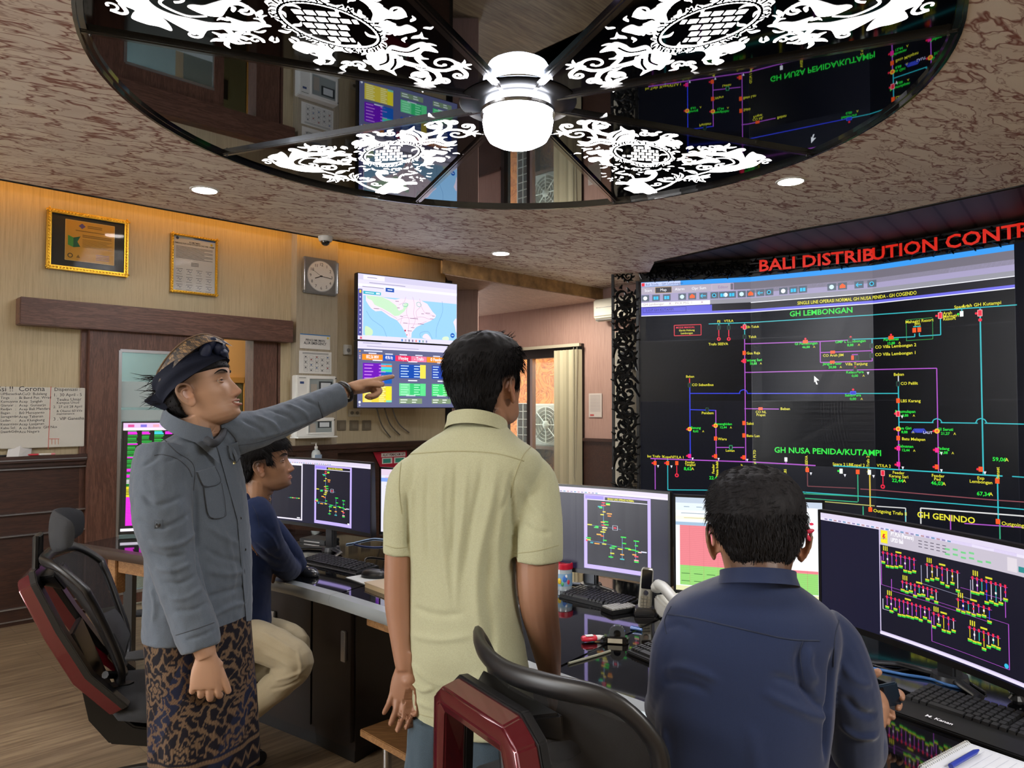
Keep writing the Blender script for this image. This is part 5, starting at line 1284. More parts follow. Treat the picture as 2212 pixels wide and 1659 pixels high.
# ================= desks =================
M_desk = flat('black_glass_top', '08080a', .045, spec=.55, coat=.3)
M_edge = flat('satin_edge', 'aab0b2', .3, .55)
M_deskside = flat('desk_dark_wood', '1c1512', .35, var=.3, vs=8)
M_lwood = wood('light_brown_wood', '7a5532', '9a7248', 'x')
ZT_ = .75
DF = [Vector(p) for p in ((-2.46, 4.17), (-1.45, 3.60), (-.94, 3.235), (-.735, 3.06), (-.476, 2.81), (.09, 2.16), (.34, 1.90), (.62, 1.52), (.80, 1.10), (.86, .55))]
DB_ = [Vector(p) for p in ((-2.15, 5.0), (-1.15, 4.62), (-.55, 4.20), (-.22, 3.95), (.15, 3.62), (.80, 3.05), (1.20, 2.78), (1.55, 2.35), (1.78, 1.6), (1.85, .55))]
def desk(i0, i1, label, doors=True, cab=True, edge=None):
 a = DF[i0:i1 + 1]; b = DB_[i0:i1 + 1][::-1]
 P = [p.copy() for p in a + b]; c = sum(P, Vector((0, 0))) / len(P)
 t = thing('control_desk', label, 'desk', (c.x, c.y, 0))
 sh = [c + (p - c) * .998 for p in P]
 MB().prism([(p.x, p.y) for p in sh], ZT_ - .035, ZT_).build('desktop', M_desk, t, world=True, bevel=.004)
 mb = MB()
 fr = [Vector((p.x, p.y, ZT_ - .018)) for p in sh[:len(a)]]
 nrm = []
 for i in range(len(fr)):
  d_ = (fr[min(i + 1, len(fr) - 1)] - fr[max(i - 1, 0)]).normalized(); nrm.append(Vector((-d_.y, d_.x, 0)))
 mb.loft([[f - n_ * .012 + Vector((0, 0, -.024)), f - n_ * .02 + Vector((0, 0, 0)), f - n_ * .012 + Vector((0, 0, .022)), f + n_ * .035 + Vector((0, 0, .024)), f + n_ * .04 + Vector((0, 0, .016)), f + n_ * .0 + Vector((0, 0, -.024))] for f, n_ in zip(fr, nrm)])
 mb.build('front_edge', edge or M_edge, t, world=True, smooth=50)
 if cab:
  ins = [f + (g - f) * .14 for f, g in zip(DF[i0:i1 + 1], DB_[i0:i1 + 1])]; insb = [f + (g - f) * .92 for f, g in zip(DF[i0:i1 + 1], DB_[i0:i1 + 1])]
  P2 = ins + insb[::-1]; P2 = [c + (p - c) * .99 for p in P2]
  MB().prism([(p.x, p.y) for p in P2], .06, ZT_ - .036).build('cabinet_body', M_deskside, t, world=True)
  MB().prism([(p.x, p.y) for p in [c + (p - c) * .96 for p in P2]], 0, .06).build('plinth', M_black, t, world=True)
  if doors:
   for a_, b_ in zip(P2[:len(a) - 1], P2[1:len(a)]):
    Ld = (b_ - a_).length; n = max(1, round(Ld / .26)); d = (b_ - a_) / Ld; an = math.atan2(d.y, d.x); nn = Vector((d.y, -d.x))
    for k in range(n):
     m_ = a_ + d * (Ld * (k + .5) / n) + nn * .012
     dr = MB().box((m_.x, m_.y, .38), (Ld / n - .012, .02, .56), an).build('cabinet_door', M_deskside, t, world=True, bevel=.002)
     hp = a_ + d * (Ld * (k + (.84 if k % 2 == 0 else .16)) / n) + nn * .03
     MB().box((hp.x, hp.y, .50), (.028, .014, .13), an).build('handle', M_silver, dr, world=True, bevel=.003)
 return t
t = desk(0, 1, 'black glass desk end by the sliding door carrying the magenta table display', doors=False, cab=False, edge=flat('desk_edge_brown', '3a2c24', .35))
for (x, y) in ((-2.2, 4.3), (-2.05, 4.85), (-1.6, 3.85)):
 mb = MB(); mb.box((x, y, .36), (.05, .05, .70)); mb.build('leg', M_black if x < -2.1 else M_lwood, t, world=True)
mb = MB(); m_ = (DF[0] * .75 + DF[1] * .25) + Vector((.03, .06)); an = math.atan2(DF[1].y - DF[0].y, DF[1].x - DF[0].x)
mb.box((m_.x + .25, m_.y - .1, .66), (.7, .05, .09), an); mb.box((m_.x + .0, m_.y + .03, .60), (.06, .06, .2), an); mb.build('apron', M_lwood, t, world=True, bevel=.004)
mb = MB(); mb.box((-1.62, 3.9, .33), (.04, .5, .66), R(60)); mb.build('side_panel', flat('ply_tan', '8a7350', .6), t, world=True)
desk(1, 3, 'black glass desk where the young man in the navy shirt sits, dark cabinet doors below')
t = desk(3, 5, 'black glass middle desk behind the man in the pale green shirt', cab=False)
# open wood pedestal of the middle desk
def deskpt(px, py, z): p = atZ(px, py, z); return p
a = Vector((-.66, 3.02)); b = Vector((-.36, 2.72)); d = (b - a).normalized(); an = math.atan2(d.y, d.x); nn = Vector((-d.y, d.x))
nn = nn if nn.y > 0 else -nn
def pl(s, dep): return a + d * s + nn * dep
L0 = (b - a).length
q = pl(L0 / 2, .10); mb = MB(); mb.box((q.x, q.y, .66), (L0, .03, .075), an); mb.build('drawer_front', M_lwood, t, world=True, bevel=.003, label='light brown wooden drawer front')
q = pl(L0 / 2, .35); mb = MB(); mb.box((q.x, q.y, .69), (L0, .5, .03), an); mb.build('drawer_box', M_deskside, t, world=True)
q = pl(L0 - .02, .30); mb = MB(); mb.box((q.x, q.y, .40), (.05, .42, .46), an); mb.build('pedestal_panel', M_lwood, t, world=True, bevel=.003)
q = pl(L0 / 2 - .02, .28); mb = MB(); mb.box((q.x, q.y, .185), (L0, .42, .03), an); mb.build('pedestal_shelf', M_lwood, t, world=True, bevel=.003)
for s, dp in ((.1, .12), (L0 - .03, .12), (.1, .45), (L0 - .03, .45)):
 q = pl(s, dp); MB().lathe([(0, 0), (.03, 0), (.03, .01), (.019, .015), (.019, .172), (0, .172)], (q.x, q.y, 0), 16).build('leg', M_chrome, t, world=True, smooth=40)
q = pl(L0 + .5, .55); mb = MB(); mb.box((q.x, q.y, .36), (.9, .5, .70), an); mb.build('cabinet_body', M_deskside, t, world=True)
t = desk(5, 9, 'black glass desk in front of the seated man in the dark blue shirt', doors=False)
# ================= monitors =================
M_bez = flat('monitor_black', '0b0b0d', .35, spec=.5)
M_bezlite = flat('monitor_grey_metal', '3c3e42', .35, .6)
def monitor(label, A, B, z0, z1, curve=0.0, stand=True, tilt=0.0, case=M_bez, foot=True):
 """A, B: left and right ends (X, Y) as seen from the front"""
 A = Vector((*A, 0)); B = Vector((*B, 0)); w = (B - A).length; d = (B - A).normalized()
 Mx = Matrix.Translation(A.lerp(B, .5) + Vector((0, 0, ZT_))) @ Matrix.Rotation(math.atan2(d.y, d.x), 4, 'Z')
 t = thing('desk_monitor', label, 'monitor', mtx=Mx)
 h0, h1 = z0 - ZT_, z1 - ZT_; sag = curve
 def yc(x): return sag * (1 - (2 * x / w) ** 2)        # middle sits further back
 n = 16 if sag else 1
 xs = [-w / 2 + w * k / n for k in range(n + 1)]
 def ty(z): return (z - h0) * math.tan(tilt)
 mb = MB()
 mb.loft([[(x, yc(x) + ty(h0), h0), (x, yc(x) + ty(h1), h1), (x, yc(x) + ty(h1) + .018, h1), (x, yc(x) + ty(h0) + .03, h0)] for x in xs])
 mb.build('case', case, t, bevel=0)
 mb = MB(); bw = .009
 for z_a, z_b in ((h0, h0 + .018), (h1 - bw, h1)):
  mb.loft([[(x, yc(x) + ty(z_a) - .004, z_a), (x, yc(x) + ty(z_b) - .004, z_b), (x, yc(x) + ty(z_b) + .001, z_b), (x, yc(x) + ty(z_a) + .001, z_a)] for x in xs])
 for x_a, x_b in ((-w / 2, -w / 2 + bw), (w / 2 - bw, w / 2)):
  mb.loft([[(x, yc(x) + ty(z) - .004, z), (x + (x_b - x_a), yc(x_b) + ty(z) - .004, z), (x + (x_b - x_a), yc(x_b) + ty(z) + .002, z), (x, yc(x) + ty(z) + .002, z)] for x, z in ((x_a, h0), (x_a, h1))])
 mb.build('bezel', case, t)
 if stand:
  y0 = yc(0) + .03
  mb = MB(); mb.box((0, y0 + .03, (h0 + .1) / 2), (.06, .035, h0 + .1)); mb.build('stand_neck', M_bezlite, t, bevel=.006)
  if foot:
   mb = MB()
   for s in (-1, 1):
    mb.tube([(0, y0 + .03, .012), (s * .13, y0 - .02, .010), (s * .22, y0 - .16, .008)], [.018, .014, .008], 8, flat=.6)
   mb.lathe([(0, 0), (.05, 0), (.045, .02), (0, .024)], (0, y0 + .03, 0), 20)
   mb.build('stand_foot', M_bezlite, t, smooth=50)
  else:
   mb = MB(); mb.prism([(-.13, y0 - .12), (.13, y0 - .12), (.11, y0 + .08), (-.11, y0 + .08)], 0, .012); mb.build('stand_foot', M_bez, t, bevel=.004)
 W, H = w - 2 * bw, h1 - h0 - bw - .018
 def mp(u, v, l, um=None):
  x = -w / 2 + bw + u * W; z = h0 + .018 + v * H
  return Vector((x, yc(x) + ty(z) - l - .0015, z))
 cuts = [k / 12 for k in range(13)] if sag else [0, 1]
 return t, Canvas(mp, cuts, .0006)
def label_blobs(c, pts, r):
 for (x, y, col) in pts:
  n = 1
  c.rect(x - .022, y - .010, x + .024, y + .008, col, 4)
LAV = 'b8a6f0'
def network_window(c, u0, u1, v0, v1, fullframe=True):
 """window with the branching feeder diagram"""
 W, H = u1 - u0, v1 - v0; X = lambda a: u0 + a * W; Y = lambda a: v0 + a * H
 c.rect(X(0), Y(0), X(1), Y(1), LAV, 1); c.rect(X(.05), Y(.055), X(.955), Y(.93), '10101f', 2); c.rect(X(.32), Y(.935), X(.955), Y(.975), '0a0a14', 2)
 c.text('SINGLE LINE OPERASI NORMAL', X(.36), Y(.942), H * .028, YEL, 3, w=W * .4, bold=.03); c.line(X(.05), Y(.93), X(.955), Y(.93), .006, 'e8e8f4', 3); c.rect(X(.02), Y(.94), X(.3), Y(.985), '8f7fe0', 2)
 def P(x, y): return X(x), Y(y)
 # local coordinates of the diagram: x 0..1, y 0..1
 def ln(*q, col='5a86b0', w=.0035): c.path([P(*p) for p in q], w, col, 3)
 ln((.30, .91), (.30, .37), (.03, .37)); ln((.1, .585), (.30, .58), (.52, .57), (.56, .565)); ln((.03, .38), (.30, .36), (.9, .30)); ln((.41, .34), (.41, .17)); ln((.58, .47), (.58, .18)); ln((.78, .44), (.78, .16))
 r = random.Random(3)
 seq = [(.30, .90, RED), (.37, .895, GRN), (.37, .88, YEL), (.30, .865, 'e04040'), (.25, .845, '3ab0b8'), (.26, .83, GRN), (.31, .78, 'e8c040'), (.39, .76, 'e8a040'), (.39, .73, 'e08030'), (.28, .74, YEL), (.33, .65, GRN), (.29, .64, 'f0a040'), (.34, .61, GRN), (.30, .60, RED), (.09, .59, YEL), (.20, .575, GRN), (.19, .56, '40c060'),
           (.32, .57, 'e8d090'), (.31, .54, YEL), (.29, .51, YEL), (.23, .47, 'f0b040'), (.28, .455, 'e86030'), (.07, .41, GRN), (.07, .385, YEL), (.32, .40, GRN), (.12, .35, '3ab0b8'), (.2, .345, 'e8a040'), (.31, .35, YEL), (.46, .335, GRN), (.43, .31, '40d060'), (.55, .31, YEL), (.6, .47, GRN), (.61, .39, GRN), (.66, .33, GRN), (.70, .32, YEL), (.74, .32, GRN),
           (.79, .44, GRN), (.79, .38, GRN), (.8, .31, GRN), (.84, .30, 'e0b0b0'), (.9, .31, 'c8c8d8'), (.43, .24, YEL), (.41, .19, GRN), (.58, .24, 'e8a040'), (.58, .18, '40b0b0'), (.76, .26, 'e8a040'), (.79, .24, 'e04060'), (.79, .19, 'f0a0a0'), (.79, .17, GRN)]
 for (x, y, col) in seq:
  ww = .022 + .02 * r.random(); hh = .008
  c.rect(X(x - ww), Y(y - hh), X(x + ww), Y(y + hh), col, 4)
 c.frame(X(.44), Y(.55), X(.51), Y(.61), .003, 'c8c8d8', 4); c.rect(X(.455), Y(.57), X(.495), Y(.59), 'd83048', 5); c.disc(X(.045), Y(.375), .006, 'e02840', 5, 8, .012)
 c.rect(X(.9), Y(.05), X(.95), Y(.075), 'e8e8f0', 4)
def scada_bg(c):
 c.rect(0, 0, 1, 1, '14142a', 0); c.rect(0, .955, 1, 1, 'cfc6dc', 1); c.rect(0, .93, 1, .955, 'd9d2e6', 1)
 for k in range(26): c.rect(.02 + k * .022, .937, .034 + k * .022, .95, ('8a80a8', '6a90b0', 'b08a90')[k % 3], 2)
# magenta table display
t, c = monitor('black display with a magenta and green table behind the man in the grey shirt', (-2.335, 4.42), (-1.50, 4.68), .765, 1.435, 0, False, tilt=R(4))
c.rect(0, 0, 1, 1, '0c100c', 0); c.rect(0, .955, 1, 1, 'd8b8e0', 1); c.rect(0, .93, 1, .955, 'f0d8f0', 1); c.rect(0, 0, 1, .025, 'f0e8f8', 1)
for k in range(12): c.rect(.03 + k * .08, .96, .07 + k * .08, .985, ('d04a90', '7a6ad0', 'e0a0b0')[k % 3], 2)
r = random.Random(9)
for i in range(64):
 z = .92 - i * .0138
 band = i in (1, 2, 9, 18, 26, 27, 30, 31, 38, 39) or i > 43
 for j in range(12):
  x = .03 + j * .08 + (.01 if j % 3 else 0)
  if band and (i % 7 or j < 2): col = ('e028d8' if i < 34 or i > 44 else 'e0d020') if j % 3 != 2 or i > 50 else '3ac8d8'
  else: col = ('1fa838', '188028', '28c048')[(i + j) % 3]
  if i in (33, 34, 35): col = 'f0e8f0'
  if i in (40, 41, 42, 43): col = 'e0d820'
  if not band and j % 4 == 3: continue
  c.rect(x, z, x + .045 + .02 * r.random(), z + (.0125 if band else .008), col, 2)
c.build('table_picture', M_scr, t)
# ultrawide of the young man
t, c = monitor('curved wide monitor beside the face of the young seated man', (-1.36, 4.19), (-.696, 3.70), .875, 1.245, .03)
scada_bg(c); network_window(c, .42, .80, .02, .925)
c.rect(.02, .03, .30, .93, 'e8e0f8', 1); c.rect(.02, .05, .29, .9, '10101f', 2)
for k in range(5): c.rect(.18 + k * .02, .37, .195 + k * .02, .385, (GRN, YEL, RED, GRN, YEL)[k], 3)
c.line(.16, .375, .27, .38, .003, '5a86b0', 3); c.rect(.25, .06, .28, .075, 'e8e8f0', 3)
c.build('diagram_picture', M_scr, t)
# document monitor left of the pale green shirt
t, c = monitor('flat monitor with a white document beside the pale green sleeve', (-.675, 3.80), (-.20, 3.56), .87, 1.215, 0, True, foot=False)
c.rect(0, 0, 1, 1, 'd9d8ee', 0); c.rect(0, .9, 1, 1, 'd8c4d8', 1); c.rect(0, .80, 1, .86, '7c9ce0', 1); c.line(.05, .73, .5, .735, .008, 'b4b0c0', 2); c.line(.05, .68, .25, .69, .008, 'b4b0c0', 2); c.line(.3, .68, .4, .68, .008, 'b4b0c0', 2); c.line(.05, .87, .6, .88, .01, 'e0a0b0', 2)
c.build('document_picture', M_scr, t)
# ultrawide in the centre
t, c = monitor('curved wide monitor beside the elbow of the man in the pale green shirt', (-.04, 3.33), (.617, 2.90), .822, 1.19, .03)
scada_bg(c); network_window(c, .50, .90, .02, .925); c.rect(.02, .03, .325, .93, 'f0e8fa', 1); c.rect(.02, .05, .31, .92, '10101f', 2); c.rect(.36, .0, .45, .955, '14142a', 1)
c.build('diagram_picture', M_scr, t)
# spreadsheet monitor
t, c = monitor('flat monitor with a red and green spreadsheet behind the head of the seated man', (.612, 2.825), (1.11, 2.64), .815, 1.19, 0, True, foot=False, case=flat('bezel_grey', '15161a', .3))
c.rect(0, 0, 1, 1, 'e6ecec', 0); c.rect(0, .94, 1, 1, 'b8c4d4', 1); c.rect(0, .86, 1, .94, 'd8e2ea', 1); c.rect(0, .76, 1, .80, 'f0f0d8', 1)
for k in range(10): c.line(.06 + k * .09, .9, .10 + k * .09, .9, .008, '8aa0b0', 2)
c.line(.04, .83, .35, .83, .008, '9aa4b0', 2); c.line(.06, .78, .4, .785, .006, 'c0b070', 2); c.rect(0, .70, 1, .735, '9ab4cc', 1)
c.rect(.03, .27, .97, .70, 'e08088', 1); c.rect(.03, .06, .97, .27, '90cc70', 1); c.rect(0, 0, 1, .05, 'd8d8a8', 1)
for k in range(32): z = .69 - k * .0203; c.line(.03, z, .97, z, .0015, 'b86068' if z > .27 else '6aa850', 2)
for k in range(9): c.line(.1 + k * .1, .06, .1 + k * .1, .7, .0012, 'b86068', 2)
for k in range(10): c.rect(.04 + (k % 5) * .09, .1 + (k // 5) * .08, .1 + (k % 5) * .09, .108 + (k // 5) * .08, '4a7a40', 3)
c.rect(.62, .3, .97, .94, 'eef2f4', 3); c.disc(.93, .78, .014, 'd03050', 4)
c.build('spreadsheet_picture', M_scr, t)
# big right ultrawide
t, c = monitor('large curved monitor with a dense red and yellow feeder diagram nearest the notebook', (1.015, 2.463), (1.272, 1.70), .815, 1.183, .035)
scada_bg(c); c.rect(.275, .03, .875, .96, 'c4b8d8', 1); c.rect(.28, .045, .862, .80, '10101f', 2); c.rect(.28, .80, .862, .935, 'b9b2bf', 2)
c.rect(.285, .82, .315, .93, 'e8d828', 3); c.poly([(.296, .90), (.306, .90), (.300, .878), (.308, .878), (.294, .845), (.298, .868), (.292, .868)], 'd03028', 4); c.line(.289, .86, .311, .86, .004, '2858b0', 4)
c.text('PT.PLN (Persero)', .33, .895, .035, 'f0eef4', 4, bold=.02, w=.10); c.text('UP2D Bali', .33, .845, .035, 'f0eef4', 4, bold=.02, w=.055)
for k in range(3):
 for j in range(5): c.line(.45 + j * .025, .85 + k * .025, .465 + j * .025, .85 + k * .025, .006, '4a4454', 3)
for k in range(10): c.rect(.56 + (k % 6) * .032, .83 + (k // 6) * .04 + .01 * (k % 2), .58 + (k % 6) * .032, .845 + (k // 6) * .04 + .01 * (k % 2), '70c080', 3)
c.rect(.84, .83, .862, .87, '2a8080', 3); c.rect(.80, .82, .835, .92, 'd0c8d0', 3)
r = random.Random(21)
def bus(x0, x1, y, n, L0, cols, lab=True):
 c.line(x0, y, x1, y - .005, .003, 'a04bb8', 3)
 for k in range(n):
  x = x0 + (x1 - x0) * (k + .5) / n; ll = L0 * (.6 + .5 * r.random()); col = cols[k % len(cols)]
  c.line(x, y, x, y - ll, .0028, col, 3); c.rect(x - .0035, y - .012, x + .0035, y + .012, 'e82848', 4)
  c.rect(x - .008, y - ll - .018, x + .009, y - ll - .006, 'c8c830', 4); c.rect(x - .008, y - ll - .03, x + .008, y - ll - .019, '30c840', 4)
  if k % 2: c.rect(x - .003, y - ll * .5 - .01, x + .003, y - ll * .5 + .006, ('e82848', 'e8e0e0')[k % 4 == 1], 4)
 for k in range(3): c.rect(x0 + .01 + k * .008, y + .02, x0 + .014 + k * .008, y + .06, 'd0c830', 4);
 c.rect((x0 + x1) / 2 - .012, y + .022, (x0 + x1) / 2 + .014, y + .036, 'c8c830', 4)
MG, WH, YL, BL, GN = 'b050c8', 'd0c8d8', 'd8c020', '2838d0', '30b0a8'
bus(.285, .44, .735, 8, .10, (MG,)); bus(.475, .62, .715, 7, .13, (WH, YL, WH, MG)); bus(.66, .80, .70, 8, .13, (WH, MG, GN, BL, WH, GN)); bus(.37, .53, .52, 9, .07, (MG, GN, WH)); bus(.60, .74, .50, 7, .08, (YL, BL, GN, WH, MG)); bus(.30, .50, .355, 11, .10, (MG,)); bus(.50, .60, .33, 5, .09, (MG, WH, YL)); bus(.645, .77, .31, 7, .10, (YL, WH, GN))
c.path([(.285, .70), (.285, .45), (.62, .43), (.80, .43), (.80, .10), (.50, .10), (.50, .3)], .003, 'a04bb8', 3); c.path([(.33, .52), (.33, .42), (.72, .40)], .003, 'a04bb8', 3); c.path([(.46, .70), (.46, .55), (.66, .53), (.66, .68)], .003, '9090a8', 3); c.path([(.62, .60), (.79, .60), (.79, .47)], .003, 'a04bb8', 3)
c.path([(.29, .33), (.29, .24), (.34, .24)], .003, 'c8c8d8', 3); c.disc(.79, .12, .008, '30b0d0', 4, 10, .018)
c.rect(.275, .015, .875, .035, 'd8d0e8', 3); c.disc(.93, .62, .003, 'f0f0f0', 3, 6, .006)
c.build('feeder_picture', M_scr, t)
# ================= things on the desks =================
ZK = ZT_
M_key = flat('key_black', '17181a', .45); M_kb = flat('keyboard_black', '0d0e10', .4)
def on(px, py, z=ZK): return atZ(px, py, z)
def keyboard(label, c0, c1, depth, front=None, keys=(15, 6), rest=0.0, legend=None):
 """c0, c1: pixels of the front left and front right corner; depth goes away from the operator"""
 a = on(*c0); b = on(*c1); d = (b - a); w = d.length; an = math.atan2(d.y, d.x)
 t = thing('keyboard', label, 'keyboard', (a.x, a.y, ZK), an)
 mb = MB(); prof = [(0, .0), (0, .010), (depth, .024), (depth, .0)]
 mb.loft([[(x, y, z) for y, z in prof] for x in (0, w)]); mb.build('keyboard_body', M_kb, t, bevel=.003)
 if front: MB().b2((.003, -.004, .001), (w - .003, .006, .008)).build('front_strip', front, t, bevel=.002)
 nx, ny = keys; y0 = rest + .012; kw = (w - .02) / (nx * 1.0); kd = (depth - y0 - .008) / ny
 mb = MB()
 def key(x, y, sx):
  z = .010 + .014 * y / depth
  mb.loft([[(x, y, z), (x + sx, y, z), (x + sx, y + kd * .86, z + .002), (x, y + kd * .86, z + .002)], [(x + .0015, y + .0015, z + .008), (x + sx - .0015, y + .0015, z + .008), (x + sx - .0015, y + kd * .78, z + .010), (x + .0015, y + kd * .78, z + .010)]])
 for j in range(ny):
  x = .01; k = 0
  sh = (0, .3, .2, .1, 0, 0)[j % 6]
  while x < w - .012 - kw * .5:
   if w > .3 and (abs(x - w * .70) < kw * .3 or abs(x - w * .83) < kw * .3): x += kw * .35
   sx = kw * (.88 if not (j == 0 and 3 <= k <= 3) else 4.5)
   if x + sx > w - .008: break
   key(x, y0 + j * kd, sx); x += sx + kw * .12; k += 1
 mb.build('keys', M_key, t)
 return t, w
keyboard('thin black keyboard with a silver front edge on the desk of the young man', (645, 1215), (770, 1243), .135, M_silver, (17, 6))
keyboard('black keyboard in front of the centre curved monitor, pale keypad at its end', (1206, 1290), (1338, 1322), .14, None, (16, 6))
a = on(1320, 1322); b = on(1372, 1303)
t = thing('number_pad', 'small keypad with pale keys at the end of the centre keyboard', 'keypad', mtx=Matrix.Translation(on(1306, 1318) + Vector((.0, 0, .002))) @ Matrix.Rotation(R(-38), 4, 'Z'))
keyboard('black keyboard partly hidden by the arm of the seated man in dark blue', (1352, 1412), (1432, 1446), .15, None, (12, 5))
t2, w2 = keyboard('wide black keyboard with a handwritten name on its wrist rest beside the phone hand', (1905, 1536), (2240, 1655), .22, None, (17, 6), rest=.075)
# the number pad block sits beside the centre keyboard
t.location = on(1322, 1330); t.rotation_euler = (0, 0, R(28)); WM[t.name] = Matrix.Translation(t.location) @ Matrix.Rotation(R(28), 4, 'Z')
MB().b2((0, 0, 0), (.125, .075, .016)).build('pad_body', M_kb, t, bevel=.003)
mb = MB()
for i in range(7):
 for j in range(4): mb.b2((.006 + i * .0165, .005 + j * .017, .015), (.020 + i * .0165, .019 + j * .017, .021))
mb.build('keys', flat('key_grey', '9a9a96', .5), t)
c = Canvas(lambda u, v, l, um=None: Vector((u, v, .0125 + .06 * v + l)))
c.text('M. Kanan', w2 * .27, .026, .012, 'e8e8ee', 1, bold=.02, sx=1.0); c.build('wrist_rest_name', M_print, t2)
def mouse(label, px, py, an, m=M_black, stick=False):
 t = thing('computer_mouse', label, 'mouse', on(px, py), R(an))
 mb = MB(); mb.loft([[(.062 * k * math.cos(q) * (1 if math.cos(q) > 0 else .95), .034 * k * math.sin(q), z) for q in (6.283 * i / 20 for i in range(20))] for k, z in ((.92, 0), (1, .006), (.98, .016), (.86, .027), (.62, .034), (.3, .037))])
 mb.build('mouse_body', m, t, smooth=60)
 MB().b2((.02, -.003, .028), (.045, .003, .035)).build('wheel', M_bezlite, t, bevel=.002)
 if stick: MB().b2((-.045, -.02, .025), (-.03, .02, .034)).build('mouse_sticker', flat('sticker', 'b8b09a', .6), t)
 return t
mouse('black and silver mouse on the glass desk in front of the thin keyboard', 668, 1243, -40, flat('mouse_dark', '24262a', .25, coat=.5), True)
t = thing('mouse_pad', 'small pale mouse pad by the edge of the middle desk', 'mouse pad', on(800, 1252), R(-48))
MB().b2((-.10, -.07, 0), (.11, .07, .004)).build('pad', flat('pad_pale', 'aeb0ae', .6), t, bevel=.0015)
m_ = mouse('black mouse on the pale mouse pad', 806, 1249, -20); m_.location.z += .0045
t = thing('notebook', 'closed beige notebook at the edge of the middle desk', 'notebook', on(838, 1272), R(-50))
MB().b2((-.09, -.06, 0), (.09, .06, .018)).build('pages', flat('page_edge', 'b09a78', .7), t); MB().b2((-.093, -.063, .018), (.093, .063, .022)).build('cover', flat('cover_beige', '9c8a70', .5), t, bevel=.001)
# jar with red lid
t = thing('snack_jar', 'clear plastic snack jar with a red lid beside the pale green sleeve', 'jar', on(1217, 1272))
jr, jh = .033, .10
jr = .036
MB().lathe([(0, 0), (jr, 0), (jr * 1.04, .01), (jr * 1.05, .08), (jr, .095), (0, .096)], seg=24).build('jar_body', flat('jar_clear', 'a8b4bc', .12, coat=.5), t, smooth=40)
MB().lathe([(jr * 1.02, .088), (jr * 1.14, .088), (jr * 1.14, .108), (jr * 1.05, .112), (jr * .9, .112), (jr * .88, .106), (0, .106)], seg=28).build('jar_lid', flat('lid_red', 'b81830', .35), t, smooth=35)
mb = MB(); rings = []
for z in (.018, .07):
 rings.append([(jr * 1.062 * math.cos(q), jr * 1.062 * math.sin(q), z) for q in (R(-200) + R(220) * i / 18 for i in range(19))])
mb.loft(rings, cap=False, closed=False); mb.build('jar_wrapper', flat('wrapper_blue', '7aa0c0', .4), t, smooth=40)
for (q, z, col, rr) in ((-120, .04, 'd8b830', .013), (-85, .05, '3a70c0', .014), (-60, .036, 'c03848', .010), (-100, .028, '50a060', .009), (-75, .06, 'e0e0e0', .008)):
 a = R(q); MB().ell((jr * 1.065 * math.cos(a), jr * 1.065 * math.sin(a), z), (rr * .7, .003, rr), 10, Matrix.Rotation(a + R(90), 3, 'Z')).build('wrapper_spot', flat('spot_' + col, col, .5), t)
# cordless phone in its charger
pb = on(1392, 1328)
t = thing('cordless_phone', 'silver and black cordless handset standing in a black charger', 'phone', pb, R(-8))
mb = MB(); mb.loft([[(sx * (.040 - .004 * k), sy * .028 + .004 * k, z) for sx, sy in ((-1, -1), (1, -1), (1, 1), (-1, 1))] for k, z in ((0, 0), (.5, .012), (2.2, .03))])
mb.build('charger', flat('charger_dark', '1a1b1d', .3, coat=.3), t, bevel=.004)
M_hs = flat('handset_silver', '8c8c86', .3, .5)
Mh = Matrix.Translation((0, 0, .012)) @ Matrix.Rotation(R(-12), 4, 'X') @ Matrix.Rotation(R(5), 4, 'Y')
mb = MB(); mb.T = Mh; mb.loft([[(sx * w_, sy * .011 + .002, z) for sx, sy in ((-1, -1), (-.6, -1.35), (.6, -1.35), (1, -1), (1, 1), (-1, 1))] for w_, z in ((.021, 0), (.025, .02), (.0235, .08), (.0235, .125), (.022, .155), (.016, .160))])
mb.build('handset', M_hs, t, bevel=.003)
mb = MB(); mb.T = Mh; mb.b2((-.019, -.0165, .082), (.019, -.012, .152)); mb.build('screen', flat('phone_screen', '08080a', .1, coat=1), t, bevel=.002)
mb = MB(); mb.T = Mh; mb.lathe([(0, 0), (.010, 0), (.009, .003), (0, .003)], (0, -.0145, .068), 20, Matrix.Rotation(R(90), 3, 'X')); mb.build('navigation_ring', M_chrome, t)
mb = MB(); mb.T = Mh
for i in range(3):
 for j in range(4): mb.b2((-.018 + i * .0125, -.0175, .010 + j * .012), (-.0075 + i * .0125, -.0145, .019 + j * .012))
mb.build('keys', flat('phone_keys', '6f6a5c', .5), t)
# white corded desk phone half hidden by the man
p = on(1490, 1335); t = thing('desk_telephone', 'white corded telephone behind the shoulder of the seated man in dark blue', 'telephone', p, R(20))
mb = MB(); mb.loft([[(-.10, y, 0), (.10, y, 0), (.10, y, z), (-.10, y, z)] for y, z in ((-.09, .03), (0, .05), (.09, .075))]); mb.build('telephone_body', M_white, t, bevel=.01)
mb = MB(); mb.tube(catmull([(-.09, -.10, .055), (-.095, -.05, .085), (-.09, .03, .11), (-.085, .08, .11)], 6), .02, 12); mb.ell((-.09, -.10, .06), (.028, .024, .022), 14); mb.ell((-.085, .085, .10), (.028, .024, .022), 14); mb.build('telephone_handset', flat('phone_white', 'c4c6c2', .35), t, smooth=60)
mb = MB(); mb.tube(catmull([(-.10, -.12, .05), (-.14, -.14, .01), (-.12, -.08, .006), (-.06, -.11, .006), (-.02, -.10, .02)], 8), .006, 8); mb.build('telephone_cord', M_white, t, smooth=60)
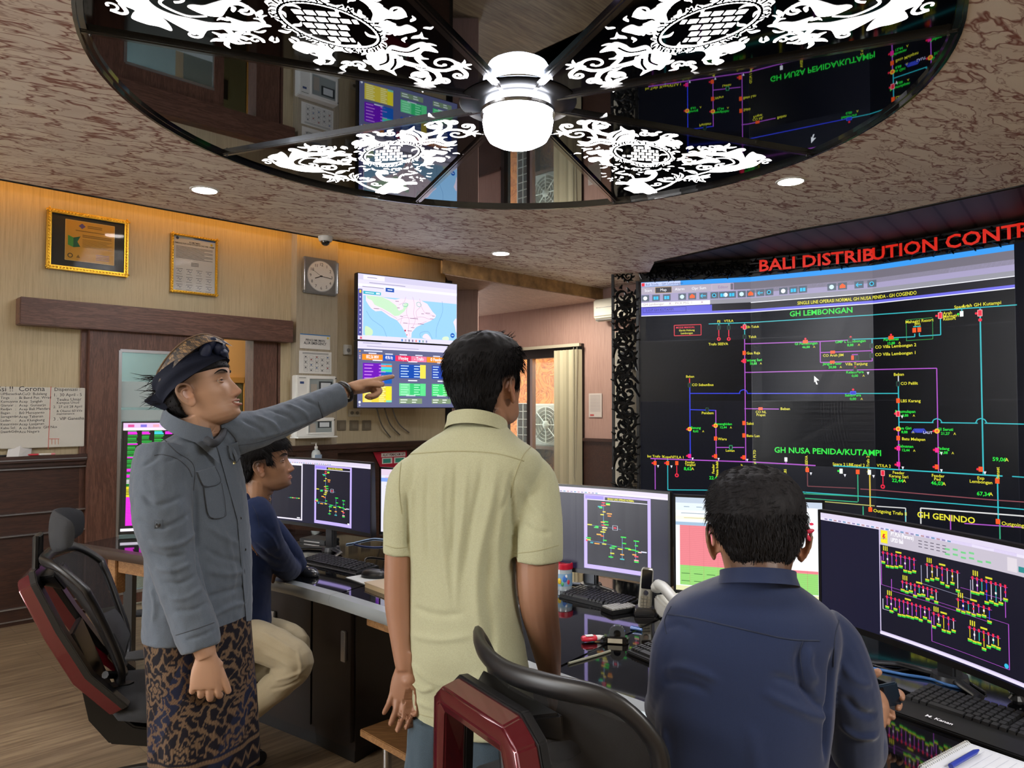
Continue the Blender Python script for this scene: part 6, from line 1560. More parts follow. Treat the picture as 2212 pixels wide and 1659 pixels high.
# correction pen, stamp, cap
p = on(1283, 1386); t = thing('correction_pen', 'red and white correction fluid pen lying on the glass desk', 'pen', p + Vector((0, 0, .0)), R(14))
mb = MB(); mb.loft([[(x, ry * math.cos(q), .012 + .010 * k_ * math.sin(q)) for q in (6.283 * i / 14 for i in range(14))] for x, ry, k_ in ((-.042, .010, .7), (-.036, .015, 1), (0.0, .016, 1), (.008, .011, .8))]); mb.build('pen_body', flat('pen_red', 'c42438', .35), t, smooth=50)
mb = MB(); mb.loft([[(x, r_ * math.cos(q), .012 + r_ * math.sin(q)) for q in (6.283 * i / 12 for i in range(12))] for x, r_ in ((.006, .009), (.02, .008), (.045, .004), (.05, .002))]); mb.build('pen_nozzle', M_white, t, smooth=50)
MB().b2((-.03, -.012, .0215), (-.005, .004, .0235)).build('pen_print', M_white, t)
p = on(1330, 1388); t = thing('tape_dispenser', 'small clear black tape dispenser with a pale sticker on the glass desk', 'tape dispenser', p, R(-10))
mb = MB(); mb.prism([(-.04, -.018), (.04, -.018), (.045, .018), (-.045, .018)], 0, .022); mb.build('dispenser_body', flat('smoke_black', '101114', .1, coat=1), t, bevel=.005)
mb = MB(); mb.lathe([(.012, -.009), (.026, -.009), (.026, .009), (.012, .009), (.012, -.009)], (.005, .004, .03), 22, Matrix.Rotation(R(90), 3, 'X')); mb.build('tape_roll', flat('tape_clear', '4a4d50', .1, coat=1), t, smooth=40)
MB().b2((-.025, -.0205, .004), (.022, -.019, .018)).build('dispenser_label', flat('sticker', 'b8b09a', .6), t)
p = on(1374, 1362); t = thing('pen_cap', 'translucent blue pen cap lying on the glass desk', 'pen cap', p, R(-35))
MB().tube([(-.02, 0, .006), (.022, 0, .006)], [.006, .005], 10).build('cap', flat('cap_blue', '3a68b8', .2, coat=.5), t, smooth=40); MB().b2((-.018, -.001, .011), (.012, .001, .014)).build('clip', flat('cap_blue', '3a68b8'), t)
p = on(1390, 1297); t = thing('glass_tumbler', 'small clear tumbler on the glass desk behind the cordless handset', 'glass', on(1400, 1290), 0)
bpy.data.objects.remove(t)
# cables
def cable(label, P, r, col, nm='cable'):
 Q = [on(*p) + Vector((0, 0, r + (p[2] if len(p) > 2 else 0))) if True else None for p in [(a[0], a[1]) for a in P]]
 Q = [q + Vector((0, 0, a[2] if len(a) > 2 else 0)) for q, a in zip(Q, P)]
 t = thing(nm, label, 'cable', Q[0]); MB().tube(catmull(Q, 8), r, 8).build('sheath', flat('cable_' + col, col, .4), t, world=True, smooth=60); return t
cable('pale blue network cable looped on the desk left of the pale green sleeve', [(748, 1177), (765, 1174), (790, 1168), (812, 1165), (850, 1170)], .004, '8aa2c0')
cable('dark blue network cable looped on the desk left of the pale green sleeve', [(765, 1176), (785, 1181), (815, 1183), (850, 1180)], .003, '3a4a78')
cable('thin black cable curled on the desk behind the thin keyboard', [(790, 1222), (788, 1210), (800, 1205), (830, 1208), (850, 1212)], .003, '17171a')
cable('blue network cable lying behind the wide keyboard by the phone hand', [(1880, 1446), (1925, 1455), (1960, 1462), (2010, 1470), (2050, 1484), (2090, 1492)], .0045, '3f74b8')
cable('black cable lying behind the wide keyboard by the phone hand', [(1880, 1438), (1930, 1452), (1975, 1450), (2060, 1462), (2130, 1500)], .004, '131316')
cable('bright line drawn for the monitor reflection on the joint of the glass desks', [(1228, 1436), (1290, 1418), (1318, 1409)], .004, '8a8a78', 'joint_glint')  # monitor reflection along the desk joint, laid on as a pale strip
# spiral notebook bottom right
a = on(2088, 1612); b = on(1985, 1668); c_ = on(2240, 1650)
d = (b - a); an = math.atan2(d.y, d.x)
t = thing('spiral_notebook', 'open white spiral notebook with a blue pen at the corner of the desk', 'notebook', a, an)
lw = (c_ - a).length; sgn_ = 1 if (c_ - a).cross(d).z < 0 else -1
MB().b2((0, 0 if sgn_ > 0 else -.30, 0), (.21, .30 if sgn_ > 0 else 0, .010)).build('pages', flat('page_white', 'c8ccd4', .7), t, bevel=.001)
c = Canvas(lambda u, v, l, um=None: Vector((u, v * sgn_, .0102 + l)))
for k in range(16): c.line(.02, .03 + k * .016, .20, .03 + k * .016, .0006, '8a94a8', 1)
c.text('LAPORAN HARIAN', .05, .26, .006, '5a6478', 1); c.frame(.008, .008, .202, .29, .001, 'a0a8b8', 1); c.build('ruling', M_print, t)
for k in range(26):
 mb = MB(); x = .006 + k * .008
 mb.tube([(x, sgn_ * (.004 + .008 * math.cos(q)), .006 + .009 * math.sin(q)) for q in np.linspace(0, 6.0, 9)], .0011, 5); mb.build('spiral_ring', M_white, t)
p = on(2083, 1655); t = thing('ballpoint_pen', 'blue pen lying on the open spiral notebook', 'pen', (p.x, p.y, ZK + .0165), R(35))
MB().tube([(-.06, 0, 0), (.05, 0, 0), (.068, 0, 0)], [.0055, .0055, .002], 10).build('barrel', flat('pen_blue', '2a3a98', .3), t, smooth=40)
p = on(2197, 1510); t = thing('desk_webcam', 'small black round webcam on the desk under the large monitor', 'webcam', p)
MB().ell((0, 0, .03), (.025, .022, .022), 16).build('camera_ball', flat('gloss_dark', '141418', .1, coat=1), t, smooth=60); MB().tube([(0, 0, 0), (0, 0, .015)], [.02, .008], 12).build('camera_foot', M_black, t)
t = thing('power_adapter', 'flat black box with cables under the monitor of the young man', 'device', on(690, 1170), R(-30))
MB().b2((-.10, -.06, 0), (.10, .06, .022)).build('case', M_bez, t, bevel=.004); MB().b2((-.06, -.062, .006), (.06, -.06, .012)).build('slot', M_silver, t)
# ================= chairs =================
M_red = flat('metallic_dark_red', '560a1a', .22, .45, coat=.8)
M_mesh = flat('chair_mesh_black', '0c0c0e', .8, alpha=.86)
M_pad = flat('chair_grey_pad', '24262a', .85, bmp=.5, bs=500)
def chair(name, label, loc, rz, recline, headrest, seat_z=.47):
 """local +x is forward; origin on the floor under the seat"""
 t = thing(name, label, 'chair', loc, rz)
 tr = math.tan(recline); zp = seat_z + .02; xp = -.24
 def bk(y, z, dx=0.0):      # point of the backrest surface
  k = (z - zp) / .55
  return Vector((xp - (z - zp) * tr + .10 * (y / .26) ** 2 + .035 * math.sin(k * 3.1) + dx, y, z))
 zt = 1.02 - .06 * headrest
 rim = [(0, zp + .02), (.12, zp + .03), (.19, zp + .10), (.225, zp + .25), (.262, zp + .38), (.268, zt - .07), (.22, zt - .005), (.11, zt + .0), (0, zt - .005)]
 full = rim + [(-y, z) for y, z in rim[1:-1][::-1]]
 cur = catmull(full, 6, True)
 mb = MB(); pts = [bk(*p) for p in cur]; n = len(pts); rings = []
 for i, p in enumerate(pts):
  tan = (pts[(i + 1) % n] - pts[i - 1]).normalized(); nx = Vector((1, 0, tr * .8)).normalized(); b_ = tan.cross(nx).normalized()
  wd = .022 if cur[i][1] > zt - .12 else .016
  rings.append([p + nx * (.014 * math.cos(q)) + b_ * (wd * math.sin(q)) for q in (6.283 * j / 10 for j in range(10))])
 rings.append(rings[0]); mb.loft(rings, cap=False); mb.build('back_rim', M_black, t, smooth=60)
 # mesh skin
 mb = MB(); rows = []
 for k in range(15):
  z = zp + .03 + (zt - zp - .05) * k / 14
  ws = [abs(y) for y, zz in cur if abs(zz - z) < .035]; hw = min(max(ws) if ws else .2, .262) * .985
  rows.append([bk(-hw + 2 * hw * j / 14, z, .004) for j in range(15)])
 mb.loft(rows, cap=False, closed=False); mb.build('back_mesh', M_mesh, t, smooth=60)
 # red frame on the back: inverted trapezoid hoop carried behind the mesh
 def fr(y, z, dx=-.045): return Vector((xp - (z - zp) * tr + dx - .02 * math.sin((z - zp) * 6), y, z))
 zf = zt - .075
 for s_, nm in ((1, 'red_frame'), ):
  mb = MB(); P = [fr(.215, zp - .04, -.01), fr(.195, zp + .08, -.05), fr(.165, zp + .24), fr(.125, zf - .01), fr(.11, zf)]
  hoop = P + [Vector((p.x, -p.y, p.z)) for p in P[::-1]]
  rings = []
  m_ = len(hoop)
  for i, p in enumerate(hoop):
   tan = (hoop[min(i + 1, m_ - 1)] - hoop[max(i - 1, 0)]).normalized(); nx = Vector((1, 0, tr * .8)).normalized(); b_ = tan.cross(nx).normalized()
   rings.append([p + nx * a_ + b_ * c_ for a_, c_ in ((-.030, -.024), (-.036, .0), (-.028, .026), (.020, .032), (.020, -.030))])
  mb.loft(rings); mb.build(nm, M_red, t, bevel=.004)
  mb = MB(); rings = []
  for i, p in enumerate(hoop):
   tan = (hoop[min(i + 1, m_ - 1)] - hoop[max(i - 1, 0)]).normalized(); nx = Vector((1, 0, tr * .8)).normalized(); b_ = tan.cross(nx).normalized()
   rings.append([p + nx * a_ + b_ * c_ for a_, c_ in ((.012, -.036), (.012, .038), (.034, .034), (.034, -.034))])
  mb.loft(rings); mb.build('frame_liner', M_black, t, bevel=.003)
 mb = MB(); mb.loft([[bk(y, zf + dz, -.01) if s_ else fr(y * .5, zf + dz * .4, -.04) for y, dz in ((-.13, -.03), (.13, -.03), (.14, .03), (-.14, .03))] for s_ in (0, 1)]); mb.build('top_connector', M_black, t, bevel=.006)
 mb = MB(); mb.loft([[bk(y, zp + dz, .02) for y, dz in ((-.17, .10), (0, .085), (.17, .10), (.17, .24), (0, .255), (-.17, .24))], [bk(y, zp + dz, .045) for y, dz in ((-.15, .12), (0, .105), (.15, .12), (.15, .22), (0, .235), (-.15, .22))]]); mb.build('lumbar_pad', M_pad, t, bevel=.01)
 mb = MB(); mb.tube(catmull([fr(-.12, zp + .06, .0), fr(0, zp + .02, .03), fr(.12, zp + .06, .0)], 6), .014, 8); mb.build('lower_crossbar', M_black, t, smooth=50)
 if headrest:
  mb = MB(); top = bk(0, zt, 0)
  hoopc = [(top.x - .02, y, z) for y, z in ((-.04, zt - .04), (-.04, zt + .08), (.04, zt + .08), (.04, zt - .04))]
  mb.tube(hoopc, .012, 8); mb.build('headrest_post', M_black, t)
  mb = MB(); rings = []
  for k in range(13):
   y = -.15 + .30 * k / 12; bow = .07 * (y / .15) ** 2; hh = .075 * (1 - .35 * (y / .15) ** 4)
   rings.append([(top.x + .03 + bow + .016 * math.cos(q), y, zt + .10 + hh * math.sin(q)) for q in (6.283 * i / 14 for i in range(14))])
  mb.loft(rings); mb.build('headrest', M_pad, t, smooth=60)
 # seat
 mb = MB(); rings = []
 for x, wv, z, th in ((-.26, .17, seat_z, .05), (-.23, .22, seat_z + .0, .08), (-.10, .25, seat_z - .015, .09), (.10, .255, seat_z - .01, .09), (.2, .24, seat_z - .015, .08), (.26, .20, seat_z - .035, .05)):
  rings.append([(x, wv * (abs(math.cos(q)) ** .5) * (1 if math.cos(q) > 0 else -1), z - th / 2 + th / 2 * (abs(math.sin(q)) ** .7) * (1 if math.sin(q) > 0 else -1)) for q in (6.283 * i / 24 for i in range(24))])
 mb.loft(rings); mb.build('seat', M_pad, t, smooth=60)
 mb = MB(); mb.loft([[(x, y * s_, z) for x, y, z in ((-.22, .13, seat_z - .09), (.16, .13, seat_z - .09))] + [(x, -y * s_, z) for x, y, z in ((.16, .13, seat_z - .09), (-.22, .13, seat_z - .09))] if i else [(-.12, .06, seat_z - .17), (.10, .06, seat_z - .17), (.10, -.06, seat_z - .17), (-.12, -.06, seat_z - .17)] for i, s_ in ((0, 1), (1, 1))]); mb.build('mechanism', M_black, t, bevel=.008)
 mb = MB(); mb.tube(catmull([fr(0, zp - .02, -.04), (xp - .01, 0, seat_z - .07), (-.10, 0, seat_z - .14)], 6), .035, 10, flat=2.2); mb.build('back_bracket', M_black, t, smooth=50)
 mb = MB(); rings = []
 for x, z, th_ in ((fr(0, zp + .22).x + .03, zp + .22, .012), (fr(0, zp + .05).x - .02, zp + .05, .02), (xp - .06, seat_z - .06, .03), (xp + .02, seat_z - .15, .04), (xp + .16, seat_z - .19, .035), (.0, seat_z - .18, .03)):
  rings.append([(x + a_ * th_, b_, z + a_ * th_ * .6) for a_, b_ in ((-1, -.13), (-1.3, 0), (-1, .13), (1, .12), (1, -.12))])
 mb.loft(rings); mb.build('back_shell', M_black, t, bevel=.006)
 mb = MB(); mb.lathe([(0, .09), (.03, .09), (.03, .22), (.02, .22), (.02, seat_z - .15), (0, seat_z - .15)], seg=18); mb.build('gas_column', M_black, t, smooth=40)
 for s_ in (-1, 1):
  mb = MB(); mb.tube(catmull([(-.10, s_ * .20, seat_z - .08), (-.10, s_ * .29, seat_z - .04), (-.08, s_ * .30, seat_z + .10), (-.08, s_ * .30, seat_z + .17)], 6), .022, 8, flat=1.4); mb.build('arm_post', M_black, t, smooth=50)
  mb = MB(); mb.loft([[(x, s_ * .30 + wv * math.cos(q), seat_z + .19 + .014 * math.sin(q)) for q in (6.283 * i / 12 for i in range(12))] for x, wv in ((-.20, .025), (-.17, .04), (.05, .045), (.09, .03))]); mb.build('armrest', M_pad, t, smooth=50)
 for k in range(5):
  a = R(72 * k + 20); e = Vector((.30 * math.cos(a), .30 * math.sin(a), 0))
  mb = MB(); mb.loft([[(e.x * q + wv * -math.sin(a) * u, e.y * q + wv * math.cos(a) * u, z + v_) for u, v_ in ((-1, -.012), (1, -.012), (.7, .012), (-.7, .012))] for q, wv, z in ((.06, .035, .105), (.6, .024, .095), (1.0, .018, .080))])
  leg = mb.build('base_leg', M_black, t, bevel=.004)
  mb = MB()
  for s_ in (-.016, .016):
   cc = Vector((e.x - math.sin(a) * s_, e.y + math.cos(a) * s_, .030)); mb.lathe([(.010, -.010), (.026, -.010), (.030, -.006), (.030, .006), (.026, .010), (.010, .010)], cc, 20, Matrix.Rotation(a, 3, 'Z') @ Matrix.Rotation(R(90), 3, 'X'))
  mb.tube([(e.x, e.y, .03), (e.x, e.y, .085)], .009, 8); mb.build('caster', M_black, leg, smooth=40)
 return t
chair('office_chair', 'red and black mesh office chair with a headrest behind the man in grey', (-1.30, 3.0, 0), R(24), R(29), 1, seat_z=.45)
yaw = math.atan2(.55, .84)
chair('office_chair', 'red and black mesh office chair between the pale green and dark blue shirts', (-.005 + .30 * math.cos(yaw), 1.44 + .30 * math.sin(yaw), 0), yaw, R(8), 0, seat_z=.47)
# ================= people: shared builders =================
from mathutils.bvhtree import BVHTree
def remesh(mb, vox, smooth=2, name='m'):
 me = mb.mesh('tmp'); bm = bmesh.new(); bm.from_mesh(me); bmesh.ops.recalc_face_normals(bm, faces=bm.faces); bm.to_mesh(me); bm.free()
 o = bpy.data.objects.new('tmp', me); COL.objects.link(o)
 m = o.modifiers.new('r', 'REMESH'); m.mode = 'VOXEL'; m.voxel_size = vox; m.adaptivity = 0
 if smooth:
  s = o.modifiers.new('s', 'SMOOTH'); s.iterations = smooth; s.factor = .5
 bpy.context.view_layer.update(); dg = bpy.context.evaluated_depsgraph_get()
 r = bpy.data.meshes.new_from_object(o.evaluated_get(dg)); bpy.data.objects.remove(o); r.name = name
 return r
def getV(me):
 a = np.empty(len(me.vertices) * 3, np.float32); me.vertices.foreach_get('co', a); return a.reshape(-1, 3).astype(float)
def getN(me):
 a = np.empty(len(me.vertices) * 3, np.float32); me.vertices.foreach_get('normal', a); return a.reshape(-1, 3).astype(float)
def setV(me, V): me.vertices.foreach_set('co', V.astype(np.float32).ravel()); me.update()
def setcol(me, C, name='Col'):
 ca = me.color_attributes.new(name, 'FLOAT_COLOR', 'POINT'); ca.data.foreach_set('color', np.concatenate([C, np.ones((len(C), 1))], 1).astype(np.float32).ravel())
def finish(me, name, mat, parent, local=False):
 me.materials.clear(); me.materials.append(mat)
 me.polygons.foreach_set('use_smooth', [True] * len(me.polygons)); me.polygons.foreach_set('material_index', [0] * len(me.polygons))
 if parent is not None: me.transform(wm(parent).inverted())
 return link_mesh(name, me, parent)
def vnoise(P, scale, seed=0.0):
 P = P * scale + seed
 return np.array([noise.noise(Vector(p)) for p in P])
class Surf:
 def __init__(s, me):
  s.b = BVHTree.FromPolygons([v.co[:] for v in me.vertices], [p.vertices[:] for p in me.polygons])
 def hit(s, px, py, lift=.001):
  d = ray(px, py).normalized(); h = s.b.ray_cast(CAM, d)
  if h[0] is None:
   return None
  n = h[1]
  if n.dot(d) > 0: n = -n
  return h[0] + n * lift
 def drape(s, P, n=8, lift=.001):
  Q = catmull(P, n) if len(P) > 1 else P
  out = [s.hit(float(q[0]), float(q[1]), lift) for q in Q]
  return [q for q in out if q is not None]
def folds(me, surf, lines, img=True):
 """each line: (points, height, width)"""
 V = getV(me); Nn = getN(me); D = np.zeros(len(V))
 for P, amp, w in lines:
  Q = surf.drape(P, 5, 0) if img else [Vector(p) for p in P]
  if len(Q) < 2: continue
  Q = np.array(Q); A, B = Q[:-1], Q[1:]
  lo, hi = Q.min(0) - 3 * w, Q.max(0) + 3 * w
  idx = np.nonzero(((V > lo) & (V < hi)).all(1))[0]
  if not len(idx): continue
  P_ = V[idx]; best = np.full(len(idx), 9.); bt = np.zeros(len(idx))
  L = 0; lens = np.linalg.norm(B - A, axis=1); tot = lens.sum()
  for a, b, l in zip(A, B, lens):
   ab = b - a; t = np.clip(((P_ - a) @ ab) / max(l * l, 1e-12), 0, 1); d = np.linalg.norm(P_ - a - t[:, None] * ab, axis=1)
   m = d < best; best[m] = d[m]; bt[m] = (L + t[m] * l) / tot; L += l
  env = np.clip(np.minimum(bt, 1 - bt) * 5, 0, 1) if tot > 4 * w else 1.0
  D[idx] += amp * np.exp(-(best / w) ** 2) * env
 setV(me, V + Nn * D[:, None])
def ring(c, s, f, a, b, n=40, p=.85):
 out = []
 for i in range(n):
  q = 2 * math.pi * i / n; cs, sn = math.cos(q), math.sin(q)
  out.append(Vector(c) + s * (a * math.copysign(abs(cs) ** p, cs)) + f * (b * math.copysign(abs(sn) ** p, sn)))
 return out
def torso(rows, yaw, ratio, n=40, p=.85):
 """rows: (py, x left, x right, Y[, ratio]) read from the photo; yaw = facing azimuth of the body"""
 f = Vector((math.cos(yaw), math.sin(yaw), 0)); s = Vector((-f.y, f.x, 0)); out = []
 for r_ in rows:
  py, xl, xr, Y = r_[:4]; rt = r_[4] if len(r_) > 4 else ratio
  A = atY(xl, py, Y); B = atY(xr, py, Y); E = (B.x - A.x) / 2
  a = E / math.sqrt(s.x ** 2 + (rt * f.x) ** 2)
  C0 = (A + B) / 2
  for _ in range(3):
   R_ = ring(C0, s, f, a, a * rt, n, p); X = [v.x / v.y for v in R_]; lo, hi = min(X), max(X); L0, L1 = A.x / A.y, B.x / B.y
   a *= (L1 - L0) / (hi - lo); C0 = C0 + Vector((((L0 + L1) - (lo + hi)) / 2 * Y * 1.0, 0, 0))
  out.append(ring(C0, s, f, a, a * rt, n, p))
 return out
def upsample(rings, k=4):
 n = len(rings[0]); cols = [catmull([r[i] for r in rings], k) for i in range(n)]
 return [[Vector(cols[i][j]) for i in range(n)] for j in range(len(cols[0]))]
# ---- head ----
HZ = [-.120, -.114, -.104, -.09, -.075, -.06, -.045, -.03, -.015, 0, .015, .03, .05, .07, .09, .105, .117, .123, .125]
HF = [.040, .062, .076, .082, .081, .080, .080, .080, .080, .080, .081, .085, .087, .083, .071, .055, .034, .015, 0]
HB = [.020, .0, -.015, -.03, -.045, -.065, -.080, -.090, -.098, -.102, -.105, -.107, -.107, -.102, -.089, -.071, -.047, -.022, 0]
HW = [.018, .034, .044, .052, .057, .060, .063, .066, .069, .071, .073, .0745, .0755, .074, .067, .056, .040, .020, 0]
def zc(z): return z if z > .01 else .01 + (z - .01) * .86      # the lower face is a little shorter
def zi(z): return z if z > .01 else .01 + (z - .01) / .86
def head_rings(nz=72, na=88, off=None, z0=-.120):
 zs = np.interp(np.linspace(0, 1, nz), np.linspace(0, 1, len(HZ)), HZ)
 rings = []
 for z in zs:
  xf, xb, w = np.interp(z, HZ, HF), np.interp(z, HZ, HB), np.interp(z, HZ, HW)
  tb = min(max((z + .118) / .06, 0), 1); xm = (1 - tb) * (xf + xb) / 2 - tb * .015
  xm = min(max(xm, xb + .001), xf - .001) if xf - xb > .004 else (xf + xb) / 2
  R_ = []
  for i in range(na):
   q = 2 * math.pi * i / na; c, s = math.cos(q), math.sin(q); a = xf - xm if c > 0 else xm - xb
   pe = .88 if c > 0 else .95
   x = xm + a * math.copysign(abs(c) ** pe, c); y = w * math.copysign(abs(s) ** pe, s)
   if c > 0: x += feat(y, z)
   R_.append((x, y, zc(z)))
  rings.append(R_)
 return rings
def g(a, s): return math.exp(-(a / s) ** 2)
def feat(y, z):
 d = np.interp(z, [-.054, -.049, -.043, -.035, -.022, .0, .018, .032], [0, .010, .022, .027, .020, .011, .004, 0]) * g(y, np.interp(z, [-.045, -.03, 0, .02], [.0125, .0105, .008, .009]))
 for s in (-1, 1):
  d += .007 * g(y - s * .0135, .006) * g(z + .041, .007)
  d -= .011 * g(y - s * .032, .015) * g(z - .012, .011); d += .0065 * g(y - s * .033, .011) * g(z - .010, .007)
  d += .004 * g(y - s * .044, .016) * g(z + .022, .016); d += .0035 * g(y - s * .03, .02) * g(z - .032, .007)
 d += .0065 * g(y, .021) * g(z + .0625, .0045) + .0075 * g(y, .019) * g(z + .077, .005) - .003 * g(y, .024) * g(z + .0695, .0025) + .006 * g(y, .02) * g(z + .104, .011) - .003 * g(y, .02) * g(z + .089, .005)
 return d
def make_head(mb, H, ears=True):
 T = mb.T; mb.T = H
 mb.loft(head_rings()); mb.ell((.010, 0, -.074), (.048, .044, .026), 16)
 if ears:
  for s in (-1, 1):
   # outer ear: helix, antihelix, lobe, back plate
   def E(u, v, o): return Vector((-.012 + u, s * (.0755 + o * 1.15), v - .004))
   hel = [(.010, .004, .001), (.012, .018, .004), (.004, .029, .008), (-.010, .031, .013), (-.020, .022, .016), (-.021, .006, .016), (-.015, -.010, .013), (-.008, -.022, .009), (.002, -.031, .004), (.009, -.026, .002), (.010, -.014, .001)]
   mb.tube(catmull([E(*q) for q in hel], 4), [.0042] * (10 * 4 + 1), 8)
   mb.tube(catmull([E(.0, .018, .006), E(-.010, .014, .011), E(-.012, .002, .011), E(-.006, -.012, .008), E(.002, -.014, .004)], 4), .0032, 8)
   M = Matrix.Rotation(s * R(22), 3, 'Z')
   mb.ell(E(-.005, .003, -.001), (.017, .0045, .027), 18, M); mb.ell(E(.001, -.026, .004), (.009, .0048, .010), 12); mb.ell(E(.011, -.005, .003), (.004, .004, .007), 10)
 mb.T = T
def head_local(V, H):
 Hi = np.array(H.inverted()); L = V @ Hi[:3, :3].T + Hi[:3, 3]; L[:, 2] = np.where(L[:, 2] < .01, .01 + (L[:, 2] - .01) / .86, L[:, 2]); return L
def fx(y, z):
 xf, xb, w = np.interp(z, HZ, HF), np.interp(z, HZ, HB), np.interp(z, HZ, HW); tb = min(max((z + .118) / .06, 0), 1); xm = (1 - tb) * (xf + xb) / 2 - tb * .015
 s = min(abs(y) / w, 1) ** (1 / .88); return xm + (xf - xm) * max(1 - s * s, 0) ** .44 + feat(y, z)
M_eye = flat('eye_white', 'a39a90', .35); M_iris = flat('eye_dark', '120c0a', .15); M_lip = flat('lip', '875444', .5); M_tooth = flat('teeth', 'd8d2c6', .3)
def face_parts(H, parent, smile=0.0, skin=None, brow=None):
 def P(y, z, o=0.0): return Vector((fx(y, z) + o, y, zc(z)))
 for s in (-1, 1):
  c = P(s * .033, .0115, -.0085)
  mb = MB(); mb.T = H; mb.ell(c, (.0118, .0118, .0112), 16); e = mb.build('eye', M_eye, parent, world=True, smooth=60)
  mb = MB(); mb.T = H; mb.ell(c + Vector((.0088, s * .001, 0)), (.0036, .0062, .0062), 12); mb.build('iris', M_iris, e, world=True, smooth=60)
  for zz, r0, m, nm, k in ((.0052, .0036, skin, 'upper_lid', 1), (.0017, .0013, M_iris, 'eyelashes', 1.06), (-.0048, .0034, skin, 'lower_lid', 1)):
   mb = MB(); mb.T = H; pts = []
   for t in np.linspace(-1, 1, 9):
    a = t * 1.15; z_ = zz * (1 - .75 * t * t); rr = math.sqrt(max(.0122 ** 2 - z_ ** 2, 0)); pts.append(c + Vector((rr * math.cos(a) * k, rr * math.sin(a) * k, z_)))
   mb.tube(pts, [r0 * (.5 + .5 * (1 - t * t)) for t in np.linspace(-1, 1, 9)], 8); mb.build(nm, m, e, world=True, smooth=60)
  mb = MB(); mb.T = H; Q = [P(s * y, z, .001) for y, z in ((.014, .031), (.022, .0355), (.034, .039), (.044, .0375), (.053, .032))]
  mb.tube(catmull(Q, 4), list(np.interp(np.linspace(0, 4, 17), range(5), [.0016, .0024, .0025, .0019, .0006])), 8, flat=1.0); mb.build('eyebrow', brow or M_hair, parent, world=True, smooth=60)
 T = np.linspace(-1, 1, 13); up = smile * .006; op = smile * .0040
 for z0, o, r0, m, nm in ((-.0655 + op, .0008, .0034, M_lip, 'upper_lip'), (-.0735 - op, .0006, .0042, M_lip, 'lower_lip')) + (((-.0695, .0012, .0040, M_tooth, 'teeth'),) if smile else ()):
  mb = MB(); mb.T = H; w_ = .025 if nm != 'teeth' else .021
  mb.tube([P(t * w_, (z0 if nm == 'teeth' else -.0695 + (z0 + .0695) * (1 - t * t)) + up * t * t, o) for t in T], [max(r0 * (1 - abs(t) ** 2.5), .0006) for t in T], 8); mb.build(nm, m, parent, world=True, smooth=60)
def skin_colors(V, H, base, hairline=None, teeth=False, stub=.0):
 L = head_local(V, H); c = np.tile(np.array(srgb(base)), (len(V), 1)); x, y, z = L[:, 0], L[:, 1], L[:, 2]
 near = (np.abs(y) < .1) & (np.abs(z) < .14) & (np.abs(x) < .15)
 G = lambda a, s: np.exp(-(a / s) ** 2)
 front = near & (x > .03)
 lip = front * (G(np.abs(y), .021) * np.maximum(G(z + .0625, .0045), G(z + .077, .005)))
 lipc = np.array(srgb('a25a50')); c = c * (1 - .75 * lip[:, None]) + lipc * .75 * lip[:, None]
 cr = front * G(y, .022) * G(z + .0695, .0018)
 c = c * (1 - .8 * cr[:, None]) + np.array(srgb('e8ddd0' if teeth else '4a2018')) * .8 * cr[:, None]
 ay = np.abs(y)
 br = front * G(ay - .033, .018) * G(z - .033 + .18 * (ay - .033) ** 2 / .033, .0045); br = np.clip(br * 1.5, 0, 1)
 c = c * (1 - .88 * br[:, None]) + np.array(srgb('140d0a')) * .88 * br[:, None]
 ey = front * np.clip(1.6 * G(ay - .034, .012) * G(z - .0125, .0024), 0, 1); c = c * (1 - .9 * ey[:, None]) + np.array(srgb('1a0f0c')) * .9 * ey[:, None]
 ear = near * G(ay - .08, .009) * G(z + .002, .035) * G(x + .015, .03); c = c * (1 - .25 * ear[:, None]) + np.array(srgb('9a4a34')) * .25 * ear[:, None]
 no = front * G(y, .02) * G(z + .038, .012); c = c * (1 - .2 * no[:, None]) + np.array(srgb('b0604a')) * .2 * no[:, None]
 ns = front * G(ay - .008, .004) * G(z + .050, .0025); c = c * (1 - .7 * ns[:, None]) + np.array(srgb('2a120c')) * .7 * ns[:, None]
 if stub:
  st = near * stub * np.clip(G(z + .09, .03) * (x > -.02) + G(z + .056, .006) * G(y, .03) * (x > .05), 0, 1); c = c * (1 - st[:, None]) + np.array(srgb('2a1c18')) * st[:, None]
 if hairline is not None:
  k = near * np.array([hairline(*p) if q else 0 for p, q in zip(L, near)]); k = np.clip(k, 0, 1) * .9
  c = c * (1 - k[:, None]) + np.array(srgb('16100e')) * k[:, None]
 return c
M_skin = attrmat('skin', .48, bmp=(900, .12), spec=.35, sss=.06)
def hair_mat(name, c):
 m, nt, b = newmat(name); v = coords(nt, (300, 300, 60)); n = N(nt, 'ShaderNodeTexNoise', Scale=1.0, Detail=2.0); nt.links.new(v, n.inputs['Vector'])
 cc = srgb(c); nt.links.new(ramp(nt, n.outputs['Fac'], [(.3, tuple(x * .6 for x in cc)), (.7, tuple(x * 1.7 for x in cc))]), b.inputs['Base Color'])
 b.inputs['Roughness'].default_value = .65; b.inputs['Specular IOR Level'].default_value = .14; bump(nt, b, n.outputs['Fac'], .4, .001); return m
M_hair = hair_mat('black_hair', '0c0b0d')
M_hair2 = hair_mat('greying_black_hair', '151416')
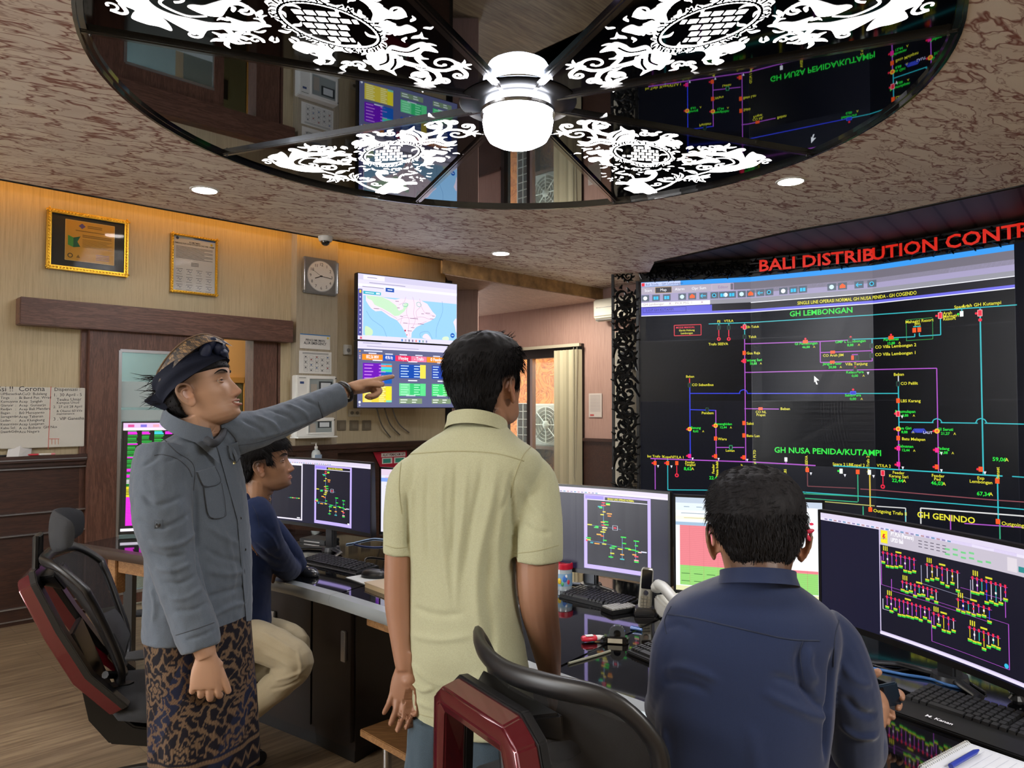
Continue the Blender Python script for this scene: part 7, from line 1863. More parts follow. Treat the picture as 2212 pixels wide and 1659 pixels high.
def make_hair(H, parent, mat, thick, flow, n=3500, slen=.022, seed=1, rough=.002, lift=.35, sr=.00055, name='hair'):
 """thick(x,y,z) -> hair depth in m (<=0: none), flow(x,y,z) -> direction; shell under combed strands"""
 r = np.random.default_rng(seed); rings = head_rings(80, 110)
 P = np.array(rings); c = np.array((-.012, 0, .01));
 Nn = P - c; Nn /= np.linalg.norm(Nn, axis=2)[:, :, None]
 mb = MB(); mb.T = H; out = []; TH = np.zeros(P.shape[:2])
 for i in range(P.shape[0]):
  row = []
  for j in range(P.shape[1]):
   p = P[i, j]; t = thick(p[0], p[1], zi(p[2]))
   if t > 0: t += rough * noise.noise(Vector(p) * 90) + rough * .8 * noise.noise(Vector((p[0] * 60, p[1] * 60, p[2] * 18)))
   TH[i, j] = t
   row.append(p + Nn[i, j] * (t if t > 0 else -.006 + max(t, -.01) * .0))
  out.append(row)
 mb.loft(out)
 I, J = np.nonzero(TH > .002)
 if len(I) and n:
  k = r.choice(len(I), n)
  for a in k:
   i, j = I[a], J[a]; p = P[i, j]; nn = Nn[i, j]; t = TH[i, j]
   f = np.array(flow(*p), float) + r.normal(0, .22, 3); f -= nn * f.dot(nn); f /= max(np.linalg.norm(f), 1e-6)
   L_ = slen * (.6 + .8 * r.random()) * min(1, t / .008); b0 = p + nn * t * .8; up = lift * r.random()
   pts = [b0, b0 + f * L_ * .5 + nn * (L_ * .22 * up + .0012), b0 + f * L_ + nn * (L_ * .25 * up - .0005)]
   mb.tube(pts, [sr * 1.3, sr, sr * .2], 3, cap=False)
 return mb.build(name, mat, parent, world=True, smooth=70)
# ---- hands ----
def make_hand(mb, W, f, pn, th, curls, thumb=(.5, .3, .2), sc=1.0, spread=.06):
 """W wrist point, f towards the fingers, pn out of the palm, th towards the thumb side; curls: four (MCP, PIP, DIP) in degrees"""
 f = Vector(f).normalized(); pn = Vector(pn); pn = (pn - f * pn.dot(f)).normalized(); th = Vector(th); th = (th - f * th.dot(f) - pn * th.dot(pn)).normalized(); W = Vector(W)
 rings = []
 for x, w, t, o in ((-.04, .020, .016, 0), (0, .0255, .0180, 0), (.02, .033, .0175, .002), (.045, .040, .0165, .002), (.07, .0415, .0145, .001), (.088, .040, .012, 0), (.097, .036, .009, 0)):
  rings.append([W + f * x * sc + th * (w * sc * math.copysign(abs(math.cos(q)) ** .8, math.cos(q)) + o) + pn * (t * sc * math.copysign(abs(math.sin(q)) ** .8, math.sin(q))) for q in (6.283 * i / 20 for i in range(20))])
 mb.loft(rings)
 mb.ell(W + f * .035 * sc + th * .022 * sc + pn * .009 * sc, (.024 * sc, .016 * sc, .016 * sc), 12)
 tips = []
 for k, (off, ln, cu) in enumerate(zip((.029, .0095, -.0105, -.030), (.076, .083, .077, .062), curls)):
  a0 = spread * (1.5 - k); d = (f * math.cos(a0) + th * math.sin(a0)).normalized(); p = W + f * (.088 - .006 * abs(k - 1)) * sc + th * off * sc
  pts = [p - d * .02 * sc, p]; ang = 0; rs = [.0098 * sc, .0100 * sc]
  for seg, c_ in zip((.46, .30, .24), cu):
   ang += R(c_); dd = d * math.cos(ang) + pn * math.sin(ang); p = p + dd * ln * seg * sc; pts.append(p); rs.append([.0098, .0090, .0078][len(pts) - 3] * sc * (.9 if k == 3 else 1))
  tips.append(p); pts.append(p + dd * .006 * sc); rs.append(.004 * sc)
  mb.tube(catmull(pts, 4), list(np.interp(np.linspace(0, len(pts) - 1, (len(pts) - 1) * 4 + 1), range(len(pts)), rs)), 10)
  for q, rr in zip(pts[1:4], (.0104, .0098, .0088)): mb.ell(q, (rr * sc,) * 3, 10)
 p = W + f * .022 * sc + th * .022 * sc + pn * .006 * sc; ang = thumb[0]; d = (f * math.cos(ang) + th * math.sin(ang)).normalized(); pts = [p]; rs = [.014 * sc]
 for seg, c_ in zip((.042, .032, .026), (0, thumb[1], thumb[2])):
  d = (d * math.cos(c_) + pn * math.sin(c_ * .7) + f * math.sin(c_ * .7)).normalized(); p = p + d * seg * sc; pts.append(p); rs.append((.0125, .0112, .0095)[len(pts) - 2] * sc)
 pts.append(p + d * .006 * sc); rs.append(.0045 * sc)
 mb.tube(catmull(pts, 4), list(np.interp(np.linspace(0, len(pts) - 1, (len(pts) - 1) * 4 + 1), range(len(pts)), rs)), 10)
 tips.append(p); return tips
def limb(mb, P, rs, seg=18, k=6):
 n = len(P) - 1
 mb.tube(catmull([Vector(p) for p in P], k), list(np.interp(np.linspace(0, n, n * k + 1), range(n + 1), rs)), seg)
def cloth_mat(name, col, weave=900, rough=.8, var=.10, sheen=.2, wr=.25, wscale=14):
 m, nt, b = newmat(name); c = srgb(col)
 v = coords(nt, (1, 1, 1)); n = N(nt, 'ShaderNodeTexNoise', Scale=weave, Detail=2.0); nt.links.new(v, n.inputs['Vector'])
 v2 = coords(nt, (1, 1, .45)); n2 = N(nt, 'ShaderNodeTexNoise', Scale=wscale, Detail=4.0, Distortion=.8); nt.links.new(v2, n2.inputs['Vector'])
 cc = ramp(nt, n.outputs['Fac'], [(.3, tuple(x * (1 - var) for x in c)), (.7, tuple(min(1, x * (1 + var)) for x in c))]); nt.links.new(cc, b.inputs['Base Color'])
 b.inputs['Roughness'].default_value = rough; b.inputs['Sheen Weight'].default_value = sheen; b.inputs['Specular IOR Level'].default_value = .2
 b1 = N(nt, 'ShaderNodeBump', Strength=.15, Distance=.0006); nt.links.new(n.outputs['Fac'], b1.inputs['Height'])
 b2 = N(nt, 'ShaderNodeBump', Strength=wr, Distance=.008); nt.links.new(n2.outputs['Fac'], b2.inputs['Height']); nt.links.new(b1.outputs['Normal'], b2.inputs['Normal'])
 nt.links.new(b2.outputs['Normal'], b.inputs['Normal']); return m
def tuck(body, garment, gap=.004, dmax=.03, dot=.7, zmin=-1, skip=()):
 """skin that would show through a garment is drawn in under it"""
 me = body.data; M = wm(body); V = getV(me); Nn = getN(me); T = np.array(M)[:3, 3]; g_ = garment.data; gM = wm(garment)
 b = BVHTree.FromPolygons([v.co[:] for v in g_.vertices], [p.vertices[:] for p in g_.polygons])
 dT_ = Vector(T) - gM.translation
 lo = getV(g_).min(0) - .03; hi = getV(g_).max(0) + .03; W_ = V + np.array(dT_)
 for i in np.nonzero(((W_ > lo) & (W_ < hi)).all(1))[0]:
  p = Vector(W_[i]); pw = p + gM.translation
  if pw.z < zmin or any((pw - c).length < r for c, r in skip): continue
  h = b.find_nearest(p, dmax)
  if h[0] is None: continue
  n = h[1]
  if (p - h[0]).dot(n) > -gap and n.dot(Vector(Nn[i])) > dot: V[i] = np.array(h[0] - n * gap - dT_)
 setV(me, V)
def seam(surf, P, r, name, mat, parent, lift=.0, n=8):
 Q = surf.drape(P, n, lift)
 if len(Q) < 2: return None
 return MB().tube(Q, r, 6).build(name, mat, parent, world=True, smooth=60)
def patch(surf, P, name, mat, parent, th=.0025, n=6):
 """cloth piece with the outline P (photo pixels) laid on a garment"""
 x0, x1 = min(p[0] for p in P), max(p[0] for p in P); y0, y1 = min(p[1] for p in P), max(p[1] for p in P)
 C = catmull(P, n, True) if n > 1 else [np.array(p, float) for p in P]
 cx, cy = np.mean([c[0] for c in C]), np.mean([c[1] for c in C])
 rows = []
 for k in (1.02, 1.0, .8, .6, .4, .2, .02):
  row = []
  for c in C:
   h = surf.hit(cx + (c[0] - cx) * k, cy + (c[1] - cy) * k, th if k <= 1 else -.001)
   row.append(h)
  rows.append(row)
 if any(h is None for r_ in rows for h in r_):
  last = None
  for r_ in rows:
   for i, h in enumerate(r_):
    if h is None: r_[i] = last or next((q for rr in rows for q in rr if q is not None), None)
    else: last = h
 if rows[0][0] is None: return None
 mb = MB(); mb.loft(rows, cap=True); return mb.build(name, mat, parent, world=True, smooth=50)
def button(surf, px, py, r, name, mat, parent):
 h = surf.hit(px, py, .003)
 if h is None: return
 n = (CAM - h).normalized(); MB().lathe([(0, -.002), (r, -.002), (r, .0012), (r * .6, .0006), (0, .0006)], h, 12, n.to_track_quat('Z', 'Y').to_matrix()).build(name, mat, parent, world=True, smooth=40)
# ================= man in the grey shirt, pointing =================
pA = thing('person', 'standing man in a grey shirt, patterned sarong and dark headcloth, pointing with one arm', 'person', (-.90, 2.15, 0))
YA = 2.15
def hframe(ear_px, Y, yaw, tilt, sc=1.0, roll=0.0, side=-1):
 e = atY(*ear_px, Y); Rm = Matrix.Rotation(yaw, 4, 'Z') @ Matrix.Rotation(-tilt, 4, 'Y') @ Matrix.Rotation(roll, 4, 'X') @ Matrix.Scale(sc, 4)
 off = Rm @ Vector((-.012, side * .075, -.004)); return Matrix.Translation(e - Vector(off[:3])) @ Rm
HA = hframe((408, 853), YA - .08, R(4), R(19), 1.03)
mb = MB(); make_head(mb, HA)
def q(px, py, Y): return atY(px, py, Y)
nk = HA @ Vector((-.035, 0, -.06))
limb(mb, [nk, HA @ Vector((-.045, 0, -.11)), q(428, 925, YA), q(420, 985, YA)], [.062, .060, .060, .085])
mb.loft(upsample(torso([(960, 345, 490, YA), (1000, 325, 492, YA), (1060, 318, 500, YA), (1150, 325, 515, YA), (1250, 330, 515, YA), (1350, 325, 525, YA), (1450, 330, 530, YA)], R(-25), .52)))
# near arm hanging, far arm pointing
arm_r = [q(362, 1005, 2.04), q(354, 1110, 2.0), q(372, 1205, 1.99), q(405, 1300, 1.98), q(438, 1395, 1.97), q(446, 1418, 1.97)]
limb(mb, arm_r, [.044, .046, .042, .038, .028, .024])
W1 = q(446, 1412, 1.97)
make_hand(mb, W1, (-.04, .03, -1), (-.25, 1, 0), (1, .25, -.1), [(12, 40, 25), (14, 46, 28), (16, 48, 30), (16, 46, 30)], (.42, .1, .2), .95, .10)
arm_l = [q(490, 940, 2.22), q(560, 925, 2.28), q(640, 893, 2.38), q(715, 860, 2.47), q(748, 843, 2.51)]
limb(mb, arm_l, [.045, .042, .038, .029, .024])
W2 = q(752, 841, 2.515)
make_hand(mb, W2, (1, .18, .20), (.12, -.42, -.9), (.12, -1, .25), [(-2, 3, 2), (62, 88, 40), (66, 90, 45), (68, 90, 45)], (.12, .42, .35), .98, .03)
for s_ in (-1, 1):
 hx = -.90 + s_ * .02; limb(mb, [(hx, YA + s_ * .05, .86), (hx + .0, YA + s_ * .065, .48), (hx, YA + s_ * .10, .10)], [.062, .050, .040])
 limb(mb, [(hx - .05, YA + s_ * .12, .05), (hx + .06, YA + s_ * .125, .045), (hx + .18, YA + s_ * .13, .03)], [.045, .045, .03])
me = remesh(mb, .0027, 3, 'body'); V = getV(me)
def hlA(x, y, z):
 s = min(max((z + .01) / .04, 0), 1) * min(max((.045 - x) / .03, 0), 1) * (1 if abs(y) > .03 else 0)
 b_ = min(max((-.02 - x) / .03, 0), 1) * min(max((z + .095) / .03, 0), 1)
 return max(s * .75, b_)
setcol(me, skin_colors(V, HA, 'a38069', hlA, teeth=True, stub=.12)); bodyA = finish(me, 'body', M_skin, pA)
face_parts(HA, pA, 1.0, flat('lid_skin', 'a07a62', .5))
# hair below and behind the headcloth
def thA(x, y, z):
 back = -.02 - x
 if abs(y) > .05 and -.045 < x < .03 and z < .045: return -.01
 if x < .0 and z > -.075 + .5 * max(0, x + .06): return .004 * min(1, max(0, back / .03 + .3)) + .001
 if z > .045: return .003
 return -.01
make_hair(HA, pA, M_hair, thA, lambda x, y, z: (-.7, 0, -.8), 1200, .016, 2, rough=.001, lift=.2)
# loose spikes of hair at the crown's back
mb = MB(); mb.T = HA; r = random.Random(4)
for k in range(90):
 z = r.uniform(.0, .085); y = r.uniform(-.05, .05); b0 = Vector((-.105 + .2 * (abs(z - .04)) ** 1.2, y, z)); L_ = r.uniform(.02, .055)
 d = Vector((-1, y * 4, r.uniform(-.7, .5))).normalized(); mb.tube([b0, b0 + d * L_ * .5, b0 + d * L_ + Vector((0, 0, r.uniform(-.008, .01)))], [.0012, .0009, .0002], 4, cap=False)
mb.build('hair_tuft', M_hair, pA, world=True)
# headcloth: wide band tilted up to the forehead, knot, patterned crest, tail
M_udeng = flat('headcloth_navy', '090f20', .8, spec=.2, bmp=.3, bs=400)
def udpat():
 m, nt, b = newmat('headcloth_gold_pattern'); v = coords(nt, (1, 1, 1), (0, R(45), 0))
 ck = N(nt, 'ShaderNodeTexBrick', Scale=70.0, Mortar__Size=.03, Brick__Width=.6, Row__Height=.35); nt.links.new(v, ck.inputs['Vector'])
 ck.inputs['Color1'].default_value = (*srgb('8a6c46'), 1); ck.inputs['Color2'].default_value = (*srgb('0d0d14'), 1); ck.inputs['Mortar'].default_value = (*srgb('0a0a10'), 1)
 vo = N(nt, 'ShaderNodeTexVoronoi', Scale=230.0, _feature='DISTANCE_TO_EDGE'); nt.links.new(v, vo.inputs['Vector'])
 mx = N(nt, 'ShaderNodeMixRGB', _blend_type='MULTIPLY'); mx.inputs[0].default_value = 1
 nt.links.new(ck.outputs['Color'], mx.inputs[1]); nt.links.new(ramp(nt, vo.outputs['Distance'], [(0, (.15, .15, .15)), (.12, (1, 1, 1))]), mx.inputs[2])
 nt.links.new(mx.outputs[0], b.inputs['Base Color']); b.inputs['Roughness'].default_value = .6; return m
M_udpat = udpat()
ud = None
def bandpt(th, v, off):
 """band around the head: v 0 lower edge .. 1 upper edge; high on the forehead, low at the nape"""
 c, s = math.cos(th), math.sin(th)
 zl = .033 + (.036 * c if c > 0 else .040 * c); zu = .098 + (.010 * c if c > 0 else .030 * c)
 z = zl + v * (zu - zl)
 xf, xb, w = np.interp(z, HZ, HF), np.interp(z, HZ, HB), np.interp(z, HZ, HW)
 a = max(xf + .015 if c > 0 else -.015 - xb, .06); w = max(w, .052)
 return Vector((-.015 + (a + off + .012) * c, (w + off + .013) * s, z))
mb = MB(); mb.T = HA; rows = []
for i in range(65):
 th = 6.283 * i / 64; rows.append([bandpt(th, v, .003 * math.sin(v * 11 + 4 * math.sin(th))) for v in np.linspace(0, 1, 9)] + [bandpt(th, v, -.012) for v in (1, .5, 0)])
mb.loft(rows, cap=False); ub = mb.build('headcloth_band', M_udeng, pA, world=True, smooth=60)
crest = [(-.098, .040, .030, .016), (-.085, .070, .046, .022), (-.055, .098, .054, .027), (-.020, .122, .054, .030), (.015, .140, .046, .032), (.048, .148, .034, .030), (.075, .144, .022, .026), (.098, .124, .012, .020)]
cc = catmull([np.array(t) for t in crest], 6)
mb = MB(); mb.T = HA
for side in (-1, 1):
 mb.loft([[(x, side * (hw + .010), z), (x + hh * .30, side * (hw + .020), z - hh * .5), (x + hh * .62, side * (hw + .026), z - hh), (x + hh * .60, side * (hw + .014), z - hh), (x + .002, side * (hw + .002), z - .006)] for (x, z, hw, hh) in cc])
mb.build('headcloth_crest', M_udpat, ub, world=True, smooth=50)
mb = MB(); mb.T = HA
for side in (-1, 1): mb.tube([(x - .002, side * (hw + .009), z + .002) for x, z, hw, hh in cc], .0024, 6)
mb.build('crest_piping', flat('piping_tan', '5a4430', .6), ub, world=True, smooth=50)
mb = MB(); mb.T = HA
mb.loft([[(x, (hw + .006) * math.cos(q_), z - .016 - (.05 + .2 * max(0, .1 - z)) * (1 - math.sin(q_)) * .5 + .010) for q_ in (6.283 * i / 16 for i in range(16))] for x, z, hw, hh in cc])
mb.build('headcloth_cap', M_udeng, ub, world=True, smooth=60)
mb = MB(); mb.T = HA   # knot at the forehead
r = random.Random(8)
for (c_, e_, rt) in (((.088, -.020, .100), (.016, .022, .022), 20), ((.070, -.040, .112), (.030, .010, .014), -35), ((.080, .022, .105), (.026, .012, .016), 40), ((.096, -.016, .084), (.010, .022, .012), 10), ((.058, -.050, .098), (.026, .009, .017), -50), ((.092, -.004, .112), (.014, .014, .012), 0)):
 mb.ell(c_, e_, 14, Matrix.Rotation(R(rt), 3, 'Y'))
mb.build('headcloth_knot', flat('knot_navy', '101a34', .55, spec=.3), ub, world=True, smooth=60)
mb = MB(); mb.T = HA   # pointed tail at the nape
mb.loft([[(-.085, -.050, .035), (-.085, -.030, .0), (-.075, -.045, -.012)], [(-.110, -.052, .034), (-.112, -.022, .006), (-.098, -.040, -.024)], [(-.146, -.040, .026), (-.146, -.030, .022), (-.140, -.036, .014)]])
mb.build('headcloth_tail', M_udeng, ub, world=True, bevel=.004)
# grey shirt
M_shA = cloth_mat('grey_chambray', '525b67', 700, .8, .14, .15, .45, 16)
M_shA_d = flat('grey_shirt_seam', '363b43', .8); M_shA_in = flat('charcoal_placket', '20242c', .8)
mb = MB()
mb.loft(upsample(torso([(928, 392, 470, YA + .01, .8), (945, 362, 492, YA, .7), (965, 330, 508, YA, .66), (1000, 302, 520, YA, .64), (1050, 292, 529, YA, .64), (1120, 300, 537, YA, .64), (1184, 310, 543, YA, .64), (1266, 308, 544, YA, .62), (1330, 305, 545, YA, .62), (1362, 304, 544, YA, .62)], R(-22), .66, 48, .82), 4))
limb(mb, [q(352, 972, 2.06), q(346, 1030, 2.03), q(352, 1115, 2.0), q(372, 1205, 1.99), q(398, 1290, 1.98), q(424, 1365, 1.975), q(434, 1402, 1.97)], [.066, .076, .076, .062, .056, .056, .050])
limb(mb, [q(470, 945, 2.20), q(520, 935, 2.24), q(575, 921, 2.30), q(650, 890, 2.40), q(705, 866, 2.46), q(738, 852, 2.495)], [.070, .064, .056, .050, .045, .043])
me = remesh(mb, .0045, 4, 'shirt'); V = getV(me); Nn = getN(me)
d = .0025 * vnoise(V * np.array((1, 1, .6)), 22) + .0015 * vnoise(V, 48, 5); setV(me, V + Nn * d[:, None])
S_ = Surf(me)
folds(me, S_, [
 ([(300, 1060), (330, 1090), (365, 1085), (400, 1068)], -.006, .006), ([(298, 1120), (335, 1140), (375, 1132), (410, 1110)], -.006, .006), ([(318, 1165), (350, 1180), (395, 1172), (420, 1150)], .007, .007), ([(322, 1190), (360, 1205), (405, 1195)], -.007, .006), ([(335, 1225), (375, 1232), (415, 1215)], .006, .007), ([(345, 1255), (385, 1262), (428, 1240)], -.006, .006), ([(362, 1290), (400, 1292), (440, 1268)], .005, .007), ([(372, 1320), (415, 1318), (450, 1300)], -.005, .006),
 ([(416, 1020), (424, 1080), (424, 1150), (428, 1220), (450, 1290)], -.012, .007), ([(395, 1385), (430, 1375), (468, 1358)], -.004, .004),
 ([(440, 1130), (480, 1160), (520, 1175)], .006, .009), ([(435, 1180), (480, 1205), (530, 1215)], -.005, .008), ([(440, 1230), (490, 1240), (535, 1230)], .005, .009), ([(450, 1290), (500, 1275), (540, 1262)], -.005, .008), ([(470, 1120), (500, 1200), (505, 1280)], .005, .010), ([(460, 1330), (500, 1310), (540, 1300)], .004, .007),
 ([(325, 1260), (335, 1310), (330, 1350)], .005, .008), ([(520, 905), (560, 925), (575, 945)], -.006, .006), ([(545, 896), (590, 915), (605, 938)], .006, .007), ([(580, 885), (625, 900), (640, 922)], -.006, .006), ([(615, 872), (655, 890), (668, 910)], .006, .007), ([(650, 860), (685, 876), (697, 898)], -.005, .005), ([(530, 950), (600, 935), (690, 900)], .005, .006), ([(480, 920), (505, 950), (512, 985)], -.008, .007), ([(350, 950), (335, 990), (300, 1010)], -.005, .007), ([(350, 1000), (400, 985), (412, 1000)], -.004, .005)])
S_ = Surf(me)
shA = finish(me, 'shirt', M_shA, pA); tuck(bodyA, shA, zmin=q(440, 1385, 1.97).z, skip=[(W2, .10)])
def seamA(P, r=.0011, nm='seam', m=None, lift=.0006): return seam(S_, P, r, nm, m or M_shA_d, shA, lift)
seamA([(333, 984), (350, 982), (380, 990), (405, 1010), (415, 1030)]); seamA([(350, 945), (380, 975), (418, 1005), (418, 1060)]); seamA([(488, 925), (510, 950), (516, 985)])
seamA([(380, 1372), (425, 1358), (462, 1345)], nm='cuff_seam'); seamA([(687, 868), (694, 890), (700, 912)], nm='cuff_seam'); seamA([(513, 962), (560, 955), (620, 935), (690, 903)], .0008, 'sleeve_seam')
# placket, pockets, collar
patch(S_, [(462, 945), (476, 945), (500, 1010), (521, 1080), (529, 1140), (538, 1220), (541, 1340), (530, 1342), (527, 1220), (517, 1145), (505, 1080), (482, 1010)], 'placket', M_shA, shA, .0035, 1)
seamA([(462, 948), (482, 1010), (505, 1080), (517, 1145), (527, 1220), (530, 1340)], .0014)
p1 = patch(S_, [(436, 1045), (474, 1040), (484, 1105), (480, 1118), (456, 1120), (446, 1108)], 'chest_pocket', M_shA, shA, .004, 1)
patch(S_, [(423, 1020), (461, 1008), (473, 1040), (448, 1052), (436, 1049)], 'pocket_flap', M_shA, shA, .007, 1)
patch(S_, [(490, 962), (514, 955), (516, 985), (506, 1000), (494, 990)], 'pocket_flap', M_shA, shA, .006, 1)
for P in ([(424, 1021), (436, 1049), (448, 1052), (473, 1041), (461, 1009)], [(437, 1050), (446, 1108), (457, 1119), (480, 1117), (484, 1104), (475, 1044)], [(490, 962), (494, 990), (506, 1000), (516, 986)]): seamA(P, .0009, lift=.007)
button(S_, 504, 1000, .0045, 'pocket_button', flat('button_brass', 'a8a078', .3, .6), shA); button(S_, 342, 1133, .006, 'sleeve_button', M_dark, shA); button(S_, 527, 1187, .004, 'shirt_button', M_dark, shA); button(S_, 517, 1120, .004, 'shirt_button', M_dark, shA)
patch(S_, [(334, 1122), (350, 1122), (350, 1142), (334, 1142)], 'sleeve_tab', M_shA, shA, .003, 1)
def collar(name, mat, parent, c, s, f, up, a, b, h, openang, flare=.014, tip=.05, n=40, rear=.0):
 """folded collar around the neck, open at the front"""
 rows = []
 for i in range(n + 1):
  th = openang + (2 * math.pi - 2 * openang) * i / n      # 0 is the front
  cf, sf = math.cos(th), math.sin(th); k = max(0, 1 - min(th - openang, 2 * math.pi - openang - th) / .5)
  base = Vector(c) + f * (b * cf) + s * (a * sf); out = (f * cf + s * sf).normalized()
  hh = h * (1 + rear * (1 - cf) * .5)
  rows.append([base + out * (-.002), base + up * hh + out * .0, base + up * (hh + .004) + out * .006, base + up * (hh * .55) + out * (flare * .8), base + out * (flare + .004) - up * (.008 + tip * k * .8) + f * .012 * k, base + out * (flare - .001) - up * (.006 + tip * k * .8) + f * .012 * k, base + up * hh * .5 + out * .004])
 mb = MB(); mb.loft(rows); return mb.build(name, mat, parent, world=True, smooth=50)
fA = Vector((math.cos(R(-14)), math.sin(R(-14)), 0)); sA = Vector((-fA.y, fA.x, 0)); upA = Vector((.12, -.02, 1)).normalized()
collar('collar', M_shA, shA, q(426, 925, YA) + Vector((0, 0, -.005)), sA, (fA - Vector((0, 0, .42))).normalized(), (upA - fA * .25).normalized(), .078, .082, .034, .42, .020, .055)
mb = MB(); cA = q(462, 950, YA - .05)
mb = MB(); mb.tube(catmull([q(446, 950, YA - .11), q(462, 958, YA - .12), q(478, 944, YA - .06), q(484, 930, YA + .02)], 5), [.010] * 16, 8, flat=1.2); mb.build('collar_stand', M_shA_in, shA, world=True, smooth=50)
# watch strap and ring
mb = MB(); rr = []
dW = (W2 - q(738, 850, 2.495)).normalized(); c_ = q(745, 846, 2.505)
MB().tube([c_ + (Matrix.Rotation(a, 3, dW) @ (dW.cross(Vector((0, 0, 1))).normalized() * .0335)) for a in np.linspace(0, 6.283, 25)], .006, 8, flat=1.3).build('wrist_strap', M_black, pA, world=True, smooth=50)
# sarong
def sarong_col(u, v):
 """u, v in metres on the cloth: brown-gold figures on black"""
 dark = np.array(srgb('15131a')); gold = np.array(srgb('6c5845')); br = np.array(srgb('5a4438')); blue = np.array(srgb('191d30'))
 m = np.zeros_like(u)
 # flowing scroll ridges
 wx = u + .012 * np.sin(v * 85) + .006 * np.sin(v * 190 + u * 60); wy = v + .012 * np.sin(u * 95) + .005 * np.sin(u * 210)
 a = np.abs(np.sin(wx * 92) * np.cos(wy * 76)); m = np.maximum(m, (a < .24) * .9)
 # rosettes on a loose lattice
 gu, gv = (u / .16), (v / .19); gu = gu + .5 * (np.floor(gv) % 2); fu, fv = gu - np.floor(gu) - .5, gv - np.floor(gv) - .5
 rr = np.hypot(fu * .16, fv * .19); th = np.arctan2(fv * .19, fu * .16)
 pet = .040 + .010 * np.cos(6 * th); ros = (rr < pet); ringm = ros & (np.abs(rr - pet * .62) > .005) & (rr > .012); core = rr < .009
 m = np.where(rr < pet + .006, 0, m); m = np.where(ringm | core, 1.0, m)
 # diagonal leaf combs
 comb = (np.abs(fu * .16 + fv * .19) < .012) & (rr > pet + .008) & (np.sin(v * 420) > -.1); m = np.where(comb, 1, m)
 # border bands along the lower hem and the front overlap
 edge = (v < .10); zz = np.abs(((u / .035) % 1) - .5) * .05; m = np.where(edge, ((np.abs(v - .05 - zz + .012) < .006) | (np.abs(v - .085) < .004) | (np.abs(v - .012) < .004)) * 1.0, m)
 c = dark + (gold - dark) * m[:, None]
 tone = .5 + .5 * np.sin(u * 23 + v * 17); c = np.where((m > .5)[:, None], gold * (1 - .45 * tone[:, None]) + br * .45 * tone[:, None], np.where((tone > .85)[:, None], blue, dark))
 th_ = .75 + .25 * np.sin(u * 1500) * np.sin(v * 1400); return c * np.where((m > .5), th_, 1)[:, None]
rows = torso([(1338, 306, 541, YA, .68), (1400, 312, 546, YA, .7), (1460, 316, 551, YA, .7), (1520, 318, 556, YA, .7), (1600, 319, 560, YA, .7), (1668, 319, 560, YA, .7)], R(-22), .7, 330, .9)
rows = upsample(rows, 26); nr, nc = len(rows), len(rows[0])
P = np.array([[tuple(p) for p in r_] for r_ in rows])
per = 2 * math.pi * .15
ctr = P.mean(1, keepdims=True); out = P - ctr; out[:, :, 2] = 0; out /= np.linalg.norm(out, axis=2)[:, :, None]
ii, jj = np.meshgrid(np.arange(nr) / nr, np.arange(nc) / nc, indexing='ij')
fold_ = .004 * np.sin(jj * 6.283 * 7 + ii * 2) * ii + .003 * np.sin(jj * 6.283 * 13 + 1) * ii
P += out * fold_[:, :, None]
step = .018 * np.clip((jj - .33) / .01, 0, 1) * (jj < .6)
mb = MB(); mb.loft([[Vector(p) for p in r_] for r_ in P], cap=False); me = mb.mesh('sarong')
u = (jj * per).ravel(); v = (P[:, :, 2] - P[:, :, 2].min()).ravel(); setcol(me, sarong_col(u, v))
sar = finish(me, 'sarong', attrmat('sarong_cloth', .8, bmp=(700, .3), spec=.15), pA)
mb = MB(); mb.loft(upsample(torso([(1600, 330, 548, YA, .62), (1750, 335, 545, YA, .6), (2000, 340, 535, YA, .6)], R(-22), .62, 36), 4)); mb.build('under_skirt', flat('navy_cloth', '12162a', .85), pA, world=True, smooth=60)
for s_ in (-1, 1):
 mb = MB(); mb.loft([[(-.92 + s_ * .02 + x + .0, YA + s_ * .125 + wv * math.cos(q_), max(.0, z + hh * math.sin(q_))) for q_ in (6.283 * i / 16 for i in range(16))] for x, wv, z, hh in ((-.10, .03, .03, .03), (-.07, .045, .045, .045), (.05, .05, .04, .04), (.16, .045, .025, .025), (.20, .02, .015, .014))]); mb.build('shoe', M_black, pA, world=True, smooth=50)
# ================= man in the pale green shirt, back to the camera =================
pB = thing('person', 'standing man seen from behind in a pale green short sleeved shirt', 'person', (-.10, 1.95, 0))
YB = 1.95
HB_ = hframe((1102, 842), YB - .02, R(52), R(9), 1.05)
# the ear read from the photo is his right one
mb = MB(); make_head(mb, HB_)
limb(mb, [HB_ @ Vector((-.035, 0, -.05)), HB_ @ Vector((-.045, 0, -.10)), q(1035, 925, YB), q(1030, 990, YB)], [.062, .060, .062, .085])
yawB = R(72)
mb.loft(upsample(torso([(955, 940, 1110, YB), (1000, 890, 1140, YB), (1100, 900, 1105, YB), (1250, 905, 1095, YB), (1400, 915, 1090, YB), (1520, 925, 1090, YB)], yawB, .5)))
limb(mb, [q(905, 1025, YB), q(872, 1110, YB), q(864, 1200, YB), q(862, 1300, YB), q(868, 1380, YB - .01), q(875, 1446, YB - .02)], [.040, .042, .040, .038, .030, .023])
make_hand(mb, q(877, 1436, YB - .02), (-.10, .02, -1), (-.35, -1, 0), (1, -.3, -.1), [(16, 20, 12), (14, 18, 12), (12, 18, 12), (16, 22, 14)], (.30, .2, .1), .95, .07)
limb(mb, [q(1125, 1020, YB - .02), q(1158, 1110, YB - .04), q(1160, 1200, YB - .05), q(1163, 1300, YB - .05), q(1178, 1385, YB + .02), q(1190, 1465, YB + .12)], [.044, .054, .056, .050, .042, .026])
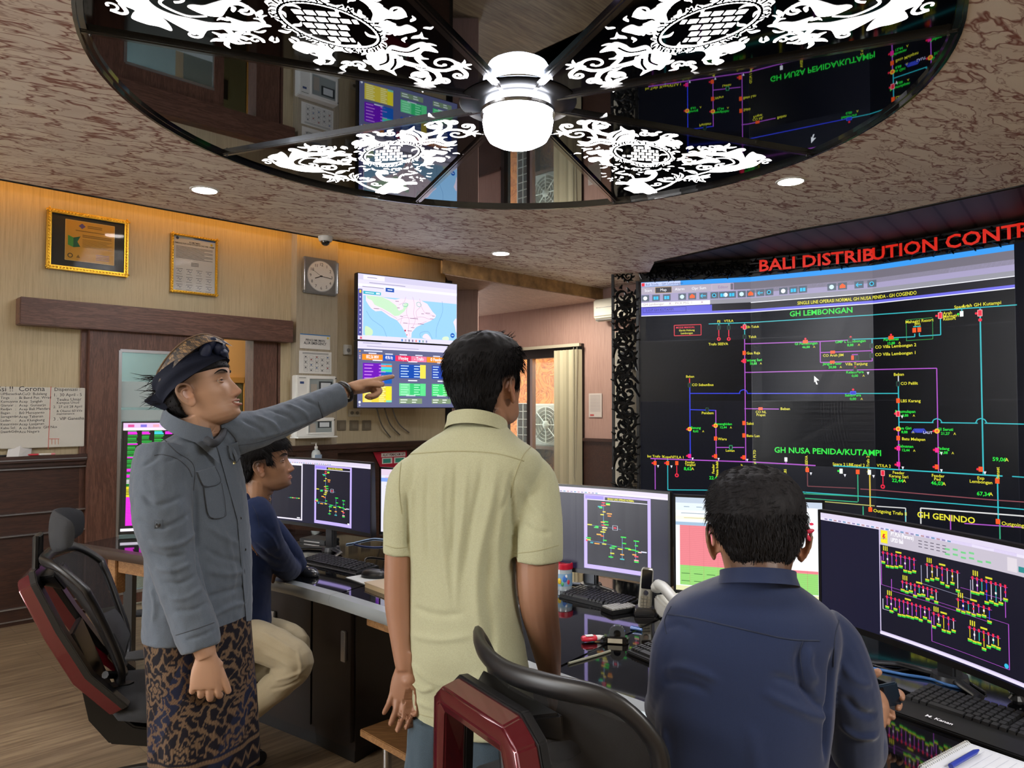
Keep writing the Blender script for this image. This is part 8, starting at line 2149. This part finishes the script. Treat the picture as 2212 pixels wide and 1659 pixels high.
make_hand(mb, q(1190, 1462, YB + .12), (.1, .15, -1), (-1, .2, 0), (0, 1, 0), [(20, 30, 20)] * 4, (.35, .25, .15), .95)
for s_ in (-1, 1):
 limb(mb, [(-.10 + s_ * .07, YB, .80), (-.11 + s_ * .09, YB, .45), (-.11 + s_ * .10, YB, .09)], [.058, .050, .040]); limb(mb, [(-.11 + s_ * .10, YB - .05, .05), (-.10 + s_ * .11, YB + .17, .03)], [.042, .03])
me = remesh(mb, .0034, 3, 'body'); V = getV(me)
def hlB(x, y, z):
 nape = min(max((z + .085) / .02, 0), 1) * min(max((-.035 - x) / .03, 0), 1)
 side = min(max((z - .0) / .03, 0), 1) * min(max((.03 - x) / .02, 0), 1)
 return max(nape, side)
setcol(me, skin_colors(V, HB_, '8c6650', hlB)); bodyB = finish(me, 'body', M_skin, pB)
def thB(x, y, z):
 ax = abs(y)
 # temple, above the ear, nape
 front = .068 if z > .07 else (.045 if z > .035 else .022)
 lim = -.012 if x > -.045 else -.012 - (-.045 - x) * 1.7
 if x < -.055: lim = -.085
 if -.04 < x < .010 and ax > .055: lim = .030
 if x > front + .012: return -.01
 if z < lim: return -.01
 e = min(1, (z - lim) / .02) * min(1, (front + .012 - x) / .012)
 return e * (.010 + .010 * min(1, max(0, (z - .03) / .06)) + .007 * g(x + .06, .06))
make_hair(HB_, pB, M_hair, thB, lambda x, y, z: (-.6, y * 2, -1.0) if z < .09 else (-.2, .6, -.2), 6500, .022, 5, rough=.0022)
mb = MB(); mb.T = HB_; r = random.Random(2)
for k in range(120):
 a = r.uniform(-1, 1); b0 = Vector((.035 + .04 * r.random() - .03 * a * a, a * .055, .118 - .035 * a * a - .01 * r.random() + .012)); d = Vector((.3 + r.random() * .5, r.uniform(-.6, .2), .8)).normalized(); L_ = r.uniform(.012, .028)
 mb.tube([b0, b0 + d * L_ * .6, b0 + d * L_ + Vector((.006, 0, -.003))], [.0009, .0007, .0002], 4, cap=False)
mb.build('hair_fringe', M_hair2, pB, world=True)
M_shB = cloth_mat('pale_green_linen', 'a0a185', 500, .85, .10, .15, .30, 10); M_seamB = flat('pale_seam', '8f8d6c', .85)
mb = MB()
mb.loft(upsample(torso([(905, 985, 1082, YB + .01, .95), (925, 965, 1098, YB, .9), (945, 935, 1120, YB, .72), (965, 905, 1150, YB, .62), (985, 882, 1170, YB, .58), (1020, 866, 1172, YB, .56), (1080, 866, 1150, YB, .58), (1140, 872, 1128, YB, .62), (1220, 881, 1113, YB, .66), (1300, 882, 1120, YB, .68), (1400, 881, 1136, YB, .68), (1480, 884, 1150, YB, .66), (1540, 889, 1158, YB, .66), (1562, 892, 1160, YB, .66)], yawB, .6, 56, .84), 4))
limb(mb, [q(912, 1012, YB), q(882, 1042, YB), q(872, 1110, YB), q(868, 1160, YB), q(866, 1196, YB)], [.046, .054, .053, .048, .045])
limb(mb, [q(1120, 1005, YB - .01), q(1152, 1040, YB - .02), q(1160, 1110, YB - .04), q(1161, 1160, YB - .05), q(1160, 1208, YB - .05)], [.050, .060, .064, .065, .066])
me = remesh(mb, .0045, 4, 'shirt'); V = getV(me); Nn = getN(me)
setV(me, V + Nn * (.0022 * vnoise(V * np.array((1, 1, .35)), 16))[:, None]); S_ = Surf(me)
folds(me, S_, [
 ([(960, 990), (955, 1080), (960, 1200), (975, 1320)], .006, .009), ([(985, 990), (980, 1100), (975, 1220)], -.006, .007), ([(1010, 990), (1003, 1090), (990, 1200), (985, 1330)], .005, .008), ([(1045, 985), (1035, 1050), (1015, 1150), (1000, 1260)], -.006, .009), ([(1075, 995), (1060, 1090), (1035, 1200), (1030, 1300), (1045, 1400)], .009, .013), ([(1060, 1180), (1050, 1280), (1062, 1360), (1058, 1450)], -.007, .012), ([(1095, 1020), (1085, 1100), (1075, 1200), (1085, 1300)], .006, .010),
 ([(905, 1010), (890, 1080), (893, 1180), (905, 1290)], .006, .010), ([(925, 1000), (918, 1100), (925, 1230)], -.005, .008), ([(885, 1430), (930, 1470), (990, 1480), (1060, 1450)], .005, .008), ([(884, 1460), (910, 1490), (940, 1485)], .008, .005), ([(890, 1310), (950, 1330), (1010, 1322)], -.004, .008), ([(885, 1370), (950, 1382), (1030, 1370)], .004, .008), ([(887, 1510), (950, 1530), (1020, 1520)], .005, .008), ([(1105, 1050), (1108, 1110), (1112, 1180), (1112, 1230)], -.012, .007), ([(878, 1060), (880, 1120), (882, 1200)], -.010, .006), ([(1110, 1010), (1100, 1060), (1080, 1110)], -.005, .006), ([(1120, 1030), (1150, 1090), (1190, 1130)], .004, .009), ([(1130, 1130), (1160, 1150), (1195, 1150)], -.004, .007), ([(870, 985), (930, 978), (1000, 975), (1080, 980), (1130, 992)], -.003, .003)])
S_ = Surf(me); shB = finish(me, 'shirt', M_shB, pB); tuck(bodyB, shB, zmin=q(860, 1205, YB).z)
for P, rr_, nm in (([(862, 988), (900, 980), (990, 975), (1070, 980), (1132, 996)], .0016, 'yoke_seam'), ([(1150, 962), (1130, 985), (1112, 1030), (1104, 1075)], .0014, 'armhole_seam'), ([(868, 990), (862, 1050), (868, 1110)], .0012, 'armhole_seam'), ([(832, 1178), (856, 1184), (880, 1182)], .0010, 'sleeve_hem'), ([(1112, 1196), (1160, 1190), (1206, 1178)], .0010, 'sleeve_hem'), ([(890, 1538), (950, 1553), (1040, 1556)], .001, 'shirt_hem')): seam(S_, P, rr_, nm, M_seamB, shB, .0003)
fB = Vector((math.cos(R(75)), math.sin(R(75)), 0)); sB_ = Vector((-fB.y, fB.x, 0))
collar('collar', M_shB, shB, q(1030, 932, YB + .005), sB_, (fB - Vector((0, 0, .38))).normalized(), (Vector((0, 0, 1)) + fB * .18).normalized(), .074, .078, .023, .5, .009, .04, rear=.15)
M_jean = cloth_mat('grey_blue_denim', '3c4a55', 800, .85, .2, .1, .3, 12)
mb = MB()
mb.loft(upsample(torso([(1480, 893, 1120, YB, .62), (1560, 888, 1130, YB, .62), (1640, 892, 1125, YB, .6)], yawB, .6), 4))
for s_ in (-1, 1): limb(mb, [(-.105 + s_ * .075, YB, .72), (-.11 + s_ * .09, YB, .55), (-.11 + s_ * .10, YB, .30), (-.11 + s_ * .10, YB, .07)], [.088, .080, .065, .062])
me = remesh(mb, .006, 4, 'jeans'); V = getV(me); Nn = getN(me); setV(me, V + Nn * (.003 * vnoise(V, 24))[:, None]); tuck(bodyB, finish(me, 'jeans', M_jean, pB))
for s_ in (-1, 1):
 mb = MB(); mb.loft([[(-.11 + s_ * .105 + wv * math.cos(q_), YB + x, max(0, z + hh * math.sin(q_))) for q_ in (6.283 * i / 16 for i in range(16))] for x, wv, z, hh in ((-.10, .03, .03, .03), (-.07, .042, .045, .045), (.05, .05, .04, .04), (.16, .045, .025, .025), (.20, .02, .015, .014))]); mb.build('shoe', M_black, pB, world=True, smooth=50)
# ================= young man seated in navy =================
YC = 3.05
pC = thing('person', 'young seated man in a navy shirt and beige trousers leaning on the desk', 'person', (-1.05, 3.0, 0))
HC = hframe((563, 1014), YC - .075, R(10), R(10), 1.03)
mb = MB(); make_head(mb, HC)
limb(mb, [HC @ Vector((-.035, 0, -.05)), HC @ Vector((-.05, 0, -.11)), q(548, 1075, YC), q(535, 1110, YC)], [.058, .055, .056, .08])
mb.loft(upsample(torso([(1095, 500, 575, YC), (1130, 480, 590, YC), (1200, 475, 585, YC), (1300, 470, 575, YC), (1370, 470, 580, YC)], R(15), .6)))
el = atZ(622, 1235, .80); hn = atZ(618, 1186, .79)
limb(mb, [q(545, 1100, YC - .16), q(575, 1160, YC - .12), el, (el + hn) / 2 + Vector((.02, 0, .01)), hn], [.052, .046, .042, .036, .026])
make_hand(mb, hn, (.1, 1, .0), (-.3, 0, -1), (-1, .1, 0), [(20, 30, 20)] * 4, (.3, .2, .1), .95)
el2 = Vector((-.99, 3.42, .80)); limb(mb, [q(540, 1100, YC + .16), (-1.02, 3.30, .92), el2, (-1.02, 3.42, .80)], [.05, .044, .038, .027]); make_hand(mb, (-1.04, 3.40, .80), (-.3, -1, 0), (0, 0, -1), (1, 0, 0), [(20, 30, 20)] * 4, (.3, .2, .1), .95)
hip = [q(478, 1375, YC - .10), q(478, 1375, YC + .10)]
k1 = q(640, 1432, 2.86); a1 = q(540, 1530, 2.90)
limb(mb, [hip[0], q(560, 1392, 2.92), k1, q(590, 1482, 2.88), a1, (-1.18, 2.95, .12)], [.08, .07, .055, .05, .045, .038])
k2 = Vector((-.88, 3.04, .54)); limb(mb, [hip[1], (-1.0, 3.10, .57), k2, (-1.05, 3.08, .40), (-1.22, 3.08, .26), (-1.27, 3.08, .09)], [.08, .07, .05, .045, .04, .035])
limb(mb, [(-1.2, 2.95, .07), (-1.06, 2.96, .04)], [.04, .03]); limb(mb, [(-1.29, 3.08, .05), (-1.15, 3.08, .035)], [.038, .028])
me = remesh(mb, .0034, 2, 'body'); V = getV(me)
def hlC(x, y, z): return min(max((z + .005) / .03, 0), 1) * min(max((.03 - x) / .02, 0), 1) * .9 + .9 * min(max((-.04 - x) / .03, 0), 1) * min(max((z + .08) / .03, 0), 1)
setcol(me, skin_colors(V, HC, '8a664e', hlC, stub=.3)); bodyC = finish(me, 'body', M_skin, pC)
def thC(x, y, z):
 lim = .0 if x > -.03 else -.0 - (-.03 - x) * 1.6
 if x < -.07: lim = -.075
 if -.035 < x < .012 and abs(y) > .055: lim = .030
 front = .095 if z > .052 else .035
 if z > .045 and x > .07 and abs(y) < .05: lim = .050
 if x > front: return -.01
 if z < lim: return -.01
 return min(1, (z - lim) / .015) * (.011 + .010 * min(1, max(0, (z - .03) / .06)))
make_hair(HC, pC, M_hair, thC, lambda x, y, z: (.6, y, -.8) if x > 0 else (-.4, y, -1), 3500, .028, 9, rough=.0025, lift=.35, sr=.0006)
M_shC = cloth_mat('navy_knit', '111e3e', 700, .85, .12, .05, .3, 14)
mb = MB()
mb.loft(upsample(torso([(1062, 528, 566, YC, 1.0), (1075, 515, 576, YC, .9), (1095, 490, 585, YC, .75), (1130, 470, 592, YC, .7), (1200, 465, 590, YC, .7), (1300, 462, 585, YC, .7), (1385, 462, 590, YC, .7)], R(15), .7, 40, .85), 4))
limb(mb, [q(545, 1098, YC - .14), q(560, 1120, YC - .16), q(580, 1170, YC - .12), el + Vector((.0, 0, .012)), (el + hn) / 2 + Vector((.02, 0, .015)), hn - Vector((0, .05, -.005))], [.062, .066, .058, .052, .045, .036])
limb(mb, [q(540, 1098, YC + .14), (-1.02, 3.30, .92), el2, (-1.02, 3.44, .80)], [.062, .055, .048, .036])
me = remesh(mb, .005, 4, 'shirt'); V = getV(me); Nn = getN(me); setV(me, V + Nn * (.003 * vnoise(V, 20))[:, None]); S_ = Surf(me)
folds(me, S_, [([(560, 1140), (585, 1160), (600, 1190)], .006, .008), ([(550, 1170), (580, 1200), (610, 1215)], -.006, .008), ([(560, 1210), (590, 1228), (620, 1235)], .006, .008), ([(550, 1110), (570, 1130), (585, 1150)], -.004, .006), ([(556, 1230), (580, 1245), (605, 1250)], -.005, .007)])
S_ = Surf(me); shC = finish(me, 'shirt', M_shC, pC); tuck(bodyC, shC); seam(S_, [(545, 1092), (556, 1115), (560, 1140)], .001, 'armhole_seam', flat('navy_seam', '0e1830', .8), shC)
mb = MB(); mb.tube([q(545, 1075, YC) + Matrix.Rotation(a, 3, 'Z') @ Vector((.062, 0, .012 * -math.cos(a))) for a in np.linspace(0, 6.283, 25)], .008, 8); mb.build('neck_band', M_shC, shC, world=True, smooth=50)
M_beige = cloth_mat('beige_twill', '92876f', 800, .85, .08, .1, .4, 12)
mb = MB()
mb.loft(upsample(torso([(1340, 462, 560, YC, .9), (1390, 458, 570, YC, .9), (1430, 462, 560, YC, .9)], R(15), .9), 4))
limb(mb, [hip[0], q(555, 1385, 2.92), q(610, 1408, 2.88), k1, q(610, 1468, 2.87), q(575, 1500, 2.89), a1], [.088, .078, .072, .066, .062, .056, .052]); limb(mb, [a1, (-1.12, 2.95, .22), (-1.18, 2.95, .12)], [.052, .052, .052])
limb(mb, [hip[1], (-1.0, 3.10, .57), k2, (-1.05, 3.08, .40), (-1.22, 3.08, .26), (-1.27, 3.08, .12)], [.088, .078, .062, .055, .052, .05])
me = remesh(mb, .005, 4, 'trousers'); V = getV(me); Nn = getN(me); setV(me, V + Nn * (.0025 * vnoise(V, 22))[:, None]); S_ = Surf(me)
folds(me, S_, [([(560, 1360), (600, 1385), (640, 1410)], .005, .008), ([(555, 1385), (600, 1410), (650, 1435)], -.005, .008), ([(560, 1408), (600, 1425), (640, 1450)], .004, .007), ([(665, 1440), (630, 1460), (590, 1470)], .006, .006), ([(660, 1460), (620, 1482), (580, 1490)], -.005, .006), ([(600, 1440), (580, 1450), (600, 1475)], -.008, .008), ([(640, 1400), (650, 1440), (640, 1470)], .005, .006)])
tuck(bodyC, finish(me, 'trousers', M_beige, pC)); face_parts(HC, pC, 0, flat('lid_skin_dark', '86604a', .5))
for c_, an in (((-1.15, 2.95, 0), 0), ((-1.24, 3.08, 0), 0)):
 mb = MB(); mb.loft([[(c_[0] + x, c_[1] + wv * math.cos(q_), max(0, z + hh * math.sin(q_))) for q_ in (6.283 * i / 16 for i in range(16))] for x, wv, z, hh in ((-.10, .03, .03, .03), (-.07, .042, .045, .045), (.05, .05, .04, .04), (.14, .04, .025, .025), (.18, .02, .015, .014))]); mb.build('shoe', M_black, pC, world=True, smooth=50)
# ================= seated man in dark blue, back to the camera =================
YD = 1.5
pD = thing('person', 'seated man seen from behind in a dark blue shirt holding a phone', 'person', (.50, 1.5, 0))
hc = atY(1632, 1170, YD + .02); HD = Matrix.Translation(hc + Vector((0, .0, .003))) @ Matrix.Rotation(R(82), 4, 'Z') @ Matrix.Rotation(R(8), 4, 'Y') @ Matrix.Scale(1.06, 4)
mb = MB(); make_head(mb, HD)
limb(mb, [HD @ Vector((-.035, 0, -.04)), HD @ Vector((-.045, 0, -.08)), q(1635, 1250, YD), q(1635, 1300, YD + .02)], [.060, .056, .052, .06])
mb.loft(upsample(torso([(1310, 1510, 1740, YD + .01), (1400, 1460, 1770, YD), (1500, 1450, 1765, YD), (1659, 1450, 1750, YD), (1800, 1440, 1770, YD), (1880, 1430, 1780, YD)], R(78), .48)))
wrD = q(1885, 1560, 1.74)
limb(mb, [q(1765, 1385, YD), q(1826, 1480, YD + .0), q(1848, 1615, YD + .06), q(1866, 1602, 1.62), wrD], [.040, .044, .042, .036, .027])
limb(mb, [q(1500, 1390, YD), q(1462, 1500, YD + .05), (.36, 1.72, .83), (.47, 1.92, .80)], [.040, .042, .040, .026]); make_hand(mb, (.48, 1.93, .80), (.5, 1, 0), (0, 0, -1), (1, -.3, 0), [(20, 30, 20)] * 4, (.3, .2, .1), .95)
# hand around the phone
pal = q(1893, 1520, 1.755)
mb.ell(pal, (.028, .022, .042), 16, Matrix.Rotation(R(-20), 3, 'Y')); limb(mb, [wrD, q(1889, 1540, 1.75), pal], [.029, .028, .026])
def fing(P, r0=.0098): limb(mb, P, list(np.linspace(r0, r0 * .78, len(P))), 10, 5); mb.ell(P[-1], (r0 * .8,) * 3, 10)
fing([q(1880, 1500, 1.74), q(1878, 1475, 1.725), q(1886, 1458, 1.715), q(1897, 1452, 1.71)], .012)
fing([q(1900, 1500, 1.78), q(1925, 1492, 1.80), q(1945, 1498, 1.785), q(1948, 1508, 1.76)]); fing([q(1902, 1515, 1.78), q(1928, 1512, 1.80), q(1942, 1520, 1.785), q(1940, 1530, 1.765)], .0095)
fing([q(1898, 1535, 1.77), q(1912, 1535, 1.78), q(1925, 1540, 1.77), q(1928, 1549, 1.75)]); fing([q(1892, 1548, 1.765), q(1905, 1552, 1.77), q(1915, 1556, 1.76), q(1917, 1562, 1.745)], .0085)
for s_ in (-1, 1):
 h0 = Vector((.50 + s_ * .09, 1.52, .56)); limb(mb, [h0, (.68 + s_ * .10, 1.80, .56), (.82 + s_ * .10, 2.02, .50), (.82 + s_ * .10, 2.04, .28), (.80 + s_ * .10, 2.0, .08)], [.085, .075, .056, .048, .038])
me = remesh(mb, .0034, 3, 'body'); V = getV(me)
def hlD(x, y, z):
 nape = min(max((z + .10) / .03, 0), 1) * min(max((-.02 - x) / .03, 0), 1); side = min(max((z + .01) / .03, 0), 1) * min(max((.04 - x) / .02, 0), 1); return max(nape * .8, side)
setcol(me, skin_colors(V, HD, '936c54', hlD)); bodyD = finish(me, 'body', M_skin, pD)
def thD(x, y, z):
 ax = abs(y); lim = .0 if x > -.03 else -.0 - (-.03 - x) * 1.6
 if x < -.07: lim = -.068
 if -.035 < x < .010 and ax > .055: lim = .028
 front = .075 if z > .06 else .04
 if x > front or z < lim: return -.01
 return min(1, (z - lim) / .035) * (.006 + .012 * min(1, max(0, (z + .01) / .07)))
make_hair(HD, pD, M_hair2, thD, lambda x, y, z: (.4 + y * 3, .8 - y, -.3) if z > .05 else (-.2, y, -1), 8000, .016, 12, rough=.0022, lift=.8, sr=.0006)
M_shD = cloth_mat('dark_blue_cotton', '13203f', 700, .75, .10, .25, .22, 9); M_seamD = flat('dark_blue_seam', '121d34', .8)
mb = MB()
mb.loft(upsample(torso([(1234, 1572, 1702, YD - .035, 1.0), (1250, 1560, 1712, YD - .03, .95), (1268, 1515, 1738, YD - .015, .78), (1290, 1470, 1770, YD, .66), (1320, 1440, 1806, YD, .6), (1370, 1426, 1820, YD, .58), (1448, 1423, 1806, YD, .6), (1546, 1415, 1800, YD, .64), (1659, 1417, 1786, YD, .68), (1760, 1420, 1780, YD, .68), (1860, 1415, 1785, YD, .7)], R(78), .6, 56, .84), 4))
limb(mb, [q(1765, 1355, YD), q(1800, 1395, YD), q(1832, 1480, YD + .0), q(1846, 1560, YD + .03), q(1850, 1625, YD + .06), q(1866, 1612, 1.60), q(1876, 1580, 1.71)], [.050, .058, .056, .054, .052, .047, .038])
limb(mb, [q(1490, 1352, YD), q(1470, 1400, YD + .02), q(1455, 1500, YD + .05), (.36, 1.72, .83), (.46, 1.90, .80)], [.05, .058, .055, .05, .038])
me = remesh(mb, .0045, 4, 'shirt'); V = getV(me); Nn = getN(me); setV(me, V + Nn * (.002 * vnoise(V * np.array((1, 1, .5)), 14))[:, None]); S_ = Surf(me)
folds(me, S_, [([(1430, 1450), (1470, 1440), (1520, 1455), (1560, 1475)], .006, .008), ([(1428, 1475), (1480, 1475), (1540, 1500)], -.005, .008), ([(1735, 1385), (1725, 1440), (1745, 1500), (1790, 1540)], -.010, .009), ([(1750, 1395), (1748, 1440), (1765, 1480)], .007, .008), ([(1640, 1490), (1700, 1520), (1760, 1545), (1800, 1548)], .006, .009), ([(1660, 1460), (1710, 1475), (1770, 1510)], -.006, .008), ([(1800, 1400), (1795, 1480), (1788, 1560), (1784, 1650)], -.014, .008), ([(1815, 1430), (1850, 1470), (1885, 1480)], .005, .008), ([(1820, 1500), (1860, 1540), (1895, 1545)], -.006, .008), ([(1810, 1560), (1850, 1590), (1900, 1590)], .006, .008), ([(1430, 1360), (1470, 1350), (1500, 1370)], -.004, .007), ([(1430, 1560), (1440, 1620), (1435, 1680)], .006, .010), ([(1620, 1560), (1630, 1620), (1640, 1700)], .004, .014)])
S_ = Surf(me); shD = finish(me, 'shirt', M_shD, pD); tuck(bodyD, shD, skip=[(pal, .11)])
for P, rr_, nm in (([(1440, 1327), (1500, 1335), (1600, 1358), (1700, 1380), (1770, 1384)], .0015, 'yoke_seam'), ([(1735, 1384), (1728, 1410), (1733, 1450), (1738, 1480)], .001, 'back_pleat'), ([(1812, 1340), (1803, 1380), (1800, 1440)], .0014, 'armhole_seam'), ([(1450, 1310), (1436, 1340), (1440, 1370)], .0012, 'armhole_seam')): seam(S_, P, rr_, nm, M_seamD, shD, .0003)
fD = Vector((math.cos(R(80)), math.sin(R(80)), 0)); sD = Vector((-fD.y, fD.x, 0))
collar('collar', M_shD, shD, q(1637, 1256, YD - .035), sD, (fD - Vector((0, 0, .30))).normalized(), (Vector((0, 0, 1)) + fD * .15).normalized(), .066, .068, .013, .5, .008, .02, rear=.3)
mb = MB()
for s_ in (-1, 1): limb(mb, [(.50 + s_ * .08, 1.47, .58), (.50 + s_ * .09, 1.52, .57), (.68 + s_ * .10, 1.80, .56), (.82 + s_ * .10, 2.02, .50), (.82 + s_ * .10, 2.04, .28), (.80 + s_ * .10, 2.0, .10)], [.10, .10, .085, .068, .06, .056])
me = remesh(mb, .007, 3, 'trousers'); finish(me, 'trousers', flat('dark_trousers', '14161c', .85), pD)
for s_ in (-1, 1):
 mb = MB(); mb.ell((.84 + s_ * .10, 2.06, .045), (.055, .12, .05), 14); mb.build('shoe', M_black, pD, world=True, smooth=50)
# flower behind the ear
ec = q(1737, 1150, YD - .03); t = thing('flower', 'small red flower tucked behind the ear of the seated man in dark blue', 'flower', ec)
M_pet = flat('petal_red', 'b0183a', .5)
for k in range(5):
 a = R(72 * k + 15); d = Vector((math.cos(a), -.3, math.sin(a))); mb = MB(); mb.ell(d * .010, (.010, .0025, .0045), 10, Matrix.Rotation(-a, 3, 'Y')); mb.build('petal', M_pet, t, smooth=60)
MB().ell((0, -.004, 0), (.003, .003, .003), 8).build('flower_centre', flat('petal_dark', '6a0c20', .5), t)
# phone in the hand
pc_ = q(1917, 1500, 1.762); t = thing('smartphone', 'dark slate smartphone held in the hand of the seated man in dark blue', 'phone', mtx=Matrix.Translation(pc_) @ Matrix.Rotation(R(-18), 4, 'Y') @ Matrix.Rotation(R(-14), 4, 'Z') @ Matrix.Rotation(R(25), 4, 'X'))
MB().b2((-.030, -.004, -.040), (.026, .004, .036)).build('phone_back', flat('slate_blue', '1c2c3c', .4), t, bevel=.003); MB().b2((-.022, -.006, .018), (-.006, -.004, .032)).build('camera_bump', M_dark, t, bevel=.001)
# ================= light and camera =================
M_cove = flat('cove_strip', 'ffffff', .5, em='ffb03a', es=5)
t = thing('cove_light', 'warm yellow strip light hidden along the soffit edge above the door wall', 'strip light', PL(-2, ZS + .07, .3))
for (a, b) in ((-4.2, -.9),):
 mb = MB()
 c = Vector((((a + b) / 2), ((a + b) / 2) + 8.35 - .03, ZS + .085)); mb.box(c, ((b - a) * 1.4142, .05, .03), R(45)); mb.build('strip', M_cove, t, world=True)
def area(name, loc, size, power, col, rot=(0, 0, 0), sy=None):
 l = bpy.data.lights.new(name, 'AREA'); l.energy = power; l.size = size; l.color = col
 if sy: l.shape = 'RECTANGLE'; l.size_y = sy
 o = bpy.data.objects.new(name, l); COL.objects.link(o); o.location = loc; o.rotation_euler = rot
 return o
# added unseen fill lights behind the camera, and the inner room's lamp
area('rear_fill_light', (-3.4, -.6, 3.0), 1.3, 85, (1, .95, .88))
area('rear_fill_light', (2.4, -.8, 3.0), 1.3, 105, (1, .97, .94))
area('inner_room_light', PL((S_d0 + S_d1) / 2, 2.95, -1.45), .5, 26, (1, .86, .66), (0, 0, R(45)))
area('inner_room_light', PL(S_d0 - .2, 2.9, -.7), .5, 30, (.86, .96, 1), (0, 0, R(45)))
area('alcove_light', (.3, 9.1, 2.88), .3, 26, (1, .9, .75))
# daylight outside the alcove window
w = bpy.data.worlds.new('sky'); SC.world = w; w.use_nodes = True
bg = w.node_tree.nodes['Background']; bg.inputs[0].default_value = (.95, .97, 1, 1); bg.inputs[1].default_value = 7.0
cam = bpy.data.cameras.new('camera'); co = bpy.data.objects.new('camera', cam); COL.objects.link(co)
cam.sensor_width = 36; cam.lens = 36 * F / 2212
co.location = CAM; co.rotation_euler = (math.pi / 2 + PITCH, 0, 0); cam.clip_start = .05
SC.camera = co
bpy.data.objects.remove(_to)
SC.view_settings.view_transform = 'Standard'; SC.view_settings.look = 'None'; SC.view_settings.exposure = 1.05; SC.view_settings.gamma = 1; SC.view_settings.use_curve_mapping = False
SC.cycles.max_bounces = 5; SC.cycles.diffuse_bounces = 3; SC.cycles.glossy_bounces = 4; SC.cycles.transmission_bounces = 4; SC.cycles.transparent_max_bounces = 8
SC.cycles.sample_clamp_indirect = 4; SC.cycles.caustics_reflective = False; SC.cycles.caustics_refractive = False
SC.cycles.use_denoising = True; SC.cycles.use_adaptive_sampling = True; SC.cycles.adaptive_threshold = .03
